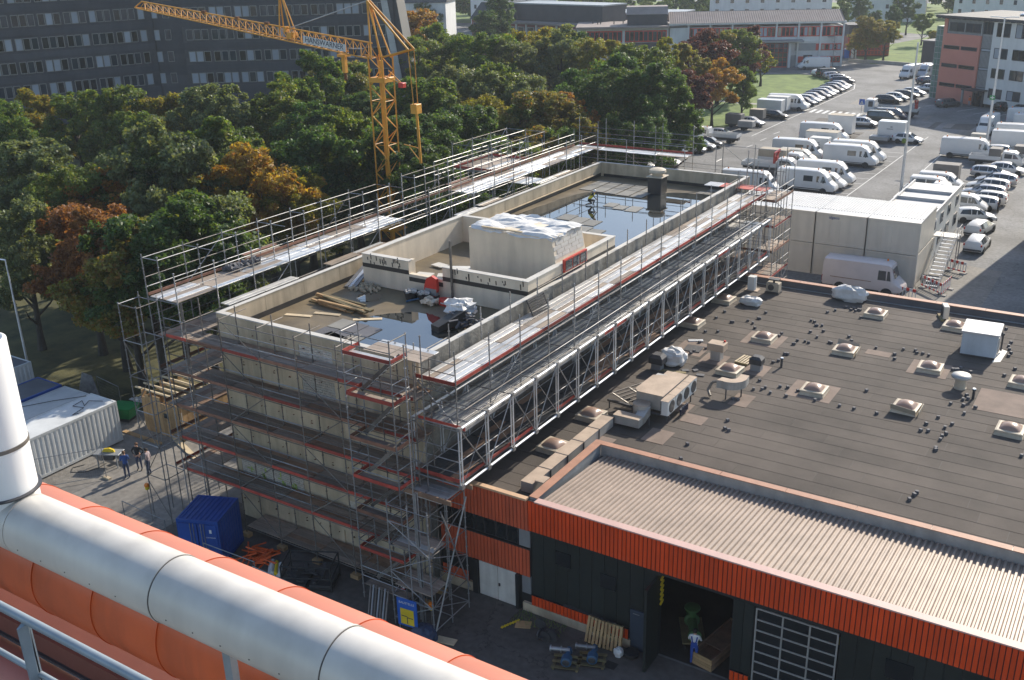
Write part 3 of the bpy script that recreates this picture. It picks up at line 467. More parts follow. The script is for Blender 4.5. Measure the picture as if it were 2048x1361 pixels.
b = MB(); V = [(x,y,6.4) for x,y in out]+[(x,y,6.4) for x,y in inn]; b.add(V,[(i,i+1,i+10,i+9) for i in range(8)]); b.quad((-17.75,48.02,6.4),(-17.85,47.5,6.4),(*out[0],6.4),(*inn[0],6.4)); b.quad((*out[8],6.4),(-16.55,48.9,6.4),(-17.02,48.9,6.4),(*inn[8],6.4)); b.build('top_sheet', M['duct'], t)
b = MB(); [b.tube((x,y,5.4),(x,y,5.97),.04) for x,y in ((-17.3,47.5),(-16.7,48.2))]; b.build('leg', M['dgrey'], t); MB().path([(-17.8,47.8,6.2),(-18.2,47.8,6.1),(-18.35,47.6,5.7),(-18.1,47.3,5.5)],.08,8).build('flexible_hose', M['steel_old'], t)
for i,(x,y,w2,h2,rz) in enumerate([(-21.3,49.5,1.6,.25,.2),(-20.7,50.0,.4,.3,.6),(-19.7,49.8,.45,.3,.2),(-20.2,50.3,.3,.25,.9),(-21.6,53.3,1.0,1.0,.1),(-22.0,54.6,.9,.3,.5)]):
    o = MB().cbox((0,0,.03),(w2,h2,.05)).build('loose_board', [M['timber_old'],M['roof_dark'],M['roof_dark'],M['roof_dark'],M['dgrey'],M['alu']][i]); o.location = (x,y,5.4); o.rotation_euler[2] = rz
    tag(o, ['long brown board lying behind the condensers','small dark felt slab by the white sack','square felt slab right of the long board','tiny felt scrap behind the long board','flat dark hatch lid on pale felt patch','bundle of bright metal strips near the hatch lid'][i], 'board')
# ------------------------------------------------------------------ concrete building under refurbishment
cb = thing('concrete_building', 'bare concrete building with flooded flat roof wrapped in scaffolding', 'building', (-32,52,0))
BX0,BX1,BY0,BY1,BZ,RZ = -38.4,-25.7,32.05,73.05,11.6,10.5
def conc_panels(axis, fixed, a0, a1, z0, z1, th, n, m=None):
    """wall as cast panels with recessed joints"""
    stp = (a1-a0)/n
    for i in range(n):
        s0, s1 = a0+i*stp+.008, a0+(i+1)*stp-.008
        b = MB()
        if axis == 'x': b.box(s0,s1,fixed,fixed+th,z0,z1)
        else: b.box(fixed,fixed+th,s0,s1,z0,z1)
        b.build('wall_panel', m or M['concrete'], cb)
b = MB(); b.box(BX0+.06,BX1-.06,BY0+.06,BY1-.06,0,RZ-.05); b.build('core', M['concrete'], cb)
# front wall: storey bands of cast panels
fr_holes = [(-32.9,-30.8,10.0,10.95),(-32.9,-30.8,8.2,9.4),(-38.0,-33.6,2.55,3.55),(-33.6,-30.8,2.45,3.5),(-33.2,-32.8,.1,1.4),(-31.1,-30.7,.1,1.3)]
for z0,z1 in ((0,2.4),(2.4,3.6),(3.6,5.6),(5.6,7.6),(7.6,9.6),(9.6,11.56)):
    edges = [-38.4,-36.3,-34.2,-32.1,-30.0,-27.9,-25.7]
    for a,c in zip(edges[:-1],edges[1:]):
        segs = [(a,c)]
        for (h0,h1,hz0,hz1) in fr_holes:
            if hz0 < z1-.05 and hz1 > z0+.05:
                ns = []
                for (s,e) in segs:
                    if h1 <= s or h0 >= e: ns.append((s,e)); continue
                    if h0 > s: ns.append((s,h0))
                    if h1 < e: ns.append((h1,e))
                    lo, hi = max(s,h0), min(e,h1)
                    if hz0 > z0+.02: MB().box(lo,hi,BY0,BY0+.2,z0,hz0).build('wall_panel', M['concrete'], cb)
                    if hz1 < z1-.02: MB().box(lo,hi,BY0,BY0+.2,hz1,z1).build('wall_panel', M['concrete'], cb)
                segs = ns
        for (s,e) in segs: MB().box(s+.006,e-.006,BY0,BY0+.2,z0+.006,z1-.006).build('wall_panel', M['concrete'], cb)
MB().box(BX0+.1,BX1-.1,BY0+.13,BY0+.25,0,11.5).build('wall_back', M['mortar'], cb)
MB().box(-33.55,-30.85,BY0+.11,BY0+.125,2.45,3.5).build('opening', M['inside'], cb); MB().box(-33.2,-32.8,BY0+.11,BY0+.125,.1,1.4).build('opening', M['inside'], cb); MB().box(-31.1,-30.7,BY0+.11,BY0+.125,.1,1.3).build('opening', M['inside'], cb)
def bricks(x0,x1,z0,z1,y,bw=.25,bh=.125):
    b = MB(); r = random.Random(2); z = z0; k = 0
    while z < z1-.05:
        x = x0-(k%2)*bw/2
        while x < x1:
            a,c = max(x,x0), min(x+bw-.018,x1)
            if c-a > .03: d = r.uniform(0,.012); b.box(a,c,y+d,y+.1,z,min(z+bh-.018,z1))
            x += bw
        z += bh; k += 1
    o = b.build('brick_infill', M['brick_white'], cb); o['kind'] = 'stuff'
bricks(-32.9,-30.8,10.0,10.95,BY0+.02); bricks(-32.9,-30.8,8.2,9.4,BY0+.02); bricks(-38.0,-33.6,2.55,3.55,BY0+.02,.25,.12); bricks(-30.6,-30.2,2.3,3.2,BY0-.01)
b = MB(); gr = random.Random(9)   # green sprayed marks on the infill
for x in (-37.3,-36.3,-35.1,-34.2): 
    for k in range(4): b.cbox((x+gr.uniform(-.2,.2),BY0+.012,3.05+gr.uniform(-.3,.35)),(gr.uniform(.05,.25),.004,gr.uniform(.05,.3)))
o = b.build('spray_mark', mat('spray_green',(.3,.38,.1),.8,0,.3,3), cb); o['kind'] = 'stuff'
b = MB(); r = random.Random(4)   # rusty tie stubs
for z in (1.2,1.9,4.2,5.0,6.1,7.0,8.0,9.2,10.1,10.9):
    for i in range(12):
        x = -38.0+i*1.08+r.uniform(-.15,.15); b.cbox((x,BY0-.03,z+r.uniform(-.1,.1)),(.03,.09,.03),rot=(r.uniform(-.5,.5),0,0))
        if r.random() < .35: b.cbox((x,BY0-.04,z-.1),(.12,.05,.02))
o = b.build('tie_stub', M['rust'], cb); o['kind'] = 'stuff'
conc_panels('y', BX1-.2, BY0+.22, BY1-.22, 0, 9.4, .2, 14, M['rough_shaded_concrete']); conc_panels('y', BX0, BY0+.22, BY1-.22, 0, 9.4, .2, 14); conc_panels('x', BY1-.2, BX0, BX1, 0, 9.4, .2, 6)  # right wall's shade beside the decks painted in as darker concrete
# parapets
conc_panels('y', BX1-.27, BY0+.22, BY1-.25, 9.41, BZ, .27, 14, M['rough_shaded_concrete']); conc_panels('y', BX0, BY0+.22, BY1-.25, 9.41, BZ, .27, 14); conc_panels('x', BY1-.25, BX0, BX1, 9.41, BZ, .25, 6)
MB().box(BX0+.28,BX1-.28,BY0+.2,BY0+.3,RZ,BZ-.03).build('parapet_lining', M['concrete'], cb)
b = MB(); b.box(BX0,BX1,BY0-.01,BY0+.3,11.56,11.62); b.build('parapet_cap', M['concrete_top'], cb)
b = MB(); b.box(BX0,BX0+.29,BY0+.3,BY1,BZ,BZ+.02); b.build('parapet_cap', M['concrete_top'], cb)
b = MB(); b.box(BX1-.29,BX1,BY0+.3,BY1,BZ,BZ+.02); b.build('parapet_cap', M['concrete_top'], cb); MB().box(BX0+.29,BX1-.29,BY1-.27,BY1,BZ,BZ+.02).build('parapet_cap', M['concrete_top'], cb)
MB().box(BX0+.28,BX1-.28,BY0+.3,BY1-.26,RZ-.05,RZ).build('roof_deck', M['wet_roof'], cb)
b = MB(); b.box(BX0+.272,BX0+.3,BY0+.5,BY1-.4,RZ,RZ+.28); b.build('wall_flashing', M['bitumen'], cb); MB().box(BX0+.5,BX1-.5,BY1-.29,BY1-.255,RZ,RZ+.22).build('wall_flashing', M['bitumen'], cb)
b = MB(); b.box(BX1-.3,BX1-.272,BY0+.5,BY1-.4,RZ,RZ+.25); b.build('wall_flashing', M['bitumen'], cb)
MB().box(BX0+.3,BX0+.42,56,71.5,RZ+.3,RZ+.34).build('edge_batten', M['timber_pale'], cb)
def organic(pts, k=5, a=.25, seed=1):
    r = random.Random(seed); out = []; n = len(pts)
    for i in range(n):
        p0,p1,p2,p3 = [Vector(pts[(i+j-1)%n]) for j in range(4)]
        for s in range(k):
            t = s/k; q = .5*((2*p1)+(-p0+p2)*t+(2*p0-5*p1+4*p2-p3)*t*t+(-p0+3*p1-3*p2+p3)*t**3); out.append((q.x+r.uniform(-a,a)*.5, q.y+r.uniform(-a,a)*.5))
    return out
def puddle(pts, seed): o = MB().poly(organic(pts,6,.12,seed), RZ+.012).build('puddle', M['water']); o['kind'] = 'structure'
puddle([(-37.9,52.3),(-37.9,57),(-37.5,59.5),(-37.3,62.5),(-36.9,65.8),(-35.9,67.6),(-33.6,67.4),(-31.9,69.0),(-30,70.2),(-28.4,70.4),(-26.3,72.2),(-26.2,62),(-26.2,52.3)], 1)
puddle([(-33.2,35.6),(-33.4,37.1),(-32.6,38.4),(-31.2,39.4),(-29.8,39.2),(-28.4,38.6),(-27,36.8),(-26.5,34.8),(-27.6,33.4),(-29.6,33.3),(-31.5,33.3)], 2)
puddle([(-35.6,39.4),(-36,40.4),(-35.2,40.7),(-34.5,40.2),(-34.8,39.3)], 3); puddle([(-37.2,33.3),(-37.3,34.2),(-35.8,34.4),(-35.5,33.4)], 4)
def panel(x, y, w_, l, rz=0, m=None, z=RZ+.02, t=.025):
    o = ob('roof_panel', shared(('rp',w_,l,t), lambda: MB().box(-w_/2,w_/2,-l/2,l/2,0,t).mesh('roof_panel', M['panel'])), cb, P3(cb,x,y,z), rz, mat=m)
for i in range(5):   # insulation boards showing above the water
    for j in range(2): panel(-36.9+i*1.13, 70.3-j*1.75-.12*i, 1.0, 1.68)
for i in range(3): panel(-34.0+i*1.1, 59.9-.3*i, 1.02, 1.42, .02)
for i in range(2): panel(-32.9+i*.95, 64.4-.4*i, .85, 1.1, .02)
panel(-30.9,64.0,.9,1.5,.05)
for i in range(2): panel(-31.6+i*1.1, 57.6-.3*i, 1.02, 1.42, .02)
for i in range(4):
    for j in range(2): panel(-28.2+i*.55-.4*j, 71.7-j*.9, .5, .8)
for i in range(3):
    for j in range(2): panel(-33.7+i*.95, 36.0-j*1.3-.1*i, .9, 1.22, .02, M['roof_dark'] if (i+j)%3 else None)
for (x,y,rz) in ((-36.6,35.9,.3),(-35.4,36.8,.25),(-33.0,37.2,.6)): panel(x,y,1.5,.28,rz,M['timber_pale'],RZ+.012,.03)
panel(-32.2,34.4,.5,2.6,1.35,M['panel'])
# low enclosure and stair core
def lowwall(x0,x1,y0,y1,z1,nm='enclosure_wall'): return MB().box(x0,x1,y0,y1,RZ+.02,z1).build(nm, M['cream'], cb)
lowwall(-37.0,-33.7,41.7,42.0,12.3); lowwall(-33.7,-31.4,41.7,42.0,11.6); lowwall(-31.4,-26.0,41.7,42.0,12.3); lowwall(-37.0,-36.7,42.0,51.1,12.3); lowwall(-37.0,-26.0,51.1,51.4,12.3); lowwall(-26.3,-26.0,42.0,51.1,12.3); lowwall(-33.95,-33.7,42.0,42.3,12.3)
MB().box(-36.7,-26.3,42,51.1,RZ,RZ+.15).build('enclosure_floor', M['wet_roof'], cb)
for (x0,x1,y0,y1,z) in ((-37.0,-33.7,41.685,41.7,11.55),(-31.4,-26.0,41.685,41.7,11.55),(-33.7,-31.4,41.685,41.7,11.2),(-26.0,-25.985,41.7,51.4,11.55)):
    MB().box(x0,x1,y0,y1,z,z+.24).build('bitumen_band', M['bitumen'], cb)
b = MB(); r = random.Random(8)
for i in range(34):
    x = r.choice([r.uniform(-36.8,-34),r.uniform(-31.2,-26.2)]); h = r.uniform(.05,.4); z = 11.8+r.uniform(-.02,.3); b.hexa([(x,41.69,z),(x+.06,41.69,z),(x+.06,41.7,z),(x,41.7,z),(x-.02,41.69,z+h),(x+.05,41.69,z+h),(x+.05,41.7,z+h),(x-.02,41.7,z+h)])
o = b.build('bitumen_drip', M['bitumen'], cb); o['kind'] = 'stuff'
for x0,x1,y0,y1 in ((-37.02,-33.68,41.66,42.03),(-31.42,-25.96,41.66,42.03),(-37.02,-36.66,42.03,51.1),(-37.02,-25.96,51.1,51.43),(-26.33,-25.96,42.03,51.1)):
    MB().box(x0,x1,y0,y1,12.3,12.34).build('wall_cap', M['concrete_top'], cb)
b = MB(); b.hexa([(-31.9,45.0,RZ+.02),(-25.95,45.0,RZ+.02),(-25.95,48.3,RZ+.02),(-31.9,48.3,RZ+.02),(-31.9,45.0,13.7),(-26.55,45.0,13.7),(-26.55,48.3,13.7),(-31.9,48.3,13.7)]); core = b.build('stair_core', M['cream'], cb)
def slope_x(z): return -25.95-.6*(z-RZ)/(13.7-RZ)
b = MB()
for k in range(5):   # exposed block courses on the battered side
    for j in range(4):
        z0 = 12.55+k*.23; y0 = 45.05+j*.8+(k%2)*.3; y1 = min(48.25,y0+.76)
        if y1-y0 > .1: b.hexa([(slope_x(z0)-.05,y0,z0),(slope_x(z0)+.02,y0,z0),(slope_x(z0)+.02,y1,z0),(slope_x(z0)-.05,y1,z0),(slope_x(z0+.2)-.05,y0,z0+.2),(slope_x(z0+.2)+.02,y0,z0+.2),(slope_x(z0+.2)+.02,y1,z0+.2),(slope_x(z0+.2)-.05,y1,z0+.2)])
o = b.build('block_course', M['concrete_top'], core); o['kind'] = 'stuff'
w1 = MB().box(-25.98,-25.84,45.2,47.7,11.85,12.55).build('strip_window', M['redframe'], cb)
for k in range(3): MB().box(-25.86,-25.82,45.3+k*.81,46.0+k*.81,11.93,12.47).build('pane', M['glass'], w1)
b = MB(); n = 16; r = random.Random(6); V = []; F = []   # crumpled sheet over the core
for i in range(n+1):
    for j in range(n+1):
        u,v = i/n, j/n; x = -31.75+5.3*u+r.uniform(-.06,.06); y = 44.93+3.45*v+r.uniform(-.05,.05); z = 13.78+.12*math.sin(u*9+v*4)*math.sin(v*7)+r.uniform(-.05,.06)
        if j == 0: z -= .12+.12*math.sin(u*7)**2
        if i == n: z -= .1
        V.append((x,y,z))
for i in range(n):
    for j in range(n): a = i*(n+1)+j; F.append((a,a+n+1,a+n+2,a+1))
b.add(V,F); o = b.build('plastic_sheet', M['foil']); tag(o, 'crumpled pale plastic sheet covering the stair core top', 'sheet')
o = MB().box(-31.0,-28.4,44.95,45.1,13.8,13.86).build('timber_batten', M['timber_pale']); tag(o, 'long timber batten holding down the plastic sheet', 'batten')
b = MB().beam((-30.35,44.8,RZ),(-30.35,44.8,13.9),.1,.1); o = b.build('steel_post', M['steel_old']); o.location = (-.35,-3.25,0); tag(o, 'tall thin steel post in front of the stair core', 'post')
# things inside the enclosure
for i,(x,y,s,rz) in enumerate(((-34.6,44.2,1.0,.2),(-33.4,44.6,.9,.5),(-34.8,46,.9,-.2),(-33.0,43.2,1.1,.1),(-32.5,44.0,.8,.7))):
    o = MB().cbox((0,0,.06+.02*i),(s,s*.7,.06)).build('concrete_slab', M['concrete_top']); o.location = (x,y,RZ+.15); o.rotation_euler[2] = rz; tag(o, 'pale concrete slab lying inside the rooftop enclosure', 'slab', 'loose slabs inside the enclosure')
for i in range(4):
    o = MB().cbox((0,0,0),(1.1,.5,.09),rot=(.15,.1,0)).build('insulation_board', M['wall_white']); o.location = (-32.6,45.6-.12*i,RZ+.25+.11*i); o.rotation_euler[2] = .5+.1*i; tag(o, 'white insulation board stacked against the stair core', 'board', 'stacked white boards')
blob('sack', (-28.2,42.6,RZ+.15), (.9,.4,.7), M['blind'], 5, 'grey blue plastic bundle inside the low rooftop enclosure', 'bundle')
# things on the front roof
t = thing('timber_pile', 'heap of long old timber beams on the wet roof', 'timber', (-35.6,38.2,RZ)); r = random.Random(3)
for i in range(16):
    L_ = r.uniform(2.2,4.0); o = MB().cbox((0,0,0),(L_,.14,.09)).build('beam', M['timber_old'] if i%3 else M['timber'], t, local=True); o.location = (r.uniform(-.5,.5), -.55+(i%6)*.2, .06+.1*(i//6)); o.rotation_euler = (0,r.uniform(-.03,.03),-.14+r.uniform(-.13,.13))
for (x,y,s) in ((-33.0,40.9,'with broken stone beside the red cutter'),(-32.2,41.0,'half hidden behind the first tub')):
    t = thing('rubble_tub', 'black rubber tub '+s, 'tub', (x,y,RZ)); MB().lathe([(.3,0),(.4,.42),(.43,.43),(.38,.4),(.36,.35),(.01,.35)], n=14).build('tub', M['black'], t, smooth=40, local=True)
    b = MB(); rr = random.Random(1)
    for k in range(26): a = rr.uniform(0,6.3); q = rr.uniform(0,.32); b.cbox((q*math.cos(a),q*math.sin(a),.4+rr.uniform(0,.1)),(.12,.1,.09),rot=(rr.random()*3,rr.random()*3,0))
    o = b.build('rubble', M['concrete_top'], t, local=True); o['kind'] = 'stuff'
b = MB(); rr = random.Random(2)
for k in range(30): b.cbox((-31.5+rr.uniform(-.35,.35),40.6+rr.uniform(-.3,.3),RZ+.08+rr.uniform(0,.3)),(.2,.16,.13),rot=(rr.random()*3,rr.random()*3,0))
o = b.build('rubble_pile', M['cream']); tag(o, 'pile of pale broken stone next to the tubs', 'rubble', kind='stuff')
b = MB(); rr = random.Random(12)
for k in range(90): a = rr.uniform(0,6.3); q = rr.random()**.7*1.0; b.cbox((-36.4+q*math.cos(a),41.1+.4*q*math.sin(a)*2,RZ+.05+rr.uniform(0,.2)*(1-q)),(.16,.13,.1),rot=(rr.random()*3,rr.random()*3,0))
o = b.build('rubble_pile', M['concrete']); tag(o, 'dark scattered rubble at foot of the enclosure wall', 'rubble', kind='stuff')
t = thing('wall_saw', 'red and grey wall saw guard leaning on the enclosure gap', 'saw', (-31.9,41.3,RZ)); b = MB(); b.loft([[(-.45,y,.35),(.3,y,.25),(.45,y,.6),(.42,y,1.25),(.1,y,1.4),(-.25,y,1.2),(-.4,y,.8)] for y in (-.1,.1)]); b.build('guard', M['red'], t, local=True); MB().box(-.35,.4,-.12,.12,.3,.68).build('lower_guard', M['zinc'], t, local=True); MB().path([(0,-.1,.5),(-.4,-.6,.2),(-1.0,-1.0,.05)],.05,6).build('track', M['motor_blue'], t, local=True); MB().box(-.3,.3,-.3,.3,0,.25).build('motor', M['dgrey'], t, local=True)
t = thing('power_pack', 'flat red power pack lying beside the wall saw', 'machine', (-30.7,41.0,RZ)); b = MB(); b.loft([[(.55*math.cos(a)*k,.28*math.sin(a)*k,z) for a in [i*.524 for i in range(12)]] for k,z in ((.9,0),(1,.1),(1,.25),(.8,.36))]); b.build('casing', M['red'], t, smooth=40, local=True); MB().box(-.2,.2,-.29,-.27,.14,.2).build('name_plate', M['white'], t, local=True)
t = thing('steel_channels', 'two pale steel channels leaning on the left parapet', 'channel', (-37.6,42.0,RZ))
for k in range(3): MB().beam((-37.5+.28*k,40.7,RZ+.03),(-38.15+.25*k,44.6,RZ+1.2+.05*k),.2,.1).build('channel', M['alu'] if k%2 else M['steel'], t)
blob('dust_sheet', (-28.8,39.5,RZ+.35), (.75,.6,.7), M['foil'], 11, 'white dust sheet thrown over the scrap heap', 'sheet', rough=.3)
t = thing('scrap_heap', 'heap of dark roofing scrap and sheets under white dust sheet', 'scrap', (-28.4,38.8,RZ)); rr = random.Random(5)
b = MB(); b.hexa([(-29.2,37.6,RZ+.02),(-28.6,37.4,RZ+.02),(-28.0,38.9,RZ+.2),(-28.6,39.2,RZ+.2),(-29.2,37.6,RZ+.3),(-28.6,37.4,RZ+.3),(-28.0,38.9,RZ+.8),(-28.6,39.2,RZ+.8)]); b.build('black_sheet', M['bitumen'], t)
b = MB()
for k in range(70): b.cbox((-28.1+rr.gauss(0,.45),38.9+rr.gauss(0,.45),RZ+.06+abs(rr.gauss(0,.25))),(rr.uniform(.1,.5),.12,.05),rot=(rr.uniform(-.5,.5),rr.uniform(-.5,.5),rr.random()*3))
o = b.build('scrap', M['roof_dark'], t); o['kind'] = 'stuff'
t = thing('roof_chimney', 'square dark chimney with round pale cowl standing in the puddle', 'chimney', (-31.6,69.4,RZ)); MB().bbox(-.55,.55,-.55,.55,0,1.25,.03).build('shaft', M['bitumen'], t, local=True); MB().bbox(-.64,.64,-.64,.64,1.25,1.32,.02).build('slab', M['dome_base'], t, local=True); MB().lathe([(.4,1.32),(.42,1.5),(.6,1.52),(.66,1.62),(.62,1.78),(.45,1.86),(.05,1.88)],n=20).build('cowl', M['dome_base'], t, smooth=40, local=True)
t = thing('louvre_panel', 'black slatted louvre panel leaning on the right parapet', 'louvre', (-25.3,41.2,10.95)); b = MB()
p = Vector((-25.0,40.5,11.05)); uu = Vector((.05,1.5,0)); vv = Vector((-.35,0,.75))
for k in range(8): b.beam(p+vv*(k/7), p+uu+vv*(k/7), .1, .02)
b.build('slat', M['dgrey'], t)['kind'] = 'stuff'
b = MB(); b.beam(p,p+vv,.05,.05); b.beam(p+uu,p+uu+vv,.05,.05); b.build('frame', M['black'], t)
# ------------------------------------------------------------------ scaffolding
sr = random.Random(21)
def std_mesh(h):
    def f():
        b = MB(); b.tube((0,0,0),(0,0,h),.03,6)
        k = .25
        while k < h: b.lathe([(.055,k),(.06,k+.012),(.055,k+.024)], n=6); k += .5
        return b.mesh('standard', M['steel'])
    return shared(('std',round(h,1)), f)
def standard(root, x, y, z0, z1, m=None, name='standard'):
    h = round(z1-z0, 1); o = ob(name, std_mesh(h), root, P3(root,x,y,z0), 0, mat=m); o.rotation_euler = (sr.uniform(-.004,.004), sr.uniform(-.004,.004), sr.random()*3); return o
def tube_mesh(L_, r): return shared(('tb',round(L_,2),r), lambda: MB().tube((0,0,0),(L_,0,0),r,6).mesh('tube', M['steel']))
def rail(root, p, q, name='guard_rail', m=None, r=.023):
    if m is None and sr.random() < .45 and r < .03: m = M['steel_old']
    p = Vector(p); q = Vector(q); d = q-p; return ob(name, tube_mesh(d.length, r), root, P3(root,*p), rot=d.to_track_quat('X','Z').to_euler(), mat=m)
def board(root, p, q, wd, th, name, m):
    p = Vector(p); q = Vector(q); d = q-p; L_ = round(d.length,2)
    me = shared(('bd',L_,wd,th), lambda: MB().bbox(0,L_,-wd/2,wd/2,-th,0,.006).mesh('board', M['plank_w']))
    return ob(name, me, root, P3(root,*p), rot=d.to_track_quat('X','Z').to_euler(), mat=m)
def deck(root, a0, a1, across0, across1, z, n, axis, mats, name='plank', gap=.012):
    wd = (across1-across0)/n
    for i in range(n):
        c = across0+(i+.5)*wd; dz = sr.uniform(-.008,.008); m = sr.choice(mats)
        p, q = ((a0+.02,c,z+dz),(a1-.02,c,z+dz)) if axis == 'x' else ((c,a0+.02,z+dz),(c,a1-.02,z+dz))
        board(root, p, q, round(wd-gap,3), .045, name, m)
LV = [.6,2.8,4.7,6.55,8.45,10.4]
W_ = [M['plank_w'],M['plank_w'],M['plank_b'],M['plank_w']]; MT = [M['plank_m'],M['plank_ply'],M['plank_m']]; TO = [M['toe_red'],M['toe_wood'],M['toe_wood'],M['toe_red']]
# front
fs = thing('front_scaffold', 'tube scaffold with plank decks in front of the bare concrete wall', 'scaffold', (-33,31,0))
fxs = [-40.6,-39.1,-36.6,-34.1,-31.7,-29.2,-26.7,-24.9]
for x in fxs:
    standard(fs, x, 30.6, .25, 12.4 if x < -38 else 12.2, M['steel_old']); standard(fs, x, 31.72, .25, 12.3, M['steel_old'])
    for y in (30.6,31.72): MB().bbox(x-.25,x+.25,y-.15,y+.15,.01,.22,.015).build('sole_block', M['timber'], fs)
for li,z in enumerate(LV):
    for a,c in zip(fxs[:-1],fxs[1:]):
        if z < 1 and a < -38: continue
        deck(fs, a, c, 30.66, 31.96, z, 4, 'x', W_)
        if z > 1:
            board(fs, (a+.03,30.56,z+.08), (c-.03,30.56,z+.08), .16, .03, 'toe_board', sr.choice(TO)).rotation_euler[0] = math.pi/2
            rail(fs, (a,30.6,z+.5), (c,30.6,z+.5)); rail(fs, (a,30.6,z+1.0), (c,30.6,z+1.0))
        rail(fs, (a,31.72,z-.08), (c,31.72,z-.08), 'ledger', M['steel_old']); rail(fs, (a,30.6,z-.08), (c,30.6,z-.08), 'ledger', M['steel_old'])
    for x in fxs: rail(fs, (x,30.6,z-.06), (x,31.72,z-.06), 'transom', M['steel_old'])
for k,z in enumerate(LV[:-1]):
    zz = LV[k+1]
    for a in (2,4): 
        if k%2: rail(fs,(fxs[a],30.57,z+.1),(fxs[a+1],30.57,zz-.05),'brace',M['steel_old'])
        else: rail(fs,(fxs[a+1],30.57,z+.1),(fxs[a],30.57,zz-.05),'brace',M['steel_old'])
rail(fs,(fxs[3],30.57,10.5),(fxs[2],30.57,12.1),'brace'); rail(fs,(fxs[2],30.6,11.9),(fxs[6],30.6,11.9)); 
for x in fxs[2:6]: rail(fs,(x,30.6,12.0),(x,32.4,12.0),'wall_tie',M['steel_old'])
# corner tower at the left of the front
ct = thing('corner_scaffold', 'open corner scaffold tower rising at the left end of the decks', 'scaffold', (-42.5,30,0))
for x in (-42.1,-40.7):
    for y in (29.2,30.45): standard(ct, x, y, .1, 12.4 if y < 30 else 12.6, M['steel'])
for z in (2.8,4.7,6.55,8.45,10.4,12.3):
    for y in (29.2,30.45): rail(ct,(-42.1,y,z),(-40.7,y,z),'ledger')
    for x in (-42.1,-40.7): rail(ct,(x,29.2,z),(x,30.45,z),'transom')
for k,z in enumerate((.6,2.8,4.7,6.55,8.45)): rail(ct,(-42.1 if k%2 else -40.7,29.17,z),(-40.7 if k%2 else -42.1,29.17,z+1.9),'brace',M['steel_old'])
# stair tower
st = thing('stair_scaffold', 'zigzag stair tower with red boarded landings on the front scaffold', 'scaffold', (-26.2,30,0))
for x in (-27.6,-25.0,-24.3):
    for y in (29.35,30.45): standard(st, x, y, .25, 13.6, M['steel'])
lv2 = [1.0,2.9,4.85,6.6,8.5,10.6,12.5]
for k,z in enumerate(lv2):
    deck(st, -27.55, -25.05, 29.4, 29.92, z, 2, 'x', MT if k == 6 else W_)
    for (p,q) in (((-27.58,29.33),(-25.02,29.33)),((-27.58,29.33),(-27.58,30.4)),((-25.02,29.33),(-25.02,30.4))):
        if k == 0: continue
        o = board(st, (*p,z+.09), (*q,z+.09), .17, .03, 'toe_board', M['toe_red'] if k in (6,5,3,1) else M['toe_wood']); o.rotation_euler[0] = math.pi/2
    for h in (.5,1.0): rail(st,(-27.6,29.33,z+h),(-25,29.33,z+h)); rail(st,(-25,29.35,z+h),(-25,30.45,z+h)); rail(st,(-27.6,29.35,z+h),(-27.6,30.45,z+h))
    for x in (-27.6,-25.0): rail(st,(x,29.35,z-.06),(x,30.45,z-.06),'transom',M['steel_old'])
for a,c in zip(lv2[:-1],lv2[1:]):
    f = MB()
    for y in (30.02,30.38): f.beam((-27.3,y,a+.02),(-25.3,y,c+.02),.04,.16)
    fl = f.build('stair_stringer', M['steel_old'], st)
    n = 8
    for i in range(n): t_ = (i+.5)/n; o = ob('stair_tread', shared('tread', lambda: MB().box(-.11,.11,-.17,.17,-.02,.02).mesh('stair_tread', M['plank_m'])), st, P3(st,-27.3+2*t_,30.2,a+.02+(c-a)*t_))
# top perforated platform
deck(st, -27.5, -24.4, 30.5, 31.9, 12.3, 4, 'x', MT)
# support tower below the bridge head
tw = thing('support_tower', 'braced shoring tower carrying the bridge head in front of orange wall', 'scaffold', (-24,30,0))
for x in (-25.3,-24.2,-23.1):
    for y in (28.75,30.1,31.4): standard(tw, x, y, .05, 6.4, M['steel'])
for z in (.4,1.6,2.9,4.2,5.4,6.2):
    for y in (28.75,30.1,31.4): rail(tw,(-25.3,y,z),(-23.1,y,z),'ledger')
    for x in (-25.3,-23.1): rail(tw,(x,28.75,z),(x,31.4,z),'transom')
for k,z in enumerate((.4,1.6,2.9,4.2)):
    for x in (-25.3,-23.1): rail(tw,(x,28.75 if k%2 else 31.4,z),(x,31.4 if k%2 else 28.75,z+1.3),'brace')
    rail(tw,(-23.1 if k%2 else -25.3,28.72,z),(-25.3 if k%2 else -23.1,28.72,z+1.25),'brace')
rail(tw,(-23.0,28.75,.5),(-23.0,31.4,5.9),'brace',None,.04); rail(tw,(-23.0,31.4,1.2),(-22.9,29.4,6.2),'brace',None,.035)
deck(tw,-25.2,-23.2,28.8,30.0,4.25,4,'x',[M['plank_m'],M['plank_w']]); deck(tw,-25.2,-23.2,28.8,30.0,2.2,4,'x',[M['plank_w']]); deck(tw,-25.2,-23.2,29.9,31.4,6.25,5,'x',[M['plank_m']])
for y in (29.9,31.5): 
    for dx in (0,): MB().box(-25.6,-22.7,y-.04,y+.04,6.28,6.5).build('timber_girder', M['plank_b'], tw)
o = MB(); o.box(-24.06,-23.94,29.12,29.17,.05,6.9); o.box(-24.06,-24.03,29.1,29.26,.05,6.9); o.box(-23.97,-23.94,29.1,29.26,.05,6.9); o = o.build('steel_upright', M['steel']); tag(o, 'tall grey steel channel upright before the shoring tower', 'upright')
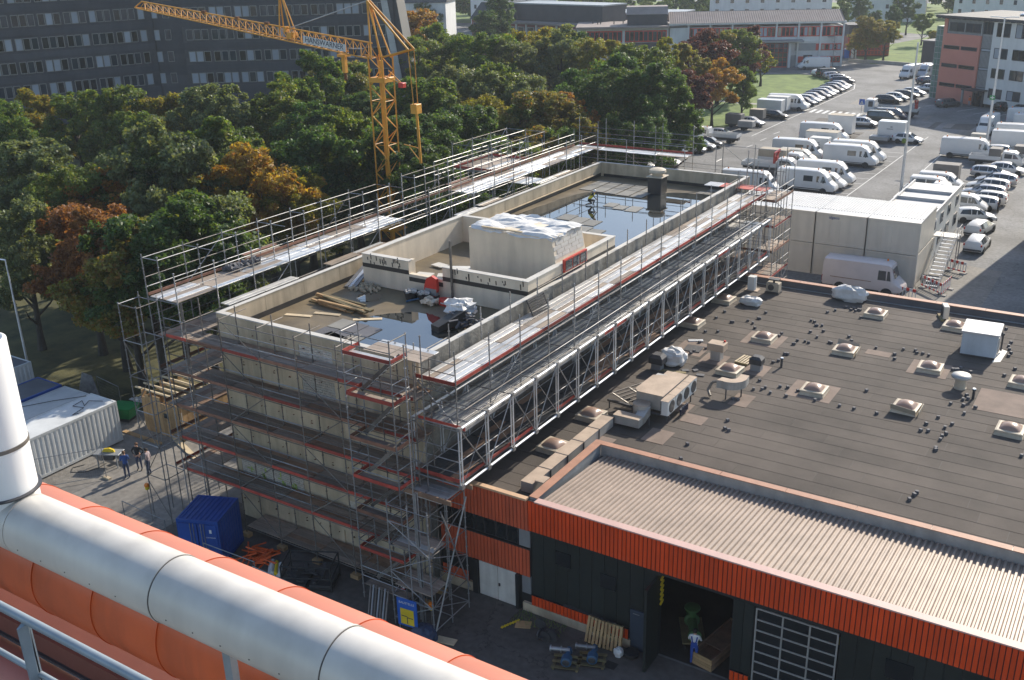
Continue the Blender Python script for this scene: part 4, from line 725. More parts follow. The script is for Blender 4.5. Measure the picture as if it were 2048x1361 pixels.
# ---- truss bridge
tb = thing('truss_bridge', 'long galvanised truss bridge carrying plank decks above the felt roof', 'bridge', (-24,50,6.4))
TY = [30.95+2.05*i for i in range(20)]; XO, XI, ZB, ZT = -22.85, -25.35, 6.65, 9.4
for x in (XO,XI):
    for z in (ZB,ZT): rail(tb,(x,TY[0],z),(x,TY[-1],z),'chord',M['alu'],.062)
    for i,y in enumerate(TY):
        o = MB().tube((x-.04,y-.04,ZB),(x-.04,y-.04,ZT),.032,6).tube((x+.04,y+.04,ZB),(x+.04,y+.04,ZT),.032,6).build('post', M['alu'], tb)
        if x == XO: b = MB(); b.cbox((x,y,ZB),(.2,.22,.2)); b.cbox((x,y,ZT),(.18,.18,.16)); b.build('node', M['steel'], tb)
        if i < len(TY)-1:
            if i%2: rail(tb,(x,y,ZB),(x,TY[i+1],ZT),'diagonal',None,.03)
            else: rail(tb,(x,y,ZT),(x,TY[i+1],ZB),'diagonal',None,.03)
            rail(tb,(x+.06,y,ZB+.1),(x+.06,TY[i+1],ZT-.1) ,'diagonal',M['steel'],.014) if i%2==0 else rail(tb,(x+.06,y,ZT-.1),(x+.06,TY[i+1],ZB+.1),'diagonal',M['steel'],.014)
for i,y in enumerate(TY): rail(tb,(XI,y,ZB),(XO,y,ZB),'crossbar',None,.035); rail(tb,(XI,y,ZT),(XO,y,ZT),'crossbar',None,.03)
for i in range(len(TY)-1):
    deck(tb,TY[i],TY[i+1],-25.25,-22.95,ZB+.12,6,'y',[M['dgrey'],M['plank_b'],M['dgrey']])
    if i%2 == 0 or i < 2: o = board(tb,(-22.93,TY[i]+.1,ZB+.25),(-22.93,TY[i+1]-.1,ZB+.25),.16,.03,'toe_board',M['toe_red']); o.rotation_euler[0] = math.pi/2
    for h in (.6,1.15): rail(tb,(XO-.1,TY[i],ZB+h),(XO-.1,TY[i+1],ZB+h),'guard_rail')
o = board(tb,(-25.3,30.9,ZB+.25),(-22.9,30.9,ZB+.25),.18,.03,'toe_board',M['toe_red']); o.rotation_euler[0] = math.pi/2
for h in (.6,1.15,1.7): rail(tb,(XI,30.95,ZB+h),(XO,30.95,ZB+h))
rail(tb,(XI,30.93,ZB),(XO,30.93,ZT),'diagonal')
# upper scaffold on the bridge
up = thing('bridge_scaffold', 'two tier scaffold with bright metal decks standing on the truss bridge', 'scaffold', (-24.5,50,9))
UY = [31.6+2.57*i for i in range(16)]
for y in UY: standard(up,-23.4,y,9.0,12.6); standard(up,-25.56,y,9.0,12.6)
DK = mat('shaded_steel_plank',(.3,.32,.34),.42,.4,.25,1.5,.2,40,rv=.3)  # lower deck's shade painted in as a darker steel tone
for a,c in zip(UY[:-1],UY[1:]):
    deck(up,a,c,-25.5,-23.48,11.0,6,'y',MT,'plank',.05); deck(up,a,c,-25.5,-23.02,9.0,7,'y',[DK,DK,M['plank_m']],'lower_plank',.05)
    o = board(up,(-23.44,a,11.1),(-23.44,c,11.1),.17,.03,'toe_board',M['toe_red']); o.rotation_euler[0] = math.pi/2
    o = board(up,(-23.0,a,9.1),(-23.0,c,9.1),.14,.03,'toe_board',M['toe_red'] if sr.random()<.3 else M['steel']); o.rotation_euler[0] = math.pi/2
    for z in (11.55,12.05): rail(up,(-23.4,a,z),(-23.4,c,z))
    for z in (9.5,10.0): rail(up,(-23.02,a,z),(-23.02,c,z))
    rail(up,(-23.4,a,10.85),(-23.4,c,10.85),'ledger'); rail(up,(-25.56,a,10.85),(-25.56,c,10.85),'ledger'); rail(up,(-23.4,a,8.85),(-23.4,c,8.85),'ledger'); rail(up,(-25.56,a,12.0),(-25.56,c,12.0),'guard_rail',M['steel_old']) if UY.index(a) in (0,4,5,14) else None
for i,y in enumerate(UY):
    rail(up,(-25.56,y,10.88),(-23.4,y,10.88),'transom'); rail(up,(-25.56,y,8.88),(-23.0,y,8.88),'transom')
    if i < len(UY)-1 and i%3 == 1: rail(up,(-23.37,y,9.05),(-23.37,UY[i+1],10.9),'brace')
for z,x1 in ((11.1,-23.44),(9.1,-23.0)):
    o = board(up,(-25.5,31.55,z),(x1,31.55,z),.18,.03,'toe_board',M['toe_red']); o.rotation_euler[0] = math.pi/2
    for h in (.4,.9): rail(up,(-25.56,31.6,z+h),(x1,31.6,z+h))
b = MB(); rail(up,(-25.5,31.6,10.9),(-23.4,31.6,9.0),'brace'); rail(up,(-25.4,31.58,10.6),(-23.5,31.58,10.6),'lattice_chord'); 
for k in range(6): rail(up,(-25.4+k*.32,31.58,10.6 if k%2 else 10.88),(-25.08+k*.32,31.58,10.88 if k%2 else 10.6),'lattice_bar',None,.018)
# ---- left scaffold
ls = thing('left_scaffold', 'long scaffold walkway with metal decks along the wooded side of building', 'scaffold', (-40.5,53,0))
LY = [30.6+2.57*i for i in range(18)]
for i,y in enumerate(LY):
    standard(ls,-41.5,y,.1,14.6 if i < 7 or 8 <= i <= 12 else 13.8,M['steel']); standard(ls,-39.35,y,.1,13.9,M['steel'])
    if i < 14: standard(ls,-40.4,y,12.3,14.6,M['steel'],'post')
    rail(ls,(-41.5,y,12.3),(-39.35,y,12.3),'transom'); 
    if i < 13: rail(ls,(-41.5,y,14.4),(-39.35 if i%2 else -40.4,y,14.4),'transom')
for i,(a,c) in enumerate(zip(LY[:-1],LY[1:])):
    if i not in (7,8,9): deck(ls,a,c,-41.4,-39.4,12.4,5,'y',MT)
    deck(ls,a,c,-39.3,-38.66,11.6 if i%3 else 11.5,2,'y',MT,'inner_plank') if i in (1,2,4,5,9,10,13,14) else None
    deck(ls,a,c,-41.3,-39.5,10.4,4,'y',W_,'lower_plank') if i < 5 or i%3==0 else None
    if i < 2:
        for z in LV[1:5]:
            deck(ls,a,c,-41.3,-39.5,z,4,'y',W_,'lower_plank'); o = board(ls,(-41.55,a,z+.08),(-41.55,c,z+.08),.16,.03,'toe_board',sr.choice(TO)); o.rotation_euler[0] = math.pi/2
    o = board(ls,(-41.46,a,12.5),(-41.46,c,12.5),.15,.03,'toe_board',M['toe_wood']); o.rotation_euler[0] = math.pi/2
    for z in ([2.8,4.7,6.55,8.45,10.4,10.9,11.4] if i < 4 else [8.45,10.4,11.4]): rail(ls,(-41.5,a,z),(-41.5,c,z),'ledger',M['steel_old'])
    for z in (8.45,10.4,11.3): rail(ls,(-39.35,a,z),(-39.35,c,z),'ledger',M['steel_old'])
    for z in (12.9,13.4): rail(ls,(-41.5,a,z),(-41.5,c,z))
    if i < 12 and i != 7: rail(ls,(-41.5,a,14.4),(-41.5,c,14.4)); rail(ls,(-40.4,a,14.4),(-40.4,c,14.4))
    for z in (12.95,13.5): rail(ls,(-39.35,a,z),(-39.35,c,z))
    if i%4 == 1: rail(ls,(-41.47,a,12.45),(-41.47,c,14.3),'brace')
    if i%3 == 2: rail(ls,(-39.33,a,10.4),(-39.33,c,12.3),'brace')
for x in (-41.5,-39.35):   # lattice girders bridging the gap by the crane
    for z in (12.1,12.55): rail(ls,(x,47,z),(x,57,z),'girder_chord',None,.03)
    for k in range(25): rail(ls,(x,47+k*.4,12.1 if k%2 else 12.55),(x,47.4+k*.4,12.55 if k%2 else 12.1),'girder_bar',None,.018)
b = MB(); rr = random.Random(4)
for k in range(60): b.cbox((-40.9+rr.uniform(-.4,.4),36.5+rr.uniform(-1.2,1.2),12.46+rr.uniform(0,.14)),(.22,.18,.14),rot=(rr.random()*3,rr.random()*3,0))
o = b.build('rubble_pile', M['roof_dark']); tag(o, 'dark rubble swept together on the left walkway deck', 'rubble', kind='stuff')
for (y0,y1) in ((37.8,40.4),(57.4,60)):
    b = board(ls,(-42.4,y0,12.5),(-42.4,y1,12.5),.3,.03,'toe_board',M['toe_wood']); deck(ls,y0,y1,-42.4,-41.5,12.38,2,'y',W_,'plank')
# outrigger tower beside the woodland
lt = thing('loading_tower', 'loading scaffold tower with railed platform beside the woodland edge', 'scaffold', (-44,66,0))
for x in (-45.6,-43.8,-42.0):
    for y in (60.2,62.7,65.3,67.8,70.3): standard(lt,x,y,.1,14.3 if y > 61 else 13.3,M['steel'])
for z in (8.45,10.4,12.3,13.3,14.2):
    for x in (-45.6,-43.8,-42.0): rail(lt,(x,62.7 if z > 13.5 else 60.2,z),(x,70.3,z),'ledger')
    for y in (62.7,65.3,67.8,70.3): rail(lt,(-45.6,y,z),(-42.0,y,z),'transom')
deck(lt,62.7,67.8,-45.5,-42.1,12.4,6,'y',MT+W_); deck(lt,67.8,70.3,-45.5,-42.1,10.4,5,'y',MT)
for (p,q) in (((-45.6,62.7),(-45.6,67.8)),((-45.6,62.7),(-42,62.7)),((-45.6,67.8),(-42,67.8))):
    o = board(lt,(*p,12.5),(*q,12.5),.18,.03,'toe_board',M['toe_red']); o.rotation_euler[0] = math.pi/2
for k in range(3): rail(lt,(-45.6,62.7+k*2.5,12.4),(-45.6,65.2+k*2.5,14.2),'brace')
# ---- rear scaffold
rs = thing('rear_scaffold', 'scaffold behind the rear parapet overlooking the car park', 'scaffold', (-32,75,0))
RX = [-41.5,-38.95,-36.4,-33.85,-31.3,-28.75,-26.2,-23.65]
for i,x in enumerate(RX):
    top = 14.7 if i < 5 else 13.6
    standard(rs,x,75.2,.1,top); standard(rs,x,73.75,.1,top if i%2 else 13.4)
    rail(rs,(x,73.75,12.3),(x,75.2,12.3),'transom')
for i,(a,c) in enumerate(zip(RX[:-1],RX[1:])):
    if i < 4:
        deck(rs,a,c,73.8,75.15,12.4,4,'x',MT); o = board(rs,(a,75.17,12.5),(c,75.17,12.5),.16,.03,'toe_board',M['toe_red']); o.rotation_euler[0] = math.pi/2
        for z in (12.95,13.45,13.9): rail(rs,(a,75.2,z),(c,75.2,z))
        rail(rs,(a,73.75,13.4),(c,73.75,13.4))
    for z in (6.5,8.45,10.4,11.7): rail(rs,(a,75.2,z),(c,75.2,z),'ledger'); rail(rs,(a,73.75,z),(c,73.75,z),'ledger')
rail(rs,(RX[2],73.75,12.3),(RX[3],73.75,10.6),'brace'); rail(rs,(RX[5],75.2,13.3),(RX[6],75.2,11.6),'brace'); rail(rs,(RX[4],75.2,13.3),(RX[7],75.2,13.3))
# rear right tower with stacked decks
rt = thing('rear_stair_tower', 'dense scaffold stair tower at the far end of the bridge', 'scaffold', (-24,71,0))
for x in (-25.5,-24.2,-22.7):
    for y in (70.4,71.6,72.9,74.2): standard(rt,x,y,.1,12.6,M['steel'])
for k,z in enumerate((1.0,2.9,4.8,6.7,8.6,10.5)):
    deck(rt,70.5,74.1,-24.1,-22.8,z,3,'y',W_); 
    for h in (.5,1.0): rail(rt,(-22.7,70.4,z+h),(-22.7,74.2,z+h)); rail(rt,(-25.5,70.4,z+h),(-22.7,70.4,z+h))
    for x in (-25.5,-22.7): rail(rt,(x,70.4,z),(x,74.2,z),'ledger')
    for y in (70.4,72.9,74.2): rail(rt,(-25.5,y,z),(-22.7,y,z),'transom')
    o = board(rt,(-22.68,70.4,z+.09),(-22.68,74.2,z+.09),.16,.03,'toe_board',TO[k%2]); o.rotation_euler[0] = math.pi/2
    o = board(rt,(-25.4,70.38,z+.09),(-22.8,70.38,z+.09),.16,.03,'toe_board',TO[k%2]); o.rotation_euler[0] = math.pi/2
    if k < 5: rail(rt,(-22.66,70.4 if k%2 else 74.2,z),(-22.66,74.2 if k%2 else 70.4,z+1.9),'brace')
deck(rt,70.2,71.5,-28.2,-23.5,11.3,4,'y',[M['plank_m'],M['toe_red']])
# ------------------------------------------------------------------ lettering helper
def text_mesh(txt, size, m, extr=.004):
    c = bpy.data.curves.new('txt', 'FONT'); c.body = txt; c.size = size; c.align_x = 'CENTER'; c.align_y = 'CENTER'; c.extrude = extr; c.resolution_u = 2
    o = bpy.data.objects.new('txt', c); COL.objects.link(o); dg = bpy.context.evaluated_depsgraph_get(); me = bpy.data.meshes.new_from_object(o.evaluated_get(dg)); bpy.data.objects.remove(o)
    me.materials.clear(); me.materials.append(m); return me
# ------------------------------------------------------------------ yellow crane
CX, CY = -58.2, 70.0
cr = thing('tower_crane', 'yellow lattice tower crane with lowered jib beside the trees', 'crane', (CX,CY,0))
cm_ = M['crane']
def cbar(p, q, r, name, m=None): return rail(cr, p, q, name, m or cm_, r)
hw = .75
for sx in (-1,1):
    for sy in (-1,1): cbar((CX+sx*hw,CY+sy*hw,.4),(CX+sx*hw,CY+sy*hw,19.6),.075,'mast_leg')
nz_ = 15; dz = 19/nz_
for k in range(nz_):
    z0, z1 = .6+k*dz, .6+(k+1)*dz; s = 1 if k%2 else -1
    for f in (-1,1):
        cbar((CX-s*hw,CY+f*hw,z0),(CX+s*hw,CY+f*hw,z1),.045,'mast_brace'); cbar((CX+f*hw,CY-s*hw,z0),(CX+f*hw,CY+s*hw,z1),.045,'mast_brace')
    if k%3 == 0:
        for f in (-1,1): cbar((CX-hw,CY+f*hw,z0),(CX+hw,CY+f*hw,z0),.035,'mast_strut'); cbar((CX+f*hw,CY-hw,z0),(CX+f*hw,CY+hw,z0),.035,'mast_strut')
MB().box(CX-.16,CX+.16,CY-.16,CY+.16,.5,19.2).build('inner_mast', cm_, cr)
b = MB(); b.box(CX-1.8,CX+1.8,CY-1.8,CY+1.8,.0,.5); b.box(CX-1,CX+1,CY-1,CY+1,.5,3.2); b.build('base', M['rust'], cr); MB().bbox(CX-1.0,CX+1.0,CY-1.0,CY+1.0,4.2,5.0,.05).build('collar', cm_, cr)
b = MB(); b.bbox(CX-.8,CX+.9,CY-.8,CY+.8,17.4,17.8,.05); b.build('slewing_ring', cm_, cr)
# head: A frame, backstay
ap = Vector((CX-.9,CY,24.1)); tail = Vector((CX+3.4,CY,20.2))
for s in (-1,1):
    cbar((CX-.5,CY+s*.6,19.4),ap+Vector((0,s*.15,0)),.08,'apex_leg'); cbar((CX+.7,CY+s*.6,19.4),ap+Vector((0,s*.15,0)),.07,'apex_leg')
    cbar(ap+Vector((0,s*.15,0)),tail+Vector((0,s*.4,0)),.085,'back_stay'); cbar((CX+.6,CY+s*.6,19.5),tail+Vector((0,s*.4,0)),.08,'counter_boom'); cbar(tail+Vector((0,s*.4,0)),(tail.x+.15,CY+s*.3,15.6),.045,'pendant_bar')
    cbar((CX-.75,CY+s*.6,18.2),(CX-.9,CY+s*.6,19.5),.06,'head_strut')
MB().bbox(tail.x-.15,tail.x+.5,CY-.4,CY+.4,14.9,15.7,.04).build('pulley_block', cm_, cr); cbar((tail.x+.2,CY,14.9),(tail.x+.35,CY,10.6),.12,'hanging_boom'); cbar((tail.x+.3,CY,11.9),(tail.x-1.4,CY,12.1),.05,'spar'); cbar((tail.x+.3,CY,10.8),(tail.x-.8,CY,11.9),.04,'spar')
cbar((CX+.5,CY-.5,18.0),(CX+2.6,CY-.5,17.4),.05,'arm'); cbar((CX+.5,CY+.4,18.3),(CX+2.6,CY-.5,17.4),.05,'arm'); MB().bbox(CX+2.4,CX+2.9,CY-.8,CY-.3,17.1,17.5,.03).build('red_lamp_box', M['red'], cr)
# jib, triangular lattice
j0 = Vector((CX-.8,CY,19.35)); j1 = Vector((-88.4,CY,23.1)); n = 34
def jp(t, k):   # k: 0 top chord, -1/1 bottom chords
    p = j0.lerp(j1, t); hgt_ = 1.25*(1-.45*t)
    return p+Vector((0,0,hgt_)) if k == 0 else p+Vector((0,k*.55*(1-.3*t),0))
for k in (0,-1,1):
    for i in range(4): cbar(jp(i/4,k),jp(i/4+.25,k),.07 if k == 0 else .06,'jib_chord')
for i in range(n):
    t0,t1 = i/n,(i+1)/n
    for k in (-1,1):
        cbar(jp(t0,k),jp((t0+t1)/2,0),.03,'jib_bar'); cbar(jp((t0+t1)/2,0),jp(t1,k),.03,'jib_bar')
    cbar(jp(t0,-1),jp(t0,1),.025,'jib_strut')
cbar(jp(1,0),j1+Vector((-1.2,0,.1)),.07,'jib_tip'); cbar(jp(1,-1),j1+Vector((-1.2,0,.1)),.06,'jib_tip'); cbar(jp(1,1),j1+Vector((-1.2,0,.1)),.06,'jib_tip')
jx = .36
pj = jp(jx,0); top = pj+Vector((.2,0,3.4))
for s in (-.3,.3): cbar(pj+Vector((0,s,-.6)),top,.07,'jib_mast'); cbar(pj+Vector((1.6,s,-.9)),top,.06,'jib_mast')
cbar(top,top+Vector((-1.8,0,-.1)),.06,'jib_mast'); b = MB(); b.cbox(pj+Vector((1.3,0,-.7)),(.5,.9,.5)); b.cbox(pj+Vector((.6,0,-.2)),(.3,.5,.5)); b.build('jib_hinge', cm_, cr)
cbar(ap,pj+Vector((1.0,0,-.1)),.05,'tie_bar',M['steel']); cbar(top,jp(.97,0),.012,'cable',M['steel_old']); cbar(ap,top,.012,'cable',M['steel_old'])
b = MB(); b.cbox(jp(.06,0)+Vector((0,0,-.95)),(1.3,.7,.5)); b.build('winch', M['dgrey'], cr)
b = MB(); b.cbox(jp(.12,0)+Vector((.2,0,-1.5)),(.9,.8,.25)); b.cbox(jp(.12,0)+Vector((.2,0,-2.3)),(.35,.35,1.4)); b.build('trolley', cm_, cr); MB().tube(jp(.12,0)+Vector((.2,0,-3.0)),jp(.12,0)+Vector((.2,0,-3.6)),.14,8).build('hook_block', M['rust'], cr)
ang = math.atan2((j1-j0).z, (j1-j0).x)
sgn = MB(); c0 = jp(.17,-1); d = (jp(0,-1)-jp(.3,-1)).normalized(); L_ = 5.0
for zz in (0,): sgn.beam(c0-d*L_/2+Vector((0,-.06,.48)), c0+d*L_/2+Vector((0,-.06,.48)), .03, .62)
s_ = sgn.build('name_board', M['wall_white'], cr)
tm = text_mesh('HANSWARNER', .66, M['carblue'])
o = ob('lettering', tm, s_); o.location = P3(cr, *(c0+Vector((0,-.09,.5)))); o.rotation_euler = (math.pi/2, -(math.atan2(d.z,d.x)), 0)
b = MB(); 
for t_,w2 in ((.42,.5),(.55,.4),(.7,.5)): b.cbox(jp(t_,0)+Vector((0,0,.1)),(w2,.25,.2))
b.build('jib_fitting', M['rust'], cr)
# ------------------------------------------------------------------ pipes and railing close to the viewpoint
def pipe_x(x0, x1, y, z, r, n=64): return MB().lathe([(r,x0),(r,x1)], (0,y,z), n, 'X')
wp = thing('white_pipe', 'thick white insulated pipe bending down from a stub and running across', 'pipe', (-5,7.66,19.93))
WR = .5; rings = [-14.25,-10.85,-7.65,-4.4,-1.2,2.0,5.2]
edges = [-14.3]+rings[1:]+[8]
for i,(a,c) in enumerate(zip(edges[:-1],edges[1:])):
    b = MB(); b.lathe([(WR-.02,a),(WR,a+.02),(WR,c-.06),(WR+.012,c-.05),(WR+.012,c),(WR-.02,c)], (0,7.66,19.93), 72, 'X'); o = b.build('pipe_jacket', M['pipe_white'], wp, smooth=40)
for x in edges[1:]: MB().lathe([(WR-.03,-.006),(WR+.004,-.006),(WR+.004,.006),(WR-.03,.006)], (x+.006,7.66,19.93), 72, 'X').build('joint_band', M['steel_old'], wp, smooth=40)
b = MB(); b.lathe([(WR,0),(WR,3.05),(WR-.05,3.08),(WR-.05,2.9)], (-14.85,7.66,19.93), 64); b.build('riser', M['pipe_lit'], wp, smooth=40); MB().lathe([(WR,-1.6),(WR,.55)], (-14.85,7.66,19.93), 64, 'X').build('elbow', M['pipe_white'], wp, smooth=40)
MB().lathe([(WR-.03,1.3),(WR+.014,1.31),(WR+.014,1.37),(WR-.03,1.38)], (-14.85,7.66,19.93), 64).build('clamp_band', M['steel_old'], wp, smooth=40)
b = MB(); b.lathe([(WR+.02,.505),(WR+.06,.51),(WR+.06,.53),(WR+.02,.54)], (-14.85,7.66,19.93), 64); b.build('saddle_seam', M['dgrey'], wp, smooth=40)
b = MB(); sr2 = random.Random(3)
for a,c in zip(edges[:-1],edges[1:]):
    for k in range(5): b.lathe([(.012,0),(.012,.012)], (a+.35+k*(c-a-.5)/5, 7.66-WR*math.cos(.18)-.006, 19.93-WR*math.sin(.18)), 6, 'Y')
o = b.build('rivet', M['dgrey'], wp); o['kind'] = 'stuff'
op = thing('orange_pipe', 'large orange pipe painted with a lit top running behind and below the white pipe', 'pipe', (-5,8.9,18.22)); OR = 1.01
xs = [-34]+[-33+1.62*i for i in range(27)]
for i,(a,c) in enumerate(zip(xs[:-1],xs[1:])):
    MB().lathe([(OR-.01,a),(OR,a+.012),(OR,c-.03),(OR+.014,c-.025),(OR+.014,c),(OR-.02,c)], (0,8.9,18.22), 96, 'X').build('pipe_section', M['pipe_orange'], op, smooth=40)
pp = thing('red_pipe', 'dusty pink red pipe low beneath the handrail', 'pipe', (-10,7.6,15.9))
for k in range(9): MB().lathe([(.5,-30+k*4),(.5,-26.05+k*4),(.515,-26.04+k*4),(.515,-26+k*4)], (0,7.9,15.75), 48, 'X').build('pipe_section', M['pipe_pink'], pp, smooth=40)
p2 = thing('cable_channel', 'long dark red brown cable channel between the two pipe levels', 'channel', (-10,8.5,16)); MB().box(-34,8,8.2,9.4,16.35,16.75).build('channel', M['pipe_brown'], p2); MB().box(-34,8,8.15,9.45,16.3,16.35).build('flange', M['dgrey'], p2)
for i,x in enumerate((-20,-9.9,2)):
    t = thing('pipe_rack', 'dark brown steel trestle carrying the pipes', 'trestle', (x,8.5,0), 0, 'steel trestles under the pipes')
    b = MB(); 
    for dx in (-.18,.18): b.box(x-.2 if dx < 0 else x+.16, x-.16 if dx < 0 else x+.2, 6.2,10.8,16.8,17.2)
    b.box(x-.16,x+.16,6.2,10.8,16.98,17.02); b.build('cross_beam', M['dgrey'], t)
    for y in (6.5,10.5): MB().box(x-.15,x+.15,y-.15,y+.15,0,16.8).build('column', M['dgrey'], t)
    MB().box(x-.08,x+.08,7.6,7.72,17.0,19.45).build('pipe_support', M['rail'], t)
hr = thing('handrail', 'grey blue tubular handrail on the walkway edge', 'railing', (-6,3,23.1))
HX = [-14.95+1.5*i for i in range(10)]
for z,r in ((24.29,.032),(23.84,.022)): MB().tube((-16,3.0,z),(-.5,3.0,z),r,20).build('rail', M['rail'], hr, smooth=40)
for x in HX: MB().box(x-.03,x+.03,2.99,3.012,23.1,24.27).build('post', M['rail'], hr); MB().hexa([(x-.03,2.95,23.1),(x+.03,2.95,23.1),(x+.03,3.0,23.1),(x-.03,3.0,23.1),(x-.008,2.93,24.25),(x+.008,2.93,24.25),(x+.03,3.0,24.27),(x-.03,3.0,24.27)]).build('post', M['rail'], hr)
t = thing('walkway', 'steel walkway platform that carries the handrail', 'walkway', (-7,2,22.9)); b = MB(); b.box(-16,0,.9,3.05,22.98,23.08); b.build('grating', M['dgrey'], t)
for x in (-15,-1): MB().box(x-.15,x+.15,1.8,2.1,0,22.98).build('column', M['dgrey'], t)
# ------------------------------------------------------------------ site cabins and containers
def rib_wall(b, p, q, z0, z1, pitch=.3, dep=.035, nrm=1):
    """corrugated sheet between p and q (xy) bulging to the left*nrm"""
    p = Vector((*p,0)); q = Vector((*q,0)); L_ = (q-p).length; d = (q-p)/L_; nn = Vector((-d.y,d.x,0))*nrm; n = max(1,int(L_/pitch)); pr = []
    for i in range(n):
        s = i*L_/n; w_ = L_/n
        pr += [(s,0),(s+w_*.38,0),(s+w_*.5,dep),(s+w_*.88,dep)]
    pr.append((L_,0)); V = []
    for s,e in pr: v = p+d*s+nn*e; V += [(v.x,v.y,z0),(v.x,v.y,z1)]
    b.add(V,[(2*i,2*i+2,2*i+3,2*i+1) for i in range(len(pr)-1)])
def container(label, c, L_, W__, H_, rz, mw, mr, z0=.1, cat='container', ribs=.3, door=None, group=None, roof_ribs=0, edge=None, name='site_container'):
    t = thing(name, label, cat, (c[0],c[1],z0), rz, group); x,y = L_/2, W__/2
    b = MB(); b.box(-x+.05,x-.05,-y+.05,y-.05,.05,H_-.1); b.build('core', mw, t, local=True)
    for nm,p,q in (('side_wall',(-x+.1,-y+.04),(x-.1,-y+.04)),('side_wall',(x-.1,y-.04),(-x+.1,y-.04)),('end_wall',(x-.04,-y+.1),(x-.04,y-.1)),('end_wall',(-x+.04,y-.1),(-x+.04,-y+.1))):
        b = MB(); rib_wall(b,p,q,.12,H_-.15,ribs,.03,-1); b.build(nm, mw, t, local=True)
    b = MB()
    for sx in (-1,1):
        for sy in (-1,1): b.cbox((sx*(x-.06),sy*(y-.06),H_/2),(.12,.12,H_))
    for sy in (-1,1): b.cbox((0,sy*(y-.05),.08),(L_-.24,.1,.16)); b.cbox((0,sy*(y-.05),H_-.08),(L_-.24,.1,.16))
    for sx in (-1,1): b.cbox((sx*(x-.05),0,.08),(.1,W__-.24,.16)); b.cbox((sx*(x-.05),0,H_-.08),(.1,W__-.24,.16))
    b.build('frame', edge or mw, t, local=True)
    b = MB(); b.box(-x+.1,x-.1,-y+.1,y-.1,H_-.06,H_-.03); r = b.build('roof', mr, t, local=True)
    if roof_ribs:
        k = -x+.15
        while k < x-.15: MB().hexa([(k,-y+.11,H_-.03),(k+.12,-y+.11,H_-.03),(k+.12,y-.11,H_-.03),(k,y-.11,H_-.03),(k+.03,-y+.11,H_+.01),(k+.09,-y+.11,H_+.01),(k+.09,y-.11,H_+.01),(k+.03,y-.11,H_+.01)]).build('roof_rib', mr, r, local=True); k += roof_ribs
    return t
container('white ribbed site container standing beside the three talking men', (-52.72,31.43), 6.06, 2.44, 2.65, math.pi/2, M['cont_white'], M['cont_white'])
container('grey roofed site container squeezed between white and blue edged ones', (-55.22,31.3), 6.06, 2.44, 2.65, math.pi/2, M['cont_grey'], M['cont_grey'])
container('dark roofed site container with bright blue top edge', (-57.85,31.2), 6.06, 2.5, 2.75, math.pi/2, M['cont_white'], M['roof_dark'], edge=M['cont_blue'])
container('pale corrugated container near the leaning lamp post', (-63.5,32.8), 6.06, 2.44, 2.6, math.pi/2, M['cont_white'], M['roof_dark'])
bc = container('small blue storage container with ribbed roof and double doors', (-36.9,28.6), 2.2, 2.35, 2.5, .38, M['cont_blue'], M['cont_blue'], ribs=.22, roof_ribs=.25)
for s in (-1,1):
    d = MB().bbox(min(s*.04,s*1.0),max(s*.04,s*1.0),-1.22,-1.17,.2,2.3,.01).build('door', M['cont_blue'], bc, local=True)
    for k in (.2,.36): MB().tube((s*k,-1.25,.15),(s*k,-1.25,2.35),.018,6).build('lock_rod', M['steel'], d, local=True)
    MB().cbox((s*.35,-1.26,1.0),(.3,.03,.04)).build('handle', M['steel'], d, local=True)
MB().box(.62,.74,-1.23,-1.222,1.85,2.05).build('sticker', M['white'], bc, local=True); ob('lettering', text_mesh('CONTAINER',.09,M['white'],.002), bc, (.66,-1.225,1.6), rot=(math.pi/2,0,0))
# cables on the roofs


for pts,lb in (([(-52.2,34,2.78),(-53,33.6,2.78),(-52.6,33,2.78),(-53.4,33.4,2.78),(-53.2,32.6,2.78),(-52.4,32.8,2.78),(-52.1,31.8,2.78),(-51.9,32.4,2.78)],'loose black cable coiled on the white container roof'),([(-53.8,34.0,2.77),(-55,32.5,2.77),(-56.2,30.5,2.77),(-56.4,29,2.77)],'black cable strung across the grey container roof'),([(-50.9,31.2,.03),(-51.2,30.6,.03),(-50.8,30.2,.03),(-50.1,30.6,.03),(-49.8,31.3,.03),(-49.6,31.8,.2)],'black cable trailing from the table saw')):
    o = MB().path(pts, .02, 5).build('cable', M['black']); tag(o, lb, 'cable')
t = thing('table_saw', 'grey construction table saw with yellow guard beside the men', 'saw', (-49.5,32.0,0), .45)
MB().bbox(-.8,.8,-.4,.4,.85,.9,.01).build('table', M['zinc'], t, local=True)
for sx in (-.6,.6):
    for sy in (-.3,.3): MB().box(sx-.03,sx+.03,sy-.03,sy+.03,0,.85).build('leg', M['zinc'], t, local=True)
b = MB(); b.loft([[(-.4,y,.9),(.4,y,.9),(.35,y,1.05),(.1,y,1.15),(-.25,y,1.1)] for y in (-.06,.06)]); b.build('blade_guard', M['yellow'], t, local=True); MB().box(-.35,.35,-.25,.25,.45,.85).build('motor_box', M['dgrey'], t, local=True)
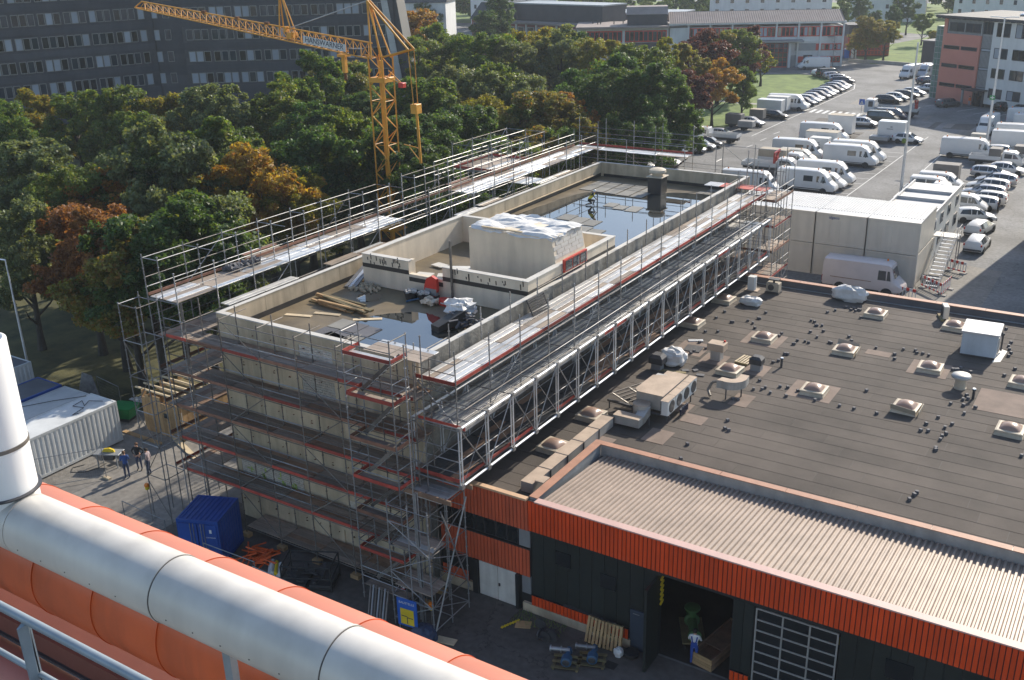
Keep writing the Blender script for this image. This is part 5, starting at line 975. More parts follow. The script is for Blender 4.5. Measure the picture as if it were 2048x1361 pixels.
# plywood shed
t = thing('plywood_shed', 'rough plywood shed built of vertical boards beside the scaffold', 'shed', (-49.5,37.8,0))
fr = random.Random(3)
for k in range(10): MB().box(-51.6+k*.36,-51.26+k*.36,36.3,36.35,0,2.5+fr.uniform(-.3,.35)).build('board', M['timber'], t)
for k in range(26): MB().box(-48.0,-47.95,36.4+k*.36,36.74+k*.36,.3,2.6+fr.uniform(-.15,.15)).build('board', M['timber'], t)
for k in range(9): MB().box(-51.65,-51.6,36.4+k*.36,36.74+k*.36,0,2.5+fr.uniform(-.3,.3)).build('board', M['timber'], t)
for k in range(5): MB().box(-52.4+fr.uniform(-.3,.3),-47.9,36.6+k*.65,36.7+k*.65,2.62,2.72).build('rafter', M['timber_pale'], t)
MB().box(-47.9,-47.8,36.4,45.6,2.4,2.5).build('rail_board', M['timber'], t); MB().box(-51.5,-48.1,37,39.5,2.3,2.34).build('roof_sheet', M['timber_old'], t); MB().box(-49.6,-49.2,36.27,36.3,1.3,1.6).build('window', M['glass'], t)
o = MB().box(-52.6,-49,35.2,35.5,.02,.07).build('plank', M['timber']); tag(o, 'long timber plank lying in front of the plywood shed', 'plank')
o = MB().cbox((-46.2,35.3,.05),(6,.35,.06),rz=-.35).build('plank', M['timber_pale']); tag(o, 'pale plank walkway leading under the scaffold', 'plank')
t = thing('green_skip', 'small green tipping skip behind the white container', 'skip', (-54.0,36.6,0), .3); b = MB(); b.hexa([(-.6,-.45,.25),(.6,-.45,.25),(.6,.45,.25),(-.6,.45,.25),(-.8,-.6,.95),(.8,-.6,.95),(.8,.6,.95),(-.8,.6,.95)]); b.build('tub', M['green'], t, local=True); MB().box(-.82,.82,-.62,.62,.95,1.02).build('rim', M['green'], t, local=True); MB().box(-.5,.5,-.4,.4,.02,.25).build('foot', M['dgrey'], t, local=True)
for k in range(8):
    o = MB().cbox((0,0,0),(2.4,.28,.05)).build('board', M['wall_white']); o.location = (-55.2+.15*k,39.3+.28*(k%4)-.3,.05+.055*(k//4)); o.rotation_euler[2] = .15+.03*k; tag(o, 'white board in the stack on the ground by the shed', 'board', 'white boards stacked at the wood edge')
t = thing('metal_screen', 'leaning grey mesh screen at the wood edge behind the containers', 'screen', (-57.2,36.4,0)); b = MB(); b.loft([[(-58.6,36.2,.1),(-56.4,36.6,.05),(-56.3,36.75,.1),(-58.5,36.3,.15)],[(-58.4,36.9,2.3),(-57.6,37.0,2.2),(-57.55,37.05,2.2),(-58.35,36.95,2.3)]]); b.build('sheet', M['steel_old'], t)
def fence(label, p, q, h=2.0):
    p = Vector((*p,0)); q = Vector((*q,0)); t = thing('site_fence', label, 'fence', ((p.x+q.x)/2,(p.y+q.y)/2,0)); d = q-p
    b = MB(); b.tube(p+Vector((0,0,.1)),p+Vector((0,0,h)),.022,6); b.tube(q+Vector((0,0,.1)),q+Vector((0,0,h)),.022,6); b.tube(p+Vector((0,0,h)),q+Vector((0,0,h)),.022,6); b.tube(p+Vector((0,0,.2)),q+Vector((0,0,.2)),.022,6); b.build('frame', M['steel'], t)
    b = MB(); n = int(d.length/.12)
    for i in range(1,n): b.tube(p+d*i/n+Vector((0,0,.2)),p+d*i/n+Vector((0,0,h)),.003,3,cap=False)
    for k in range(1,8): b.tube(p+Vector((0,0,.2+k*.225)),q+Vector((0,0,.2+k*.225)),.003,3,cap=False)
    o = b.build('mesh', M['steel'], t); o['kind'] = 'stuff'; b = MB(); b.cbox(p+Vector((0,0,.06)),(.6,.2,.12)); b.cbox(q+Vector((0,0,.06)),(.6,.2,.12)); b.build('foot', M['concrete'], t); return t
fence('mesh site fence panel facing the road near the corner scaffold', (-42.2,27.5),(-38.75,27.35)); fence('mesh site fence panel before the blue container doors', (-35.4,26.9),(-32.1,27.0)); fence('mesh site fence panel before the scrap cage', (-31.9,26.7),(-28.6,26.6)); fence('mesh site fence panel behind the notice board', (-28.4,26.6),(-25.1,26.6)); fence('mesh site fence panel beside the white container end', (-50.6,27.8),(-48.3,30.8)); fence('mesh fence panel standing at the wood edge behind green skip', (-57.6,37.4),(-54.8,37.0))
t = thing('fence_bars', 'tangled heap of orange fence feet and bars by the blue container', 'heap', (-34.4,29.3,0)); hb = random.Random(4)
for k in range(34): L_ = hb.uniform(.6,1.5); o = ob('bar', shared(('obar',k%5), lambda: MB().box(-.65,.65,-.035,.035,-.035,.035).mesh('bar', M['orange_paint'])), t, (hb.gauss(0,.4),hb.gauss(0,.45),.08+hb.uniform(0,.45)), rot=(hb.uniform(-.3,.3),hb.uniform(-.35,.35),hb.random()*3.1), scale=(L_/1.3,1,1))
for k in range(6): o = MB().tube((-33.7+.14*k,29.4,.12+.1*(k%2)),(-33.0+.14*k,28.6,.12+.1*(k%2)),.09,8).build('plastic_roll', M['yellow'] if k in (3,) else M['cont_white']); tag(o, 'yellow plastic tube roll among the white rolls' if k == 3 else 'white plastic tube roll lying beside the orange bars', 'roll', None if k == 3 else 'white rolls by the orange bars')
t = thing('scrap_cage', 'black steel work cage with crossed frames in the dark yard', 'cage', (-30.8,29.2,0), .45); b = MB()
for sx in (-1.2,1.2):
    for sy in (-.7,.7): b.tube((sx,sy,0),(sx,sy,1.3),.045,6)
for z in (.15,.7,1.3):
    for sy in (-.7,.7): b.tube((-1.2,sy,z),(1.2,sy,z),.04,6)
    for sx in (-1.2,1.2): b.tube((sx,-.7,z),(sx,.7,z),.04,6)
b.build('frame', M['black'], t, local=True); MB().box(-1.15,-.1,-.65,.65,.12,.3).box(.1,1.15,-.65,.65,.12,.3).build('tray', M['dgrey'], t, local=True); b = MB(); [b.cbox((hb.uniform(-1,1),hb.uniform(-.5,.5),.4+hb.uniform(0,.3)),(.5,.12,.1),rot=(0,hb.uniform(-.4,.4),hb.random()*3)) for _ in range(14)]; o = b.build('scrap', M['dgrey'], t, local=True); o['kind'] = 'stuff'
t = thing('steel_props', 'bundle of grey blue steel props leaning in a row', 'props', (-26.7,28.7,0))
for k in range(7): MB().tube((-26.3+.16*k,28.0,.05),(-26.9+.17*k,29.1,1.35+.03*(k%3)),.045,8).build('prop', M['zinc'] if k%2 else M['steel_old'], t); 
t = thing('barrier_post', 'red and white striped beacon post below the stair tower', 'beacon', (-25.7,29.9,0)); 
for k in range(6): MB().box(-.1,.1,-.03,.03,.2+.22*k,.42+.22*k).build('stripe', M['red'] if k%2 else M['white'], t, local=True)
MB().box(-.25,.25,-.15,.15,0,.12).build('foot', M['black'], t, local=True)
t = thing('notice_board', 'blue notice board with yellow sheet hung on the site fence', 'sign', (-24.1,28.2,0), .1); MB().box(-.5,.5,-.02,.02,.7,2.1).build('board', M['blue'], t, local=True); s_ = MB().box(-.34,.34,-.03,-.02,.8,1.6).build('sheet', M['yellow'], t, local=True); MB().box(-.02,.02,-.034,-.03,.85,1.2).box(-.3,.0,-.034,-.03,1.2,1.24).box(0,.3,-.034,-.03,1.15,1.19).build('symbol', M['dgrey'], s_, local=True); ob('lettering', text_mesh('BAUSTELLE',.16,M['white'],.002), t, (0,-.025,1.9), rot=(math.pi/2,0,0)); MB().tube((-.45,.03,0),(-.45,.03,2.1),.025,6).tube((.45,.03,0),(.45,.03,2.1),.025,6).build('post', M['steel'], t, local=True)
for (x,y,z,l) in ((-23.4,29.0,1.35,'amber and yellow warning lamp beside the blue notice board'),(-42.2,29.1,1.9,'yellow warning lamp clamped low on the corner scaffold')):
    t = thing('warning_lamp', l, 'lamp', (x,y,z)); MB().lathe([(.1,0),(.12,.05),(.11,.16),(.05,.18)],n=12).build('body', M['yellow'], t, smooth=40, local=True); MB().lathe([(.12,.17),(.13,.25),(.1,.34),(.02,.37)],n=14).build('lens', M['amber'], t, smooth=40, local=True); MB().tube((0,0,-z+.02),(0,0,0),.02,6).build('pole', M['steel_old'], t, local=True)
blob('tarpaulin', (-23.4,28.4,0), (.55,.45,.8), M['denim'], 21, 'dark blue tarpaulin bundle by the notice board', 'tarpaulin')
o = MB().cbox((-22.6,28.9,.06),(.9,.4,.05),rz=.2).build('plank', M['timber_pale']); tag(o, 'short pale board lying by the shoring tower foot', 'board')
# yard in front of the workshop
def motor(c, rz, lb):
    t = thing('pump_motor', lb, 'pump', (*c,0), rz)
    for k in range(3): MB().box(-.6,.6,-.45+k*.38,-.3+k*.38,.1,.13).build('pallet_board', M['timber_old'], t, local=True)
    for k in range(2): MB().box(-.55+k*1,-.45+k*1,-.45,.45,0,.1).build('pallet_bearer', M['timber_old'], t, local=True)
    b = MB(); b.lathe([(.2,-.45),(.23,-.43),(.23,-.1),(.2,-.08)],(0.05,0,.42),14,'Y'); b.build('motor', M['motor_blue'], t, smooth=40, local=True); MB().lathe([(.12,-.475),(.16,-.455)],(0.05,0,.42),14,'Y').build('fan_cover', M['dgrey'], t, local=True)
    b = MB(); b.lathe([(.1,-.08),(.1,.3),(.16,.3),(.16,.34),(.12,.36),(.12,.5)],(.05,0,.42),12,'Y'); b.build('pump_casing', M['motor_blue'], t, smooth=40, local=True); b = MB(); b.lathe([(.09,-.75),(.14,-.75),(.14,-.7),(.09,-.7),(.09,-.3),(.14,-.3),(.14,-.25),(.09,-.25),(.09,.1)],(0,.3,.5),12,'X'); b.build('flanged_pipe', M['steel'], t, smooth=40, local=True)
motor((-17.35,30.3), .35, 'blue pump motor on pallet further from the wooden pallets'); motor((-16.5,31.0), .35, 'blue pump motor on pallet next to the white bag')
pallet((-16.95,32.2,.62), 0, 'wooden pallet leaning upright on the orange wall', (0,-1.3,1.5), M['timber']); pallet((-16.1,32.22,.62), 0, 'second wooden pallet leaning beside the first one', (0,-1.32,1.62), M['timber'])
blob('sack', (-15.7,31.9,0), (.2,.18,.4), M['wall_white'], 8, 'small white tied bag standing near the steel door', 'bag')
o = MB().lathe([(.2,0),(.32,.02),(.34,.1),(.32,.18),(.2,.2)],(0,0,0),18).build('tyre', M['black'], None, smooth=40); o.location = (-15.25,32.2,.02); tag(o, 'black tyre lying at the plinth beside white bag', 'tyre')
t = thing('chain_heap', 'dark heap of chains and chain wheels on the ground', 'heap', (-19.0,31.3,0)); 
for k in range(9): MB().lathe([(.2,-.03),(.26,-.03),(.26,.03),(.2,.03)],(hb.uniform(-.5,.5),hb.uniform(-.35,.35),.2+hb.uniform(0,.2)),14,hb.choice('XYZ')).build('chain_wheel', M['dgrey'], t, local=True)
MB().box(-15.95,-15.45,30.95,31.4,.012,.02).build('drain_grate', M['black'])['kind'] = 'structure'
b = MB(); 
for k in range(260): x,y = hb.uniform(-21,-18.5),hb.uniform(31.6,32.5); h = hb.uniform(.05,.2); b.add([(x,y,0),(x+.04,y,0),(x+.02+hb.uniform(-.06,.06),y,h)],[(0,1,2)])
o = b.build('weeds', M['grass']); tag(o, 'low weeds growing at the foot of the orange wall', 'weeds', kind='stuff')
o = MB().cbox((-20.3,31.6,.04),(.7,.5,.03),rz=.4).build('plate', M['timber']); tag(o, 'square plywood plate lying beside the ramp', 'plate')
b = MB()
for k in range(7): b.cbox((-21.0+.06*k,30.95+.13*k,.06),(.09,.12,.06))
o = b.build('ramp_edge', M['yellow']); tag(o, 'yellow and black edge strip of the door ramp', 'edge strip')
t = thing('gearbox', 'green valve machine on a trolley inside the gate', 'machine', (-13.5,34.6,0), .5); b = MB(); b.lathe([(.18,-.9),(.3,-.88),(.3,-.8),(.2,-.78),(.22,.2),(.34,.22),(.34,.32),(.2,.34),(.2,.8)],(0,0,.75),14,'Y'); b.build('body', M['machine_green'], t, smooth=40, local=True); MB().lathe([(.15,.5),(.2,1.1),(.35,1.12),(.35,1.2),(.1,1.25)],(0,.3,.2),14).build('bonnet', M['machine_green'], t, smooth=40, local=True); MB().box(-.5,.5,-.9,.9,.35,.42).build('trolley', M['timber_old'], t, local=True); [MB().lathe([(.12,-.03),(.12,.03)],(sx*.4,sy*.8,.14),12,'X').build('wheel', M['black'], t, local=True) for sx in (-1,1) for sy in (-1,1)]
t = thing('wooden_crate', 'long brown open wooden crate standing in the gateway', 'crate', (-12.1,34.4,0), -.2)
for (x0,x1,y0,y1) in ((-.5,.5,-1.5,-1.45),(-.5,.5,1.45,1.5),(-.5,-.45,-1.45,1.45),(.45,.5,-1.45,1.45)):
    for k in range(4): MB().box(x0,x1,y0,y1,.1+k*.14,.225+k*.14).build('board', M['plank_b'] if abs(x1-x0) < .2 else M['timber'], t, local=True)
MB().box(-.48,.48,-1.48,1.48,.04,.1).build('bottom', M['plank_b'], t, local=True); MB().box(-.44,.44,-.6,1.4,.56,.6).build('lid_sheet', M['plank_b'], t, local=True)
o = MB().lathe([(.16,-3),(.16,3)],(-8.3,35.0,2.0),12,'X').build('yellow_beam', M['yellow']); tag(o, 'yellow crane beam seen through the glazed gate', 'beam')
MB().lathe([(0.02,-.0),(.02,.9)],(-8.3,35,1.0),6).build
for x in (-10.5,-6): MB().box(x-.08,x+.08,34.9,35.1,0,1.9).build('beam_stand', M['dgrey'], o)
# beige cabin stack behind the workshop
cabx = [-33.6,-29.1,-24.62,-20.15,-15.8]
k = 0
for lvl in range(2):
    for a,c in zip(cabx[:-1],cabx[1:]):
        nm = ['first','second','third','fourth'][cabx.index(a)]
        t = thing('site_cabin', 'beige %s storey site cabin, %s along from the scaffold end' % ('upper' if lvl else 'ground', nm), 'cabin', ((a+c)/2,91.0,lvl*2.86), 0, 'stacked beige cabins'); w2 = (c-a)/2-.02
        MB().box(-w2+.04,w2-.04,-3.36,3.36,.06,2.76).build('wall', M['beige'], t, local=True)
        for sx in (-1,1): MB().box(sx*w2-.07,sx*w2+.07,-3.42,-3.28,.0,2.84).build('corner_post', M['beige'], t, local=True)
        MB().box(-w2+.07,w2-.07,-3.41,-3.3,2.66,2.83).build('top_frame', M['beige'], t, local=True); MB().box(-w2+.07,w2-.07,-3.41,-3.3,.02,.14).build('bottom_frame', M['beige'], t, local=True)
        dx = -1.1 if lvl == 0 else -.9
        MB().bbox(dx,dx+.85,-3.39,-3.36,.2,2.25,.01).build('blind_panel', M['beige'], t, local=True)
        if c > -16 and lvl == 0: MB().bbox(.7,1.6,-3.39,-3.36,.2,2.25,.01).build('blind_panel', M['beige'], t, local=True)
        if lvl:
            r = MB().box(-w2,w2,-3.38,3.38,2.76,2.82).build('roof', M['beige_roof'], t, local=True); x = -w2+.1
            rm = shared('cabrib', lambda: MB().hexa([(0,-2.0,0),(.1,-2.0,0),(.1,3.36,0),(0,3.36,0),(.025,-2.0,.045),(.075,-2.0,.045),(.075,3.36,.045),(.025,3.36,.045)]).mesh('roof_rib', M['beige_roof']))
            while x < w2-.1: ob('roof_rib', rm, r, (x,0,2.82)); x += .24
            if abs(a+20.15) > .1 and a > -25: ob('lettering', text_mesh('algeco',.36,M['cont_blue'],.003), t, (-.6,-3.42,2.48), rot=(math.pi/2,0,0)) if a < -24 else None
# lower open framed cabins further back (side wing)
for i,(y0,y1) in enumerate(((94.6,97.6),(97.65,101.0),(101.05,104.5),(104.55,109))):
    t = thing('site_cabin', ['cream upper cabin bay with the stair landing','cream side cabin bay next after the landing','cream side cabin bay with open roof tray','last cream side cabin bay near the parked cars'][i], 'cabin', (-18.5,(y0+y1)/2,0), 0, 'side wing cabins')
    b = MB(); b.box(-2.3,2.3,-(y1-y0)/2,(y1-y0)/2,.05,4.4); b.build('wall', M['cont_white'], t, local=True); MB().box(-2.2,2.2,-(y1-y0)/2+.15,(y1-y0)/2-.15,4.4,4.42).build('roof', M['beige_roof'], t, local=True)
    b = MB(); b.box(2.2,2.34,-(y1-y0)/2,(y1-y0)/2,4.4,4.7); b.box(-2.34,-2.2,-(y1-y0)/2,(y1-y0)/2,4.4,4.7); b.box(-2.2,2.2,-(y1-y0)/2,-(y1-y0)/2+.12,4.4,4.7); b.build('roof_edge', M['beige_roof'], t, local=True)
    f = MB().box(2.3,2.36,-.7,.7,1.0,2.2).build('window', M['frame'], t, local=True); MB().box(2.34,2.37,-.6,.6,1.08,2.12).build('pane', M['glass'], f, local=True); f = MB().box(2.3,2.36,-.6,.6,3.0,4.0).build('window', M['frame'], t, local=True); MB().box(2.34,2.37,-.5,.5,3.06,3.94).build('pane', M['glass'], f, local=True)
t = thing('cabin_stair', 'galvanised outside stair leading up the beige cabins', 'stair', (-14.6,93,0))
MB().box(-16.0,-13.9,95.0,96.6,2.75,2.82).build('landing', M['steel'], t)
for k in range(13): MB().box(-15.1,-14.0,88.6+k*.5-.0,88.9+k*.5,.1+k*.21,.13+k*.21).build('tread', M['alu'], t)
for x in (-15.12,-13.98): MB().beam((x,88.5,.05),(x,95,2.75),.05,.2).build('stringer', M['steel'], t); MB().beam((x,88.5,1.0),(x,95,3.75),.04,.04).build('handrail', M['steel'], t); MB().box(x-.02,x+.02,88.5,88.54,0,1.0).build('post', M['steel'], t); MB().box(x-.02,x+.02,95,95.04,2.75,3.75).build('post', M['steel'], t); MB().box(x-.02,x+.02,91.6,91.64,1.3,2.35).build('post', M['steel'], t)
for x in (-13.9,): MB().box(x-.02,x+.02,95,96.6,3.7,3.75).build('landing_rail', M['steel'], t); MB().box(x-.02,x+.02,95,96.6,3.2,3.25).build('landing_rail', M['steel'], t); [MB().box(x-.02,x+.02,y,y+.04,2.8,3.75).build('post', M['steel'], t) for y in (95.6,96.5)]; [MB().box(x-.04,x+.04,y,y+.08,0,2.75).build('leg', M['steel'], t) for y in (95.1,96.4)]
def barrier(label, p, q):
    p = Vector((*p,0)); q = Vector((*q,0)); d = (q-p); L_ = d.length; t = thing('safety_barrier', label, 'barrier', p, math.atan2(d.y,d.x), 'red and white barriers by the stair')
    n = int(L_/.24)
    for i in range(n): MB().box(i*L_/n,(i+1)*L_/n-.0,-.02,.02,.85,1.1).build('top_stripe', M['red'] if i%2 else M['white'], t, local=True)
    for i in range(0,n+1,1): MB().box(i*L_/n-.03,i*L_/n+.03,-.015,.015,.3,.85).build('bar', M['white'], t, local=True)
    for i in range(n): MB().box(i*L_/n,(i+1)*L_/n,-.02,.02,.18,.32).build('bottom_stripe', M['red'] if i%2 == 0 else M['white'], t, local=True)
    for s in (.1,.9): MB().box(s*L_-.2,s*L_+.2,-.35,.35,0,.1).build('foot', M['kerb'], t, local=True)
barrier('red and white barrier standing beside the cabin stair', (-14.3,94.2),(-12.7,93.6)); barrier('red and white barrier closing the foot of the stair', (-15.3,88.3),(-13.4,86.6)); barrier('barrier end panel turned across the lane', (-13.35,86.5),(-13.1,89.0)); barrier('red and white barrier just behind the roof parapet', (-17.0,84.4),(-14.9,84.0))
# ------------------------------------------------------------------ vehicles
def ring_at(s):
    x,zs,zb,zr,ws,wb,wr = s; zm = (zs+zb)/2
    return [(x,-ws*.9,zs),(x,-ws,zs+.06),(x,-wb,zm),(x,-wb*.985,zb),(x,-wr,zr-.07),(x,-wr*.82,zr),(x,wr*.82,zr),(x,wr,zr-.07),(x,wb*.985,zb),(x,wb,zm),(x,ws,zs+.06),(x,ws*.9,zs)]
def hull(st): return MB().loft([ring_at(s) for s in st])
def at_st(st, x):
    for a,b in zip(st[:-1],st[1:]):
        if a[0] <= x <= b[0]: t = (x-a[0])/max(1e-6,b[0]-a[0]); return [p+(q-p)*t for p,q in zip(a,b)]
    return st[0] if x < st[0][0] else st[-1]
def wy(st, x, z):
    s = at_st(st,x); zb,zr,wb,wr = s[2],s[3]-.07,s[5]*.985,s[6]
    t = 0 if zr <= zb else max(0,min(1,(z-zb)/(zr-zb))); return wb+(wr-wb)*t
def swin(st, pts, e=.012):   # glazing following the body side: pts (x,z)
    out = []
    for s in (-1,1):
        P = [(x,s*(wy(st,x,z)+e),z) for x,z in pts]; b = MB(); b.add(P if s < 0 else P[::-1],[tuple(range(len(P)))]); out.append(b)
    return out
def wheel_me(r, w_):
    return shared(('wh',r,w_), lambda: (MB().lathe([(r*.6,-w_/2),(r*.93,-w_/2),(r,-w_/2+.03),(r,w_/2-.03),(r*.93,w_/2),(r*.6,w_/2)],(0,0,0),18,'Y').mesh('wheel',M['black'],50), MB().lathe([(r*.6,-w_/2+.015),(r*.5,-w_/2+.02),(r*.2,-w_/2+.005),(.01,-w_/2)],(0,0,0),14,'Y').mesh('rim',M['silver'],50)))
def wheels(t, xs, yw, r, w_):
    for x in xs:
        for s in (-1,1):
            tm_, rm_ = wheel_me(r,w_); o = ob('wheel', tm_, t, (x,s*yw,r), math.pi if s > 0 else 0); ob('rim', rm_, o)
            b = MB(); b.lathe([(.02,-.008),(r*1.17,-.008),(r*1.17,.008),(.02,.008)],(x,s*(yw+w_/2-.025),r*1.04),18,'Y'); b.build('wheel_arch', M['black'], t, local=True)
KIND = {
 'sprinter': dict(L=6.9, st=[(-3.45,.5,1.3,2.5,.9,.95,.80),(-3.38,.36,1.3,2.66,.94,.99,.84),(-1,.36,1.3,2.72,.95,1.0,.84),(1.25,.36,1.3,2.72,.95,1.0,.84),(1.75,.36,1.3,2.64,.95,1.0,.82),(2.1,.36,1.3,2.36,.95,.99,.79),(2.75,.38,1.28,1.5,.94,.97,.82),(3.0,.4,1.1,1.3,.92,.95,.8),(3.35,.42,.9,1.08,.86,.88,.72),(3.46,.5,.75,.86,.78,.8,.66)], ws=[(2.1,2.28),(2.72,1.5)], sw=[[(1.3,1.42),(2.45,1.42),(2.12,2.1),(1.3,2.12)]], crew=[[(-.25,1.45),(.85,1.45),(.85,2.1),(-.25,2.1)]], wx=(-2.15,2.15), wr=.36, beacons=[(-2.9,0),(1.2,0)], hl=(3.33,.68,.78)),
 'panelvan': dict(base='sprinter', crew=None),
 'minibus': dict(base='sprinter', crew=[[(-3.1,1.45),(1.1,1.45),(1.1,2.1),(-3.1,2.1)]], beacons=[]),
 'vwvan': dict(L=4.9, st=[(-2.45,.45,1.1,1.82,.86,.9,.74),(-2.38,.34,1.1,1.93,.88,.94,.76),(0,.34,1.1,1.97,.9,.95,.77),(.85,.34,1.1,1.92,.9,.95,.76),(1.15,.34,1.1,1.8,.9,.95,.75),(1.75,.36,1.08,1.25,.9,.93,.78),(2.2,.4,.9,1.02,.86,.9,.74),(2.45,.48,.7,.78,.76,.8,.64)], ws=[(1.1,1.76),(1.72,1.24)], sw=[[(.55,1.15),(1.5,1.15),(1.1,1.7),(.55,1.72)],[(-.6,1.15),(.45,1.15),(.45,1.72),(-.6,1.74)],[(-2.2,1.15),(-.7,1.15),(-.7,1.74),(-2.15,1.72)]], crew=None, wx=(-1.5,1.5), wr=.32, beacons=[(.4,0)], hl=(2.32,.6,.66)),
 'hatch': dict(L=4.1, st=[(-2.05,.5,.85,.95,.74,.8,.62),(-1.95,.3,.92,1.18,.8,.86,.62),(-1.5,.25,.94,1.42,.82,.88,.6),(-.6,.25,.92,1.5,.82,.89,.6),(.1,.25,.9,1.47,.82,.89,.6),(.45,.25,.9,1.34,.82,.89,.6),(1.05,.26,.88,.96,.82,.88,.7),(1.7,.3,.74,.82,.8,.85,.66),(2.0,.36,.6,.66,.72,.76,.58),(2.07,.44,.54,.58,.64,.68,.5)], ws=[(.35,1.4),(1.02,.97)], sw=[[(-.45,.95),(.78,.94),(.3,1.36),(-.45,1.42)],[(-1.6,.98),(-.53,.95),(-.53,1.42),(-1.35,1.36)]], rw=[(-1.97,1.02),(-1.55,1.38)], crew=None, wx=(-1.25,1.27), wr=.31, beacons=[], hl=(1.95,.55,.6)),
 'estate': dict(L=4.6, st=[(-2.3,.5,.85,.98,.76,.82,.64),(-2.2,.3,.92,1.25,.82,.87,.62),(-1.8,.26,.93,1.43,.83,.89,.61),(-.6,.25,.92,1.5,.83,.9,.61),(.2,.25,.9,1.46,.83,.9,.6),(.55,.25,.9,1.33,.83,.9,.6),(1.2,.26,.88,.96,.82,.88,.7),(1.9,.3,.74,.82,.8,.85,.66),(2.22,.36,.6,.66,.72,.76,.58),(2.3,.44,.54,.58,.64,.68,.5)], ws=[(.45,1.4),(1.17,.97)], sw=[[(-.35,.95),(.9,.94),(.4,1.36),(-.35,1.42)],[(-1.35,.96),(-.43,.95),(-.43,1.42),(-1.35,1.42)],[(-2.0,1.0),(-1.43,.97),(-1.43,1.41),(-1.85,1.36)]], rw=[(-2.22,1.0),(-1.87,1.36)], crew=None, wx=(-1.4,1.42), wr=.32, beacons=[], hl=(2.15,.55,.6)),
 'vario': dict(L=6.6, st=[(-3.3,.55,1.3,2.5,.95,1.0,.86),(-3.22,.45,1.3,2.78,.98,1.03,.86),(0,.45,1.3,2.84,1.0,1.05,.88),(2.0,.45,1.3,2.84,1.0,1.05,.88),(2.3,.45,1.3,2.72,1.0,1.04,.86),(2.62,.45,1.3,1.6,.98,1.02,.88),(2.95,.5,1.1,1.35,.96,1.0,.84),(3.25,.52,.95,1.1,.9,.94,.78),(3.3,.6,.85,.95,.84,.88,.7)], ws=[(2.28,2.66),(2.62,1.62)], sw=[[(1.3,1.5),(2.35,1.5),(2.2,2.3),(1.3,2.3)]], crew=None, wx=(-1.75,2.1), wr=.4, beacons=[(1.7,.3)], hl=(3.2,.75,.85)),
}
for k_,v_ in list(KIND.items()):
    if 'base' in v_: n_ = dict(KIND[v_['base']]); n_.update(v_); KIND[k_] = n_
PROTO = {}
def build_vehicle(kind):
    K = KIND[kind]; st = K['st']; t = bpy.data.objects.new('vehicle', None); COL.objects.link(t); t.empty_display_size = .3
    ob('body', hull(st).mesh('body', M['white'], 35), t)
    (xa,za),(xb,zb) = K['ws']
    def front(x,z): return wy(st,x,z)*.9
    b = MB(); n = Vector((za-zb,0,xb-xa)).normalized()*.02
    b.quad((xb+n.x,-front(xb,zb)*.97,zb+n.z+.03),(xb+n.x,front(xb,zb)*.97,zb+n.z+.03),(xa+n.x,at_st(st,xa)[6]*.9,za+n.z+.02),(xa+n.x,-at_st(st,xa)[6]*.9,za+n.z+.02)); b.build('windscreen', M['glass'], t, local=True)
    if K.get('rw'):
        (xc,zc),(xd,zd) = K['rw']; b = MB(); b.quad((xc-.02,.66,zc),(xc-.02,-.66,zc),(xd-.03,-.56,zd+.02),(xd-.03,.56,zd+.02)); b.build('rear_window', M['glass'], t, local=True)
    else:
        x = st[0][0]; b = MB(); [b.quad((x-.015,s*.42+.34,st[1][2]+.15),(x-.015,s*.42-.34,st[1][2]+.15),(x-.015,s*.4-.3,st[1][2]+.7),(x-.015,s*.4+.3,st[1][2]+.7)) for s in (-1,1)]; b.build('rear_window', M['glass'], t, local=True)
    for pts in K['sw']+(K['crew'] or []):
        for b in swin(st,pts): b.build('side_window', M['glass'], t, local=True)
    w0 = at_st(st,0)[5]; wheels(t, K['wx'], w0-.065, K['wr'], .2)
    for s in (-1,1): MB().cbox((0,s*(w0-.012),st[3][1]+.05),(K['wx'][1]-K['wx'][0]-2.3*K['wr'],.05,.17)).build('sill', M['black'], t, local=True)
    hx,hz0,hz1 = K['hl']; 
    for s in (-1,1): MB().cbox((hx,s*at_st(st,hx)[5]*.78,(hz0+hz1)/2+.03),(.18,.26,hz1-hz0+.06)).build('headlight', M['lamp'], t, local=True)
    for s in (-1,1): MB().cbox((st[0][0]+.03,s*st[0][5]*.93,.95 if st[1][3] < 1.9 else 1.05),(.1,.14,.22 if st[1][3] < 1.9 else .5)).build('tail_light', M['tail'], t, local=True)
    MB().cbox((st[-1][0]-.06,0,st[-1][1]-.02),(.16,st[-1][5]*2.1,.2)).build('bumper', M['dgrey'], t, local=True); MB().cbox((st[0][0]+.03,0,st[0][1]-.03),(.14,st[0][5]*1.95,.16)).build('bumper', M['dgrey'], t, local=True)
    for (x,y) in K['beacons']:
        z = at_st(st,x)[3]; MB().lathe([(.07,z),(.08,z+.06),(.07,z+.17),(.02,z+.2)],(x,y,0),10).build('beacon', M['amber'], t, smooth=40, local=True)
    if kind in ('sprinter','panelvan','minibus'):
        for s in (-1,1): MB().cbox((-.3,s*1.0,.62),(4.6,.03,.09)).build('side_strip', M['dgrey'], t, local=True); MB().cbox((2.15,s*1.12,1.55),(.1,.16,.32)).build('mirror', M['black'], t, local=True)
    return t
CARN = {'sprinter':'crew_van','panelvan':'panel_van','minibus':'minibus','vwvan':'small_van','hatch':'hatchback_car','estate':'estate_car','vario':'step_van'}
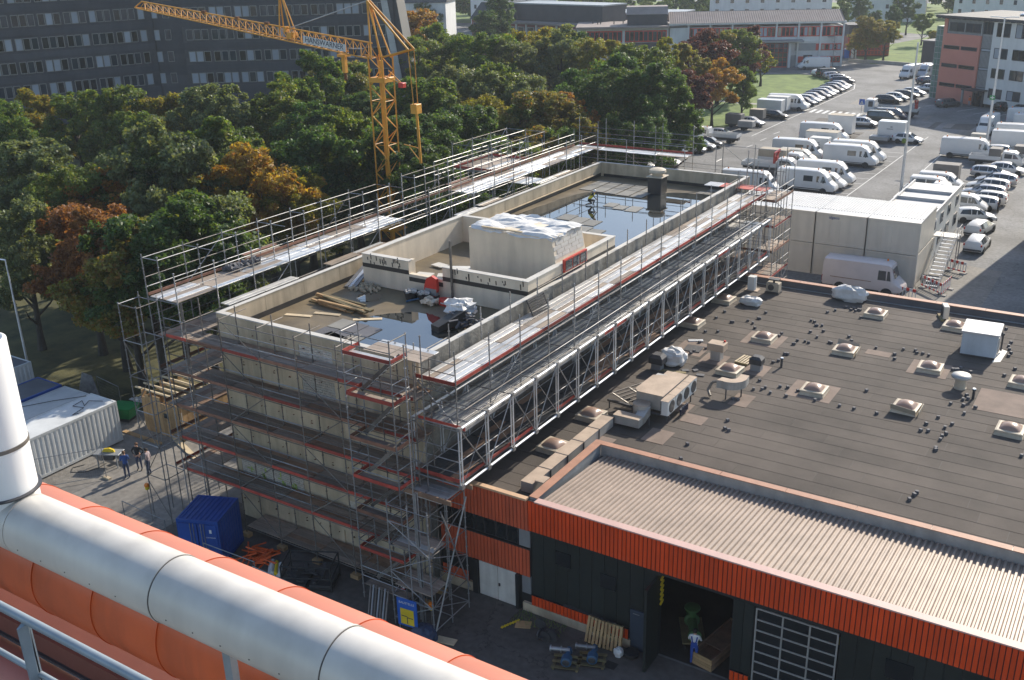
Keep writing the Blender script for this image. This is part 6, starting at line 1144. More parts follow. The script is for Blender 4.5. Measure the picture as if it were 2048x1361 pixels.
def vehicle(kind, x, y, deg, paint, label, group, z=.0):
    if kind not in PROTO: o = build_vehicle(kind); PROTO[kind] = o
    else: o = copy_tree(PROTO[kind])
    o.name = CARN[kind]; o.location = (x,y,z); o.rotation_euler = (0,0,math.radians(deg)); tag(o, label, 'van' if kind in ('sprinter','panelvan','minibus','vwvan','vario') else 'car', group)
    for ch in o.children:
        if ch.name.split('.')[0] == 'body': ch.material_slots[0].link = 'OBJECT'; ch.material_slots[0].material = M[paint]
    return o
VG = 'service vans in the middle parking rows'; RG = 'vehicles on the right parking rows'; LG = 'cars parked along the lawn kerb'
vehicle('sprinter',-34.1,135.2,0,'white','white crew van with amber beacons standing clear at its row end',VG)
vehicle('sprinter',-33.9,138.4,0,'white','white crew van half hidden behind the clear standing one',VG)
vehicle('sprinter',-41.4,136.4,0,'white','white crew van beside the small box trailer',VG)
vehicle('vwvan',-40.5,133.4,0,'carbeige','beige small van between crew van and canvas truck',VG)
vehicle('sprinter',-42.0,150.2,0,'white','white crew van behind the tall box trailer',VG)
vehicle('sprinter',-34.0,123.8,0,'white','white crew van with two beacons before the cabin roofs',VG)
vehicle('vwvan',-33.2,120.9,0,'white','white small van wedged between two crew vans',VG)
vehicle('sprinter',-34.6,118.4,0,'white','white crew van half hidden by the cabin roof',VG)
vehicle('panelvan',-40.2,114.8,0,'white','white van whose roof peeps over the scaffold end',VG)
vehicle('hatch',-40.0,146.2,0,'white','white hatchback nose beside the tall box trailer',VG)
vehicle('hatch',-40.0,164.9,0,'silver','silver hatchback alone near the pedestrian sign',VG)
vehicle('vwvan',-38.2,169.4,0,'cargreen','dark green van parked by the silver hatchback',VG); vehicle('vwvan',-37.6,172.4,0,'carblue','dark blue van between green van and flatbed lorry',VG)
for i,(x,y,p,l) in enumerate([(-42.4,190.5,'carblack','black car first behind the flatbed lorry'),(-41.8,194,'white','white car second behind the flatbed lorry'),(-41.0,197.6,'carblack','black car third behind the flatbed lorry'),(-40.4,201.2,'silver','silver car fourth behind the flatbed lorry'),(-39.6,207.5,'silver','silver car alone in front of the glass stair'),(-38.2,213.5,'carblue','dark blue car beside the glass stair tower'),(-36.8,207,'white','white car tight against the glass stair tower')]): vehicle('hatch' if i%2 else 'estate',x,y,[0,0,0,0,180,200,-100][i],p,l,RG)
vehicle('hatch',-31.0,153.9,0,'white','white hatchback nose beyond the white box trailer',VG)
vehicle('panelvan',-21.6,146.4,0,'white','white windowless van standing in the lane by the lamp post',RG)
vehicle('panelvan',-22.4,166.4,-93,'white','white van seen from its front beside the lamp post',RG)
for i,(x,y,k) in enumerate([(-17.6,175.4,'panelvan'),(-17.0,160.4,'panelvan'),(-16.6,154.6,'panelvan'),(-16.0,170.2,'panelvan')]): vehicle(k,x,y,0,'white',['white van furthest back under the red building','white van with long side behind the lamp post','white van beside the small flat trailer','white van between the far and the long sided one'][i],RG)
vehicle('estate',-17.0,135.2,0,'silver','silver estate car nosing towards the lane end',RG); vehicle('hatch',-15.6,138.2,0,'white','white hatchback behind the silver estate',RG); vehicle('estate',-17.6,149.6,0,'white','white estate behind the double cab truck',RG)
for i,(x,y,p) in enumerate([(-15.9,131.4,'silver'),(-16.3,127.9,'white'),(-16.2,124.4,'silver'),(-15.6,121.3,'white'),(-16.0,118.6,'white')]): vehicle('estate',x,y,180,p,'%s estate car seen from its tail, %s in the tight row' % (p,['first','second','third','fourth','fifth'][i]),RG)
vehicle('vwvan',-21.6,123.8,0,'white','white windowed van with grey canvas trailer behind',RG); vehicle('vwvan',-21.2,126.6,0,'white','white van with amber beacon before the grey canvas trailer',RG); vehicle('vwvan',-17.0,116.8,0,'white','white van beside the open roof cabins',RG); vehicle('hatch',-15.2,112.8,20,'white','white hatchback just behind the cabin roof edge',RG)
vehicle('estate',-13.2,102.4,88,'white','white estate parked tail first beside the stair barriers',RG); vehicle('estate',-13.9,108.2,80,'white','white estate parked behind the first one by the cabins',RG)
vehicle('estate',-32.4,190.4,57,'cargrey','grey car parked under the salmon wall',RG); vehicle('estate',-23.2,190.2,57,'carblack','black car in the shade before the entrance',RG); vehicle('estate',-20.0,188.6,57,'carblack','second black car in the shade right of the entrance',RG)
vehicle('panelvan',-46.8,226.5,-100,'white','white van driving side by side past the far bend',RG); vehicle('panelvan',-43.6,228.6,-105,'silver','silver van with white front at the far bend',RG); vehicle('vwvan',-46.0,236,-100,'white','white van following behind at the far bend',RG); vehicle('vwvan',-43.0,238,-100,'carbeige','beige van queued behind the silver van',RG); vehicle('hatch',-42.0,219,60,'carblue','dark blue car waiting beside the far bend',RG)
vehicle('panelvan',-69.2,234.0,205,'white','white van parked before the long red window building',LG); vehicle('hatch',-78.5,224.6,10,'silver','silver car half hidden by trees at the lawn head',LG)
pc = ['silver','carblue','white','silver','carblue','silver','white','carblack','silver','silver','carblue','white','silver']
for i in range(10):
    y = 179.4+i*2.95; vehicle('estate' if i%3 else 'hatch',-55.2,y,-4,pc[i],'%s car, number %s in the row after the minibus' % ({'carblue':'dark blue','carblack':'black'}.get(pc[i],pc[i]),['one','two','three','four','five','six','seven','eight','nine','ten'][i]),LG)
for i,(x,y,d,p) in enumerate([(-56.6,212.5,20,'carblue'),(-58.4,216.2,28,'silver'),(-60.4,219.6,35,'silver'),(-64.2,223.6,55,'white')]): vehicle('estate',x,y,d,p,'%s car parked on the kerb bend, place %s' % ({'carblue':'dark blue'}.get(p,p),['one','two','three','four'][i]),LG)
vehicle('vwvan',-62.2,221.8,45,'cargreen','dark green van on the kerb bend',LG)
vehicle('minibus',-55.9,176.2,0,'white','white minibus with dark window band at the crosswalk',LG)
vehicle('estate',-55.0,166.3,4,'carblack','black car beside the brown trailer',LG); vehicle('hatch',-56.0,158.3,0,'silver','silver car next to the grey canvas trailer',LG); vehicle('hatch',-56.4,146.6,10,'silver','silver car tilted behind the open flatbed',LG)
vehicle('sprinter',-59.2,131.8,0,'white','white crew van behind the rear scaffold rail',LG); vehicle('hatch',-56.0,134.2,10,'silver','silver hatchback beyond the rear scaffold',LG); vehicle('hatch',-55.6,136.8,10,'silver','silver hatchback next to the box trailer',LG); vehicle('hatch',-55.5,139.3,10,'carblack','black hatchback below the flatbed truck',LG); vehicle('estate',-55.8,124.4,5,'white','white estate with red rear half behind the scaffold',LG); vehicle('hatch',-57.6,121.2,5,'white','white car roof just over the rear parapet',LG); vehicle('vwvan',-59.3,128.6,0,'carred','red van partly hidden by the rear scaffold deck',LG)
sv = vehicle('vario',-19.3,84.9,0,'carpink','pale pink long step van parked before the beige cabins',RG)
for s in (-1,1): MB().box(-2.6,.8,s*1.055-.01,s*1.055+.01,1.25,1.3).build('side_rail', M['plank_b'], sv, local=True)
# lorries and trailers
def wheelset(t, xs, yw, r, w_=.26): wheels(t, xs, yw, r, w_)
def trailer(label, x, y, L_, W__, H_, deg, m, mr=None, z0=.6, wx=(-.3,), group=VG, mark=False, name='box_trailer', cat='trailer'):
    t = thing(name, label, cat, (x,y,0), math.radians(deg), group); b = MB().bbox(-L_/2,L_/2,-W__/2,W__/2,z0,z0+H_,.04); b.build('box', m, t, local=True)
    if mr: MB().box(-L_/2-.01,L_/2+.01,-W__/2-.01,W__/2+.01,z0+H_,z0+H_+.02).build('roof', mr, t, local=True)
    MB().box(-L_/2+.05,L_/2-.05,-W__/2+.05,W__/2-.05,z0-.14,z0-.005).build('chassis', M['dgrey'], t, local=True); wheels(t, wx, W__/2-.16, .32, .2); MB().beam((L_/2,0,z0-.08),(L_/2+1.0,0,.45),.08,.08).build('drawbar', M['dgrey'], t, local=True)
    if mark: MB().cbox((-.2,-W__/2-.005,z0+H_*.55),(.9,.01,.12)).cbox((0,-W__/2-.005,z0+H_*.68),(.3,.01,.18),).build('logo', M['zinc'], t, local=True)
    return t
trailer('large white box trailer with beige roof in the van row',-40.0,142.6,4.4,2.1,2.3,0,M['white'],M['tarp_b']); trailer('small white box trailer before the large beige roofed one',-39.6,139.9,2.6,1.7,1.9,0,M['wall_white'],mark=True); trailer('tall white box trailer with dark vent at the row start',-41.0,155.4,3.6,2.1,2.6,0,M['white'],M['tarp_b']); trailer('white box trailer with printed mark beside flat trailer',-33.4,154.6,3.8,2.0,2.3,0,M['white'],mark=True); trailer('low flat trailer coupled beside the marked box trailer',-34.6,152.2,2.6,1.6,.5,0,M['zinc'],z0=.55)
trailer('white box trailer with printed mark at the wood edge',-58.4,139.6,3.0,2.0,2.1,0,M['white'],mark=True,group=LG); trailer('grey canvas trailer at the wood edge',-58.2,156.6,2.6,1.7,1.5,0,M['tarp_g'],group=LG); trailer('brown box trailer beside the black car',-56.7,163.0,2.3,1.6,1.4,0,M['tarp_g'],M['tarp_b'],group=LG); trailer('long white box trailer behind the black car',-57.0,170.2,4.2,2.1,2.0,0,M['white'],group=LG); trailer('second white box trailer beside the minibus',-56.6,172.8,3.6,2.1,2.2,0,M['wall_white'],group=LG); trailer('dark grey canvas trailer behind the windowed vans',-21.2,129.4,2.9,1.8,1.9,0,M['tarp_g'],group=RG); trailer('small flat trailer with pale crate before the front facing van',-22.3,158.4,2.0,1.4,.7,0,M['carbeige'],group=RG); trailer('small pickup trailer loaded with machinery by the silver car',-55.4,154.4,2.4,1.6,.9,0,M['grey'],group=LG)
def truck(label, x, y, deg, group, L_=6.2, tarp=None, crane=False, big=False, crew=True, fl=M['white']):
    t = thing('flatbed_lorry' if big else 'pickup_truck', label, 'truck', (x,y,0), math.radians(deg), group); k = 1.25 if big else 1.0; cabL = 2.0 if crew and not big else 1.6; xc = L_/2-cabL-.5*(not big)
    H_ = 2.75 if big else 2.1; w2 = 1.15 if big else .97
    if big: st = [(xc,.6,1.5,H_-.05,w2*.95,w2,w2*.92),(xc+.1,.55,1.5,H_,w2*.97,w2,w2*.92),(L_/2-.25,.55,1.5,H_,w2*.97,w2,w2*.92),(L_/2-.05,.55,1.5,H_-.3,w2*.96,w2,w2*.9),(L_/2,.6,1.4,1.7,w2*.95,w2*.98,w2*.9)]
    else: st = [(xc,.45,1.15,H_-.1,w2*.92,w2*.97,w2*.84),(xc+.08,.4,1.15,H_,w2*.95,w2,w2*.84),(xc+cabL-.6,.4,1.15,H_,w2*.95,w2,w2*.84),(xc+cabL-.2,.4,1.15,H_-.25,w2*.95,w2,w2*.82),(xc+cabL+.35,.42,1.12,1.32,w2*.94,w2*.97,w2*.84),(L_/2-.1,.45,.85,1.0,w2*.86,w2*.9,w2*.74),(L_/2,.5,.7,.8,w2*.78,w2*.82,w2*.66)]
    ob('cab', hull(st).mesh('cab', fl, 35), t)
    xs0 = xc+.25
    wins = [[(xs0,1.25*k if big else 1.25),(xs0+cabL*.45,1.25*k if big else 1.25),(xs0+cabL*.45,H_-.3),(xs0,H_-.28)]] + ([[(xs0+cabL*.5,1.25),(xs0+cabL*.85,1.25),(xs0+cabL*.62,H_-.32),(xs0+cabL*.5,H_-.3)]] if not big else [])
    for pts in wins:
        for b in swin(st,pts): b.build('side_window', M['glass'], t, local=True)
    b = MB()
    if big: b.quad((L_/2+.015,-.95,1.65),(L_/2+.015,.95,1.65),(L_/2-.06,.9,H_-.35),(L_/2-.06,-.9,H_-.35))
    else: b.quad((xc+cabL+.36,-.78,1.36),(xc+cabL+.36,.78,1.36),(xc+cabL-.17,.7,H_-.22),(xc+cabL-.17,-.7,H_-.22))
    b.build('windscreen', M['glass'], t, local=True)
    MB().box(-L_/2,xc-.1,-w2-.02,w2+.02,.85*k,.95*k).build('bed', M['grey'], t, local=True); MB().box(-L_/2,xc,-.4,.4,.45*k,.85*k).build('chassis', M['dgrey'], t, local=True)
    hb_ = .45
    for s in (-1,1): MB().cbox(((-L_/2+xc-.1)/2,s*w2,.95*k+hb_/2),(xc-.1+L_/2,.04,hb_)).build('drop_side', M['cont_grey'] if big else M['white'], t, local=True)
    MB().cbox((-L_/2+.02,0,.95*k+hb_/2),(.04,2*w2-.06,hb_)).build('tailgate', M['white'], t, local=True); MB().cbox((xc-.12,0,.95*k+.4),(.05,2*w2,.8)).build('headboard', M['white'], t, local=True)
    if tarp: MB().bbox(-L_/2+.02 if tarp == 'b' else xc-1.6,xc-.16,-w2+.03,w2-.03,.96*k,2.35,.06).build('canvas', M['tarp_b'] if tarp == 'b' else M['tarp_g'], t, local=True)
    if crane:
        b = MB(); cx_ = xc-.45 if not big else -L_/2+.4; b.box(cx_-.2,cx_+.2,-.3,.3,.9*k,2.2); b.beam((cx_,0,2.1),(cx_+.1,.9,2.9),.22,.22); b.beam((cx_+.1,.9,2.9),(cx_,-.8,2.7),.2,.18); b.beam((cx_,-.8,2.7),(cx_,-.9,1.2),.18,.18); b.build('loading_crane', M['carred'], t, local=True)
    for s in (-1,1): MB().cbox((L_/2-.03,s*w2*.7,.75*k),(.12,.26,.16)).build('headlight', M['lamp'], t, local=True)
    MB().lathe([(.07,H_),(.08,H_+.06),(.07,H_+.17),(.02,H_+.2)],(xc+.5,0,0),10).build('beacon', M['amber'], t, smooth=40, local=True)
    wheels(t, (-L_/2+1.2, L_/2-(.9 if not big else 1.3)), w2-.16, .34*k, .24); return t
truck('white canvas truck with beige cover in the van row',-41.4,130.2,0,VG,6.4,'b'); truck('white flatbed truck with folded red crane behind the cab',-41.8,126.4,0,VG,7.2,None,True); truck('large white flatbed lorry facing the pedestrian sign',-38.6,176.2,180,VG,8.4,None,True,True,False); truck('white open flatbed truck with side rails at wood edge',-56.0,143.4,180,LG,7.0); truck('white double cab truck with grey canvas and striped tail',-17.6,142.6,0,RG,6.4,'g'); truck('white double cab pickup beside the open roof cabins',-21.2,120.6,0,RG,5.6); truck('white box bodied truck beyond the double cab',-14.9,145.6,0,RG,6.0,'g')
# lamp posts and signs
def lamp_post(label, x, y, h, arms=2, r=.16, lean=(0,0)):
    t = thing('lamp_post', label, 'lamp post', (x,y,0)); t.rotation_euler = (lean[0],lean[1],0); MB().lathe([(r,0),(r*.85,h*.5),(r*.5,h)],n=14).build('pole', M['alu'], t, smooth=50, local=True)
    for s in ((-1,1) if arms == 2 else (-1,)): MB().tube((0,0,h),(s*.9,0,h+.12),.05,8).build('arm', M['alu'], t, local=True); MB().cbox((s*1.35,0,h+.12),(.9,.34,.14)).build('lamp_head', M['cont_white'], t, local=True)
    return t
M['alu_pole'] = M['alu']
lp1 = lamp_post('tall grey lamp post rising behind the beige cabins', -24.5,121.0,17.1,0,.17)
for ch in list(lp1.children):
    if not ch.name.startswith('pole'): bpy.data.objects.remove(ch)
blob('plant_basket', (-24.75,120.8,6.1), (.22,.22,.5), M['grass'], 33, 'green hanging plant fixed on the tall lamp post', 'plant')
lp2 = lamp_post('tall twin headed lamp post before the salmon building', -21.0,157.1,17.2,2,.2)
t = thing('first_aid_sign','small green sign fixed on the twin headed lamp post','sign',(-21.05,156.8,6.3)); MB().box(-.35,.35,-.03,0,0,.6).build('plate',M['green'],t,local=True); MB().box(-.06,.06,-.035,-.03,.1,.5).box(-.25,.25,-.036,-.031,.24,.36).build('symbol',M['white'],t,local=True)
lamp_post('slim white lamp post leaning among the trees', -65.85,37.6,8.9,0,.09)
o = [x for x in COL.objects if x.name.startswith('lamp_post')][-1]
for ch in list(o.children):
    if ch.name.startswith(('arm','lamp_head')): bpy.data.objects.remove(ch)
MB().tube((0,0,8.9),(-1.6,-.5,9.0),.05,8).build('arm', M['alu'], o, local=True)
t = thing('crosswalk_sign','blue pedestrian crossing sign on a thin post','sign',(-42.4,171.8,0)); MB().tube((0,0,0),(0,0,3.0),.04,8).build('post',M['alu'],t,local=True); s_ = MB().box(-.45,.45,-.03,0,2.3,3.2).build('plate',M['blue'],t,local=True); b = MB(); b.add([(-.3,-.035,2.42),(.3,-.035,2.42),(0,-.035,3.0)],[(0,1,2)]); b.build('triangle',M['white'],s_,local=True); MB().box(-.04,.04,-.04,-.036,2.5,2.75).build('figure',M['black'],s_,local=True)
# ------------------------------------------------------------------ background buildings
bgr = random.Random(31)
def win_pair(w_, h_, mf, mp, key, mull=0):
    fm = shared(('wf',key,w_,h_), lambda: MB().box(0,w_,-.06,.02,0,.09).box(0,w_,-.06,.02,h_-.09,h_).box(0,.09,-.06,.02,.09,h_-.09).box(w_-.09,w_,-.06,.02,.09,h_-.09).mesh('window', mf))
    pm = shared(('wp',key,w_,h_), lambda: MB().box(.08,w_-.08,-.012,.01,.08,h_-.08).mesh('pane', mp)); return fm, pm
def put_win(t, x, z, w_, h_, mf, mp, key, y=-.02, pm2=None):
    fm, pm = win_pair(w_,h_,mf,mp,key); f = ob('window', fm, t, (x,y,z)); ob('pane', pm, f, mat=pm2); return f
def slate_wall(t, L_, z0, z1, dep, cuts, y=0, course=.82):
    """stacked slate courses, each lapping the one below; cuts: window bands (zlo,zhi)"""
    MB().box(0,L_,y+.06,y+dep,0,z1).build('wall_core', M['slate'], t, local=True); z = z0
    while z < z1:
        zt = min(z+course,z1); mid = (z+zt)/2
        if not any(a-.05 < mid < c+.05 for a,c in cuts):
            MB().hexa([(0,y-.05,z),(L_,y-.05,z),(L_,y+.07,z),(0,y+.07,z),(0,y+.0,zt),(L_,y+.0,zt),(L_,y+.07,zt),(0,y+.07,zt)]).build('slate_course', M['slate'], t, local=True)
        z = zt
so_ = thing('slate_office', 'large dark slate clad office block with long ribbons of windows', 'building', (-137.9,106.6,0))
rows = [8.7,12.0,15.3,18.6,21.9]
def flatten(t):
    a = t.rotation_euler[2]; R_ = Matrix.Rotation(a, 3, 'Z')
    for ch in list(t.children): ch.parent = so_; ch.location = t.location+R_ @ ch.location; ch.rotation_euler[2] += a
    bpy.data.objects.remove(t)
def wing(P, ang, L_, zt, groups, ww=1.08, hh=1.6, gap=.12, dep=14, start=.6):
    t = bpy.data.objects.new('office_wing', None); COL.objects.link(t); t.parent = so_; t.location = P3(so_,P[0],P[1],0); t.rotation_euler = (0,0,ang); 
    slate_wall(t, L_, .1, zt, dep, [(r-.1,r+hh+.1) for r in rows] if groups else [])
    if groups:
        for r in rows:
            MB().box(0,L_,.0,.07,r-.1,r+hh+.1).build('window_band', M['dgrey'], t, local=True)
            x = start; k = 0
            while x+ww < L_-.3:
                u = bgr.random(); put_win(t, x, r, ww, hh, M['frame'], M['glass'], 'off', -.01, M['blind'] if u < .25 else (M['glass_dark'] if u < .6 else None)); x += ww+gap; k += 1
                if k%3 == 0: x += .35
    flatten(t)
ux, uy = .839, .544
def onU(s): return (-89.8+ux*(s)*1.0-.0, 138.5+uy*s)   # facade line of the right wing
aR = math.atan2(uy,ux)
P_ = onU(-50.2); wing(P_, aR, 33.0, 28, 'ribbon')
# recessed link with two windows per floor
Pl = onU(-57.0); t = bpy.data.objects.new('office_link', None); COL.objects.link(t); t.parent = so_; t.location = P3(so_,Pl[0]-.4,Pl[1]+1.2,0); t.rotation_euler = (0,0,aR); slate_wall(t, 7.4, .1, 28, 12, [])
for r in rows: put_win(t,1.6,r,1.0,1.6,M['frame'],M['blind'],'lnk',-.06); put_win(t,3.4,r,1.0,1.6,M['frame'],M['glass'],'lnk2',-.06, M['blind'] if bgr.random() < .3 else None)
flatten(t)
# left wing recedes to the right
aL = math.atan2(.94,.35); PL = (-137.2-.35*26,107.4-.94*26); wing(PL, aL, 28.3, 28, 'ribbon', 1.0, 1.7, .1, 14)
# battered end fin in pale slate
e0 = onU(-17.2); t = bpy.data.objects.new('end_fin', None); COL.objects.link(t); t.parent = so_; t.location = P3(so_,e0[0],e0[1],0); t.rotation_euler = (0,0,aR)
for k in range(22):
    z0,z1 = k*1.28,(k+1)*1.28; f = lambda z: 1.9-.175*z*.75
    MB().hexa([(f(z0)-1.0,-.15,z0+.03),(f(z0),-.15,z0+.03),(f(z0),.5,z0+.03),(f(z0)-1.0,.5,z0+.03),(f(z1)-1.0,-.15,z1),(f(z1),-.15,z1),(f(z1),.5,z1),(f(z1)-1.0,.5,z1)]).build('fin_slab', M['slate_pale'], t, local=True)
b = MB(); b.hexa([(-1,.3,0),(3.3,.3,0),(3.3,13,0),(-1,13,0),(-3,.3,28),(-.4,.3,28),(-.4,13,28),(-3,13,28)]); b.build('end_wall', M['slate'], t, local=True)
flatten(t)
# ---- long office with red window frames
LB = (-65.14,241.65); aB = math.atan2(-8.06,-16.28)+math.pi
lb = thing('red_window_block', 'long pale office block with red framed windows and corrugated roof', 'building', (LB[0],LB[1],0), aB)
def lbx(s): return -s
MB().box(-39,0,.1,13,0,9.0).build('wall', M['wall_white'], lb, local=True)
for k in range(8):
    x = -k*4.95; MB().box(x-.35,x+.05,-.25,.12,0,9.6).build('pier', M['wall_white'], lb, local=True)
    if k < 7:
        for r,h_ in ((6.7,2.2),) + (((3.6,1.5),(.9,1.4)) if k != 2 and k != 3 else ()):
            MB().box(x-4.85,x-.4,-.02,.1,r,r+h_).build('window_band', M['redframe'], lb, local=True)
            for j in range(5):
                if r < 5 and k == 1: continue
                put_win(lb, x-4.8+j*.88, r+.1, .84, h_-.2, M['redframe'], M['glass'], 'lb%d'%int(h_*10), -.03, [None,M['blind'],M['tarp_b'],M['glass_dark']][bgr.randrange(4)])
    MB().box(x-4.9,x-.3,-.06,.1,5.6,5.75).build('ledge', M['wall_white'], lb, local=True) if k < 7 else None
b = MB(); b.box(-39.2,.3,-.6,.1,9.6,10.0); b.build('eaves', M['wall_white'], lb, local=True)
b = MB(); rib_pitch = .5; n = int(39.4/rib_pitch)
for i in range(n):
    x0 = -39.2+i*rib_pitch; b.quad((x0,-.7,9.95),(x0+.3,-.7,9.95),(x0+.3,6.5,12.1),(x0,6.5,12.1)); b.quad((x0+.3,-.7,9.95),(x0+.5,-.7,10.05),(x0+.5,6.5,12.2),(x0+.3,6.5,12.1)); b.quad((x0+.5,-.7,10.05),(x0+.5,-.7,9.95),(x0+.5,6.5,12.1),(x0+.5,6.5,12.2))
b.quad((-39.2,6.5,12.15),(.3,6.5,12.15),(.3,13.6,9.9),(-39.2,13.6,9.9)); b.build('roof', M['roof_grey'], lb, local=True)
b = MB(); b.add([(.2,-.5,9.6),(.2,13.4,9.6),(.2,6.5,12.05)],[(0,1,2)]); b.build('gable', M['wall_white'], lb, local=True)
gl = MB().box(-17.4,-12.3,-.9,.05,0,5.3).build('entrance', M['redframe'], lb, local=True)
for i in range(5):
    for j in range(5): MB().box(-17.25+i*.99,-16.36+i*.99,-.94,-.9,.25+j*1.02,1.17+j*1.02).build('pane', M['glass'], gl, local=True)
for x in (-18.2,-12.2): MB().box(x,x+.5,-1.6,-1.0,0,5.5).build('column', M['wall_white'], lb, local=True)
MB().box(-19.6,-9.2,-3.2,.05,5.75,6.1).build('canopy', M['zinc'], lb, local=True); MB().box(-11.4,-10.3,-.05,.1,0,2.6).build('door', M['zinc'], lb, local=True); MB().box(-8.6,-6.6,-.05,.1,0,2.6).build('door', M['dgrey'], lb, local=True); MB().box(-10.6,-6.0,-.06,.1,3.6,5.2).build('shutter', M['zinc'], lb, local=True)
ss = MB(); 
for i in range(40): a = i*.5; z = .2+i*.16; ss.add([(-2.2,-1.3,z),(-2.2+.8*math.cos(a),-1.3+.8*math.sin(a),z),(-2.2+.8*math.cos(a+.5),-1.3+.8*math.sin(a+.5),z)],[(0,1,2)])
ss.tube((-2.2,-1.3,0),(-2.2,-1.3,7.6),.08,8)
for i in range(60): a = i*.34; ss.tube((-2.2+.82*math.cos(a),-1.3+.82*math.sin(a),1.1+i*.107),(-2.2+.82*math.cos(a+.34),-1.3+.82*math.sin(a+.34),1.2+i*.107),.03,4)
ss.build('spiral_stair', M['steel'], lb, local=True); MB().box(-3.6,-2.2,-1.3,0,6.6,6.7).build('landing', M['zinc'], lb, local=True)
# flat roofed wing continuing to the left, with plant room
fw = thing('flat_roof_wing', 'flat grey roofed office wing with red frames half hidden by trees', 'building', (LB[0]+math.cos(aB)*-39.3,LB[1]+math.sin(aB)*-39.3,0), aB)
MB().box(-21,0,.1,14,0,9.2).build('wall', M['wall_white'], fw, local=True); MB().box(-21.3,.1,-1.6,15,9.2,9.6).build('roof', M['roof_grey'], fw, local=True)
for k in range(2):
    x = -.4-k*10.2; MB().box(x-9.6,x,-.05,.1,6.0,8.6).build('window_band', M['redframe'], fw, local=True); [put_win(fw,x-9.5+j*1.05,6.2,1.0,2.2,M['redframe'],M['glass'],'fw',-.08,M['glass_dark'] if j%2 else None) for j in range(9)]; MB().box(x-10.0,x-9.6,-.3,.12,0,9.2).build('pier', M['wall_white'], fw, local=True); MB().box(x-9.5,x-.1,-.04,.1,3.8,5.9).build('spandrel', M['roof_slate'], fw, local=True)
pr_ = MB().box(-9.5,-.4,1.5,8,9.6,12.0).build('plant_room', M['roof_slate'], fw, local=True); b = MB(); b.hexa([(-9.7,1.2,12.0),(-.2,1.2,12.0),(-.2,8.2,12.0),(-9.7,8.2,12.0),(-9.7,3.2,13.6),(-.2,3.2,13.6),(-.2,8.2,13.6),(-9.7,8.2,13.6)]); b.build('plant_roof', M['roof_grey'], pr_, local=True)
for i in range(12): MB().lathe([(.12,9.6),(.12,10.3)],(-19+bgr.uniform(0,18),1+bgr.uniform(0,12),0),6).build('roof_pipe', M['dgrey'], fw, local=True)
# wing running back to the brick building
aW = math.radians(-12); bw = thing('brick_wing', 'long flat roofed brick wing with white framed windows behind the trees', 'building', (-150.0,232.0,0), aW)
MB().box(0,44,.1,16,0,8.6).build('wall', M['brick_red'], bw, local=True); MB().box(-.3,44.3,-.6,17,8.6,9.1).build('roof', M['roof_grey'], bw, local=True)
for k in range(12): put_win(bw, 1.0+k*3.5, 5.6, 2.2, 2.3, M['wall_white'], M['glass'], 'bw', -.05); MB().box(.2+k*3.5,.7+k*3.5,-.15,.1,0,8.6).build('pier', M['wall_white'], bw, local=True)
bm = thing('mansard_house', 'red brick office house with dark mansard roof and window strips', 'building', (-160.5,233.0,0), aW)
MB().box(-1,11,0,14,0,9.4).build('wall', M['brick_red'], bm, local=True); b = MB(); b.hexa([(-1.4,-.5,9.4),(11.4,-.5,9.4),(11.4,14.5,9.4),(-1.4,14.5,9.4),(.6,2.2,13.6),(9.6,2.2,13.6),(9.6,12,13.6),(.6,12,13.6)]); b.build('mansard_roof', M['roof_slate'], bm, local=True); MB().box(10,40,5,14,9.1,13.2).build('attic', M['roof_slate'], bm, local=True); MB().box(9.8,40.3,4.8,14.2,13.2,13.5).build('attic_roof', M['flash'], bm, local=True)
for r in (1.2,4.2,7.0):
    for j in range(4): put_win(bm,-.4+j*2.9,r,1.9,1.6,M['frame'],M['glass'],'bm',-.05); MB().box(1.65+j*2.9,2.0+j*2.9,-.12,.0,0,9.4).build('pier', M['roof_slate'], bm, local=True) if r < 2 else None
# ---- salmon, zinc and white building
ra = math.atan2(-10.23,15.92); rb = thing('salmon_building', 'four storey block with salmon, zinc and white facade parts', 'building', (-35.97,197.63,0), ra)
MB().box(0,8.2,.0,14,.1,11.6).build('salmon_wall', M['salmon'], rb, local=True); MB().box(8.2,10.6,.3,14,0,14.2).build('zinc_wall', M['zinc'], rb, local=True); MB().box(10.6,40,-.1,14,.6,14.2).build('white_wall', M['wall_white'], rb, local=True); MB().box(0,.75,.0,14,11.6,14.2).build('salmon_wall', M['salmon'], rb, local=True); MB().box(.75,8.2,.12,14,11.6,14.2).build('zinc_wall', M['zinc'], rb, local=True)
MB().box(-1.2,41,-1.0,15,14.25,14.65).build('roof', M['roof_slate'], rb, local=True); [MB().box(-.9+i*1.1,-.6+i*1.1,-.95,.0,14.1,14.25).build('rafter', M['dgrey'], rb, local=True) for i in range(34)]
for j in range(36): MB().box(.85+j*.27,.87+j*.27,.08,.12,11.65,14.2).build('seam', M['dgrey'], rb, local=True) if j < 27 else None
for j in range(9): MB().box(8.3+j*.27,8.32+j*.27,.27,.3,2.8,11.6).build('seam', M['dgrey'], rb, local=True)
for r in (2.6,5.9,9.0):
    for x in (.5,4.3): put_win(rb,x,r,3.4,.62,M['dgrey'],M['glass'],'rs',-.02,M['glass_dark'] if bgr.random()<.5 else None)
    put_win(rb,8.3,r+.1,2.2,.5,M['dgrey'],M['blind'],'rz',.26)
for x in (1.2,4.7): [put_win(rb,x+i*1.6,12.0,1.55,1.5,M['dgrey'],M['glass'],'rt',.1) for i in range(2)]
[put_win(rb,8.35+i*.75,11.9,.72,2.0,M['dgrey'],M['glass'],'rt2',.27) for i in range(3)]
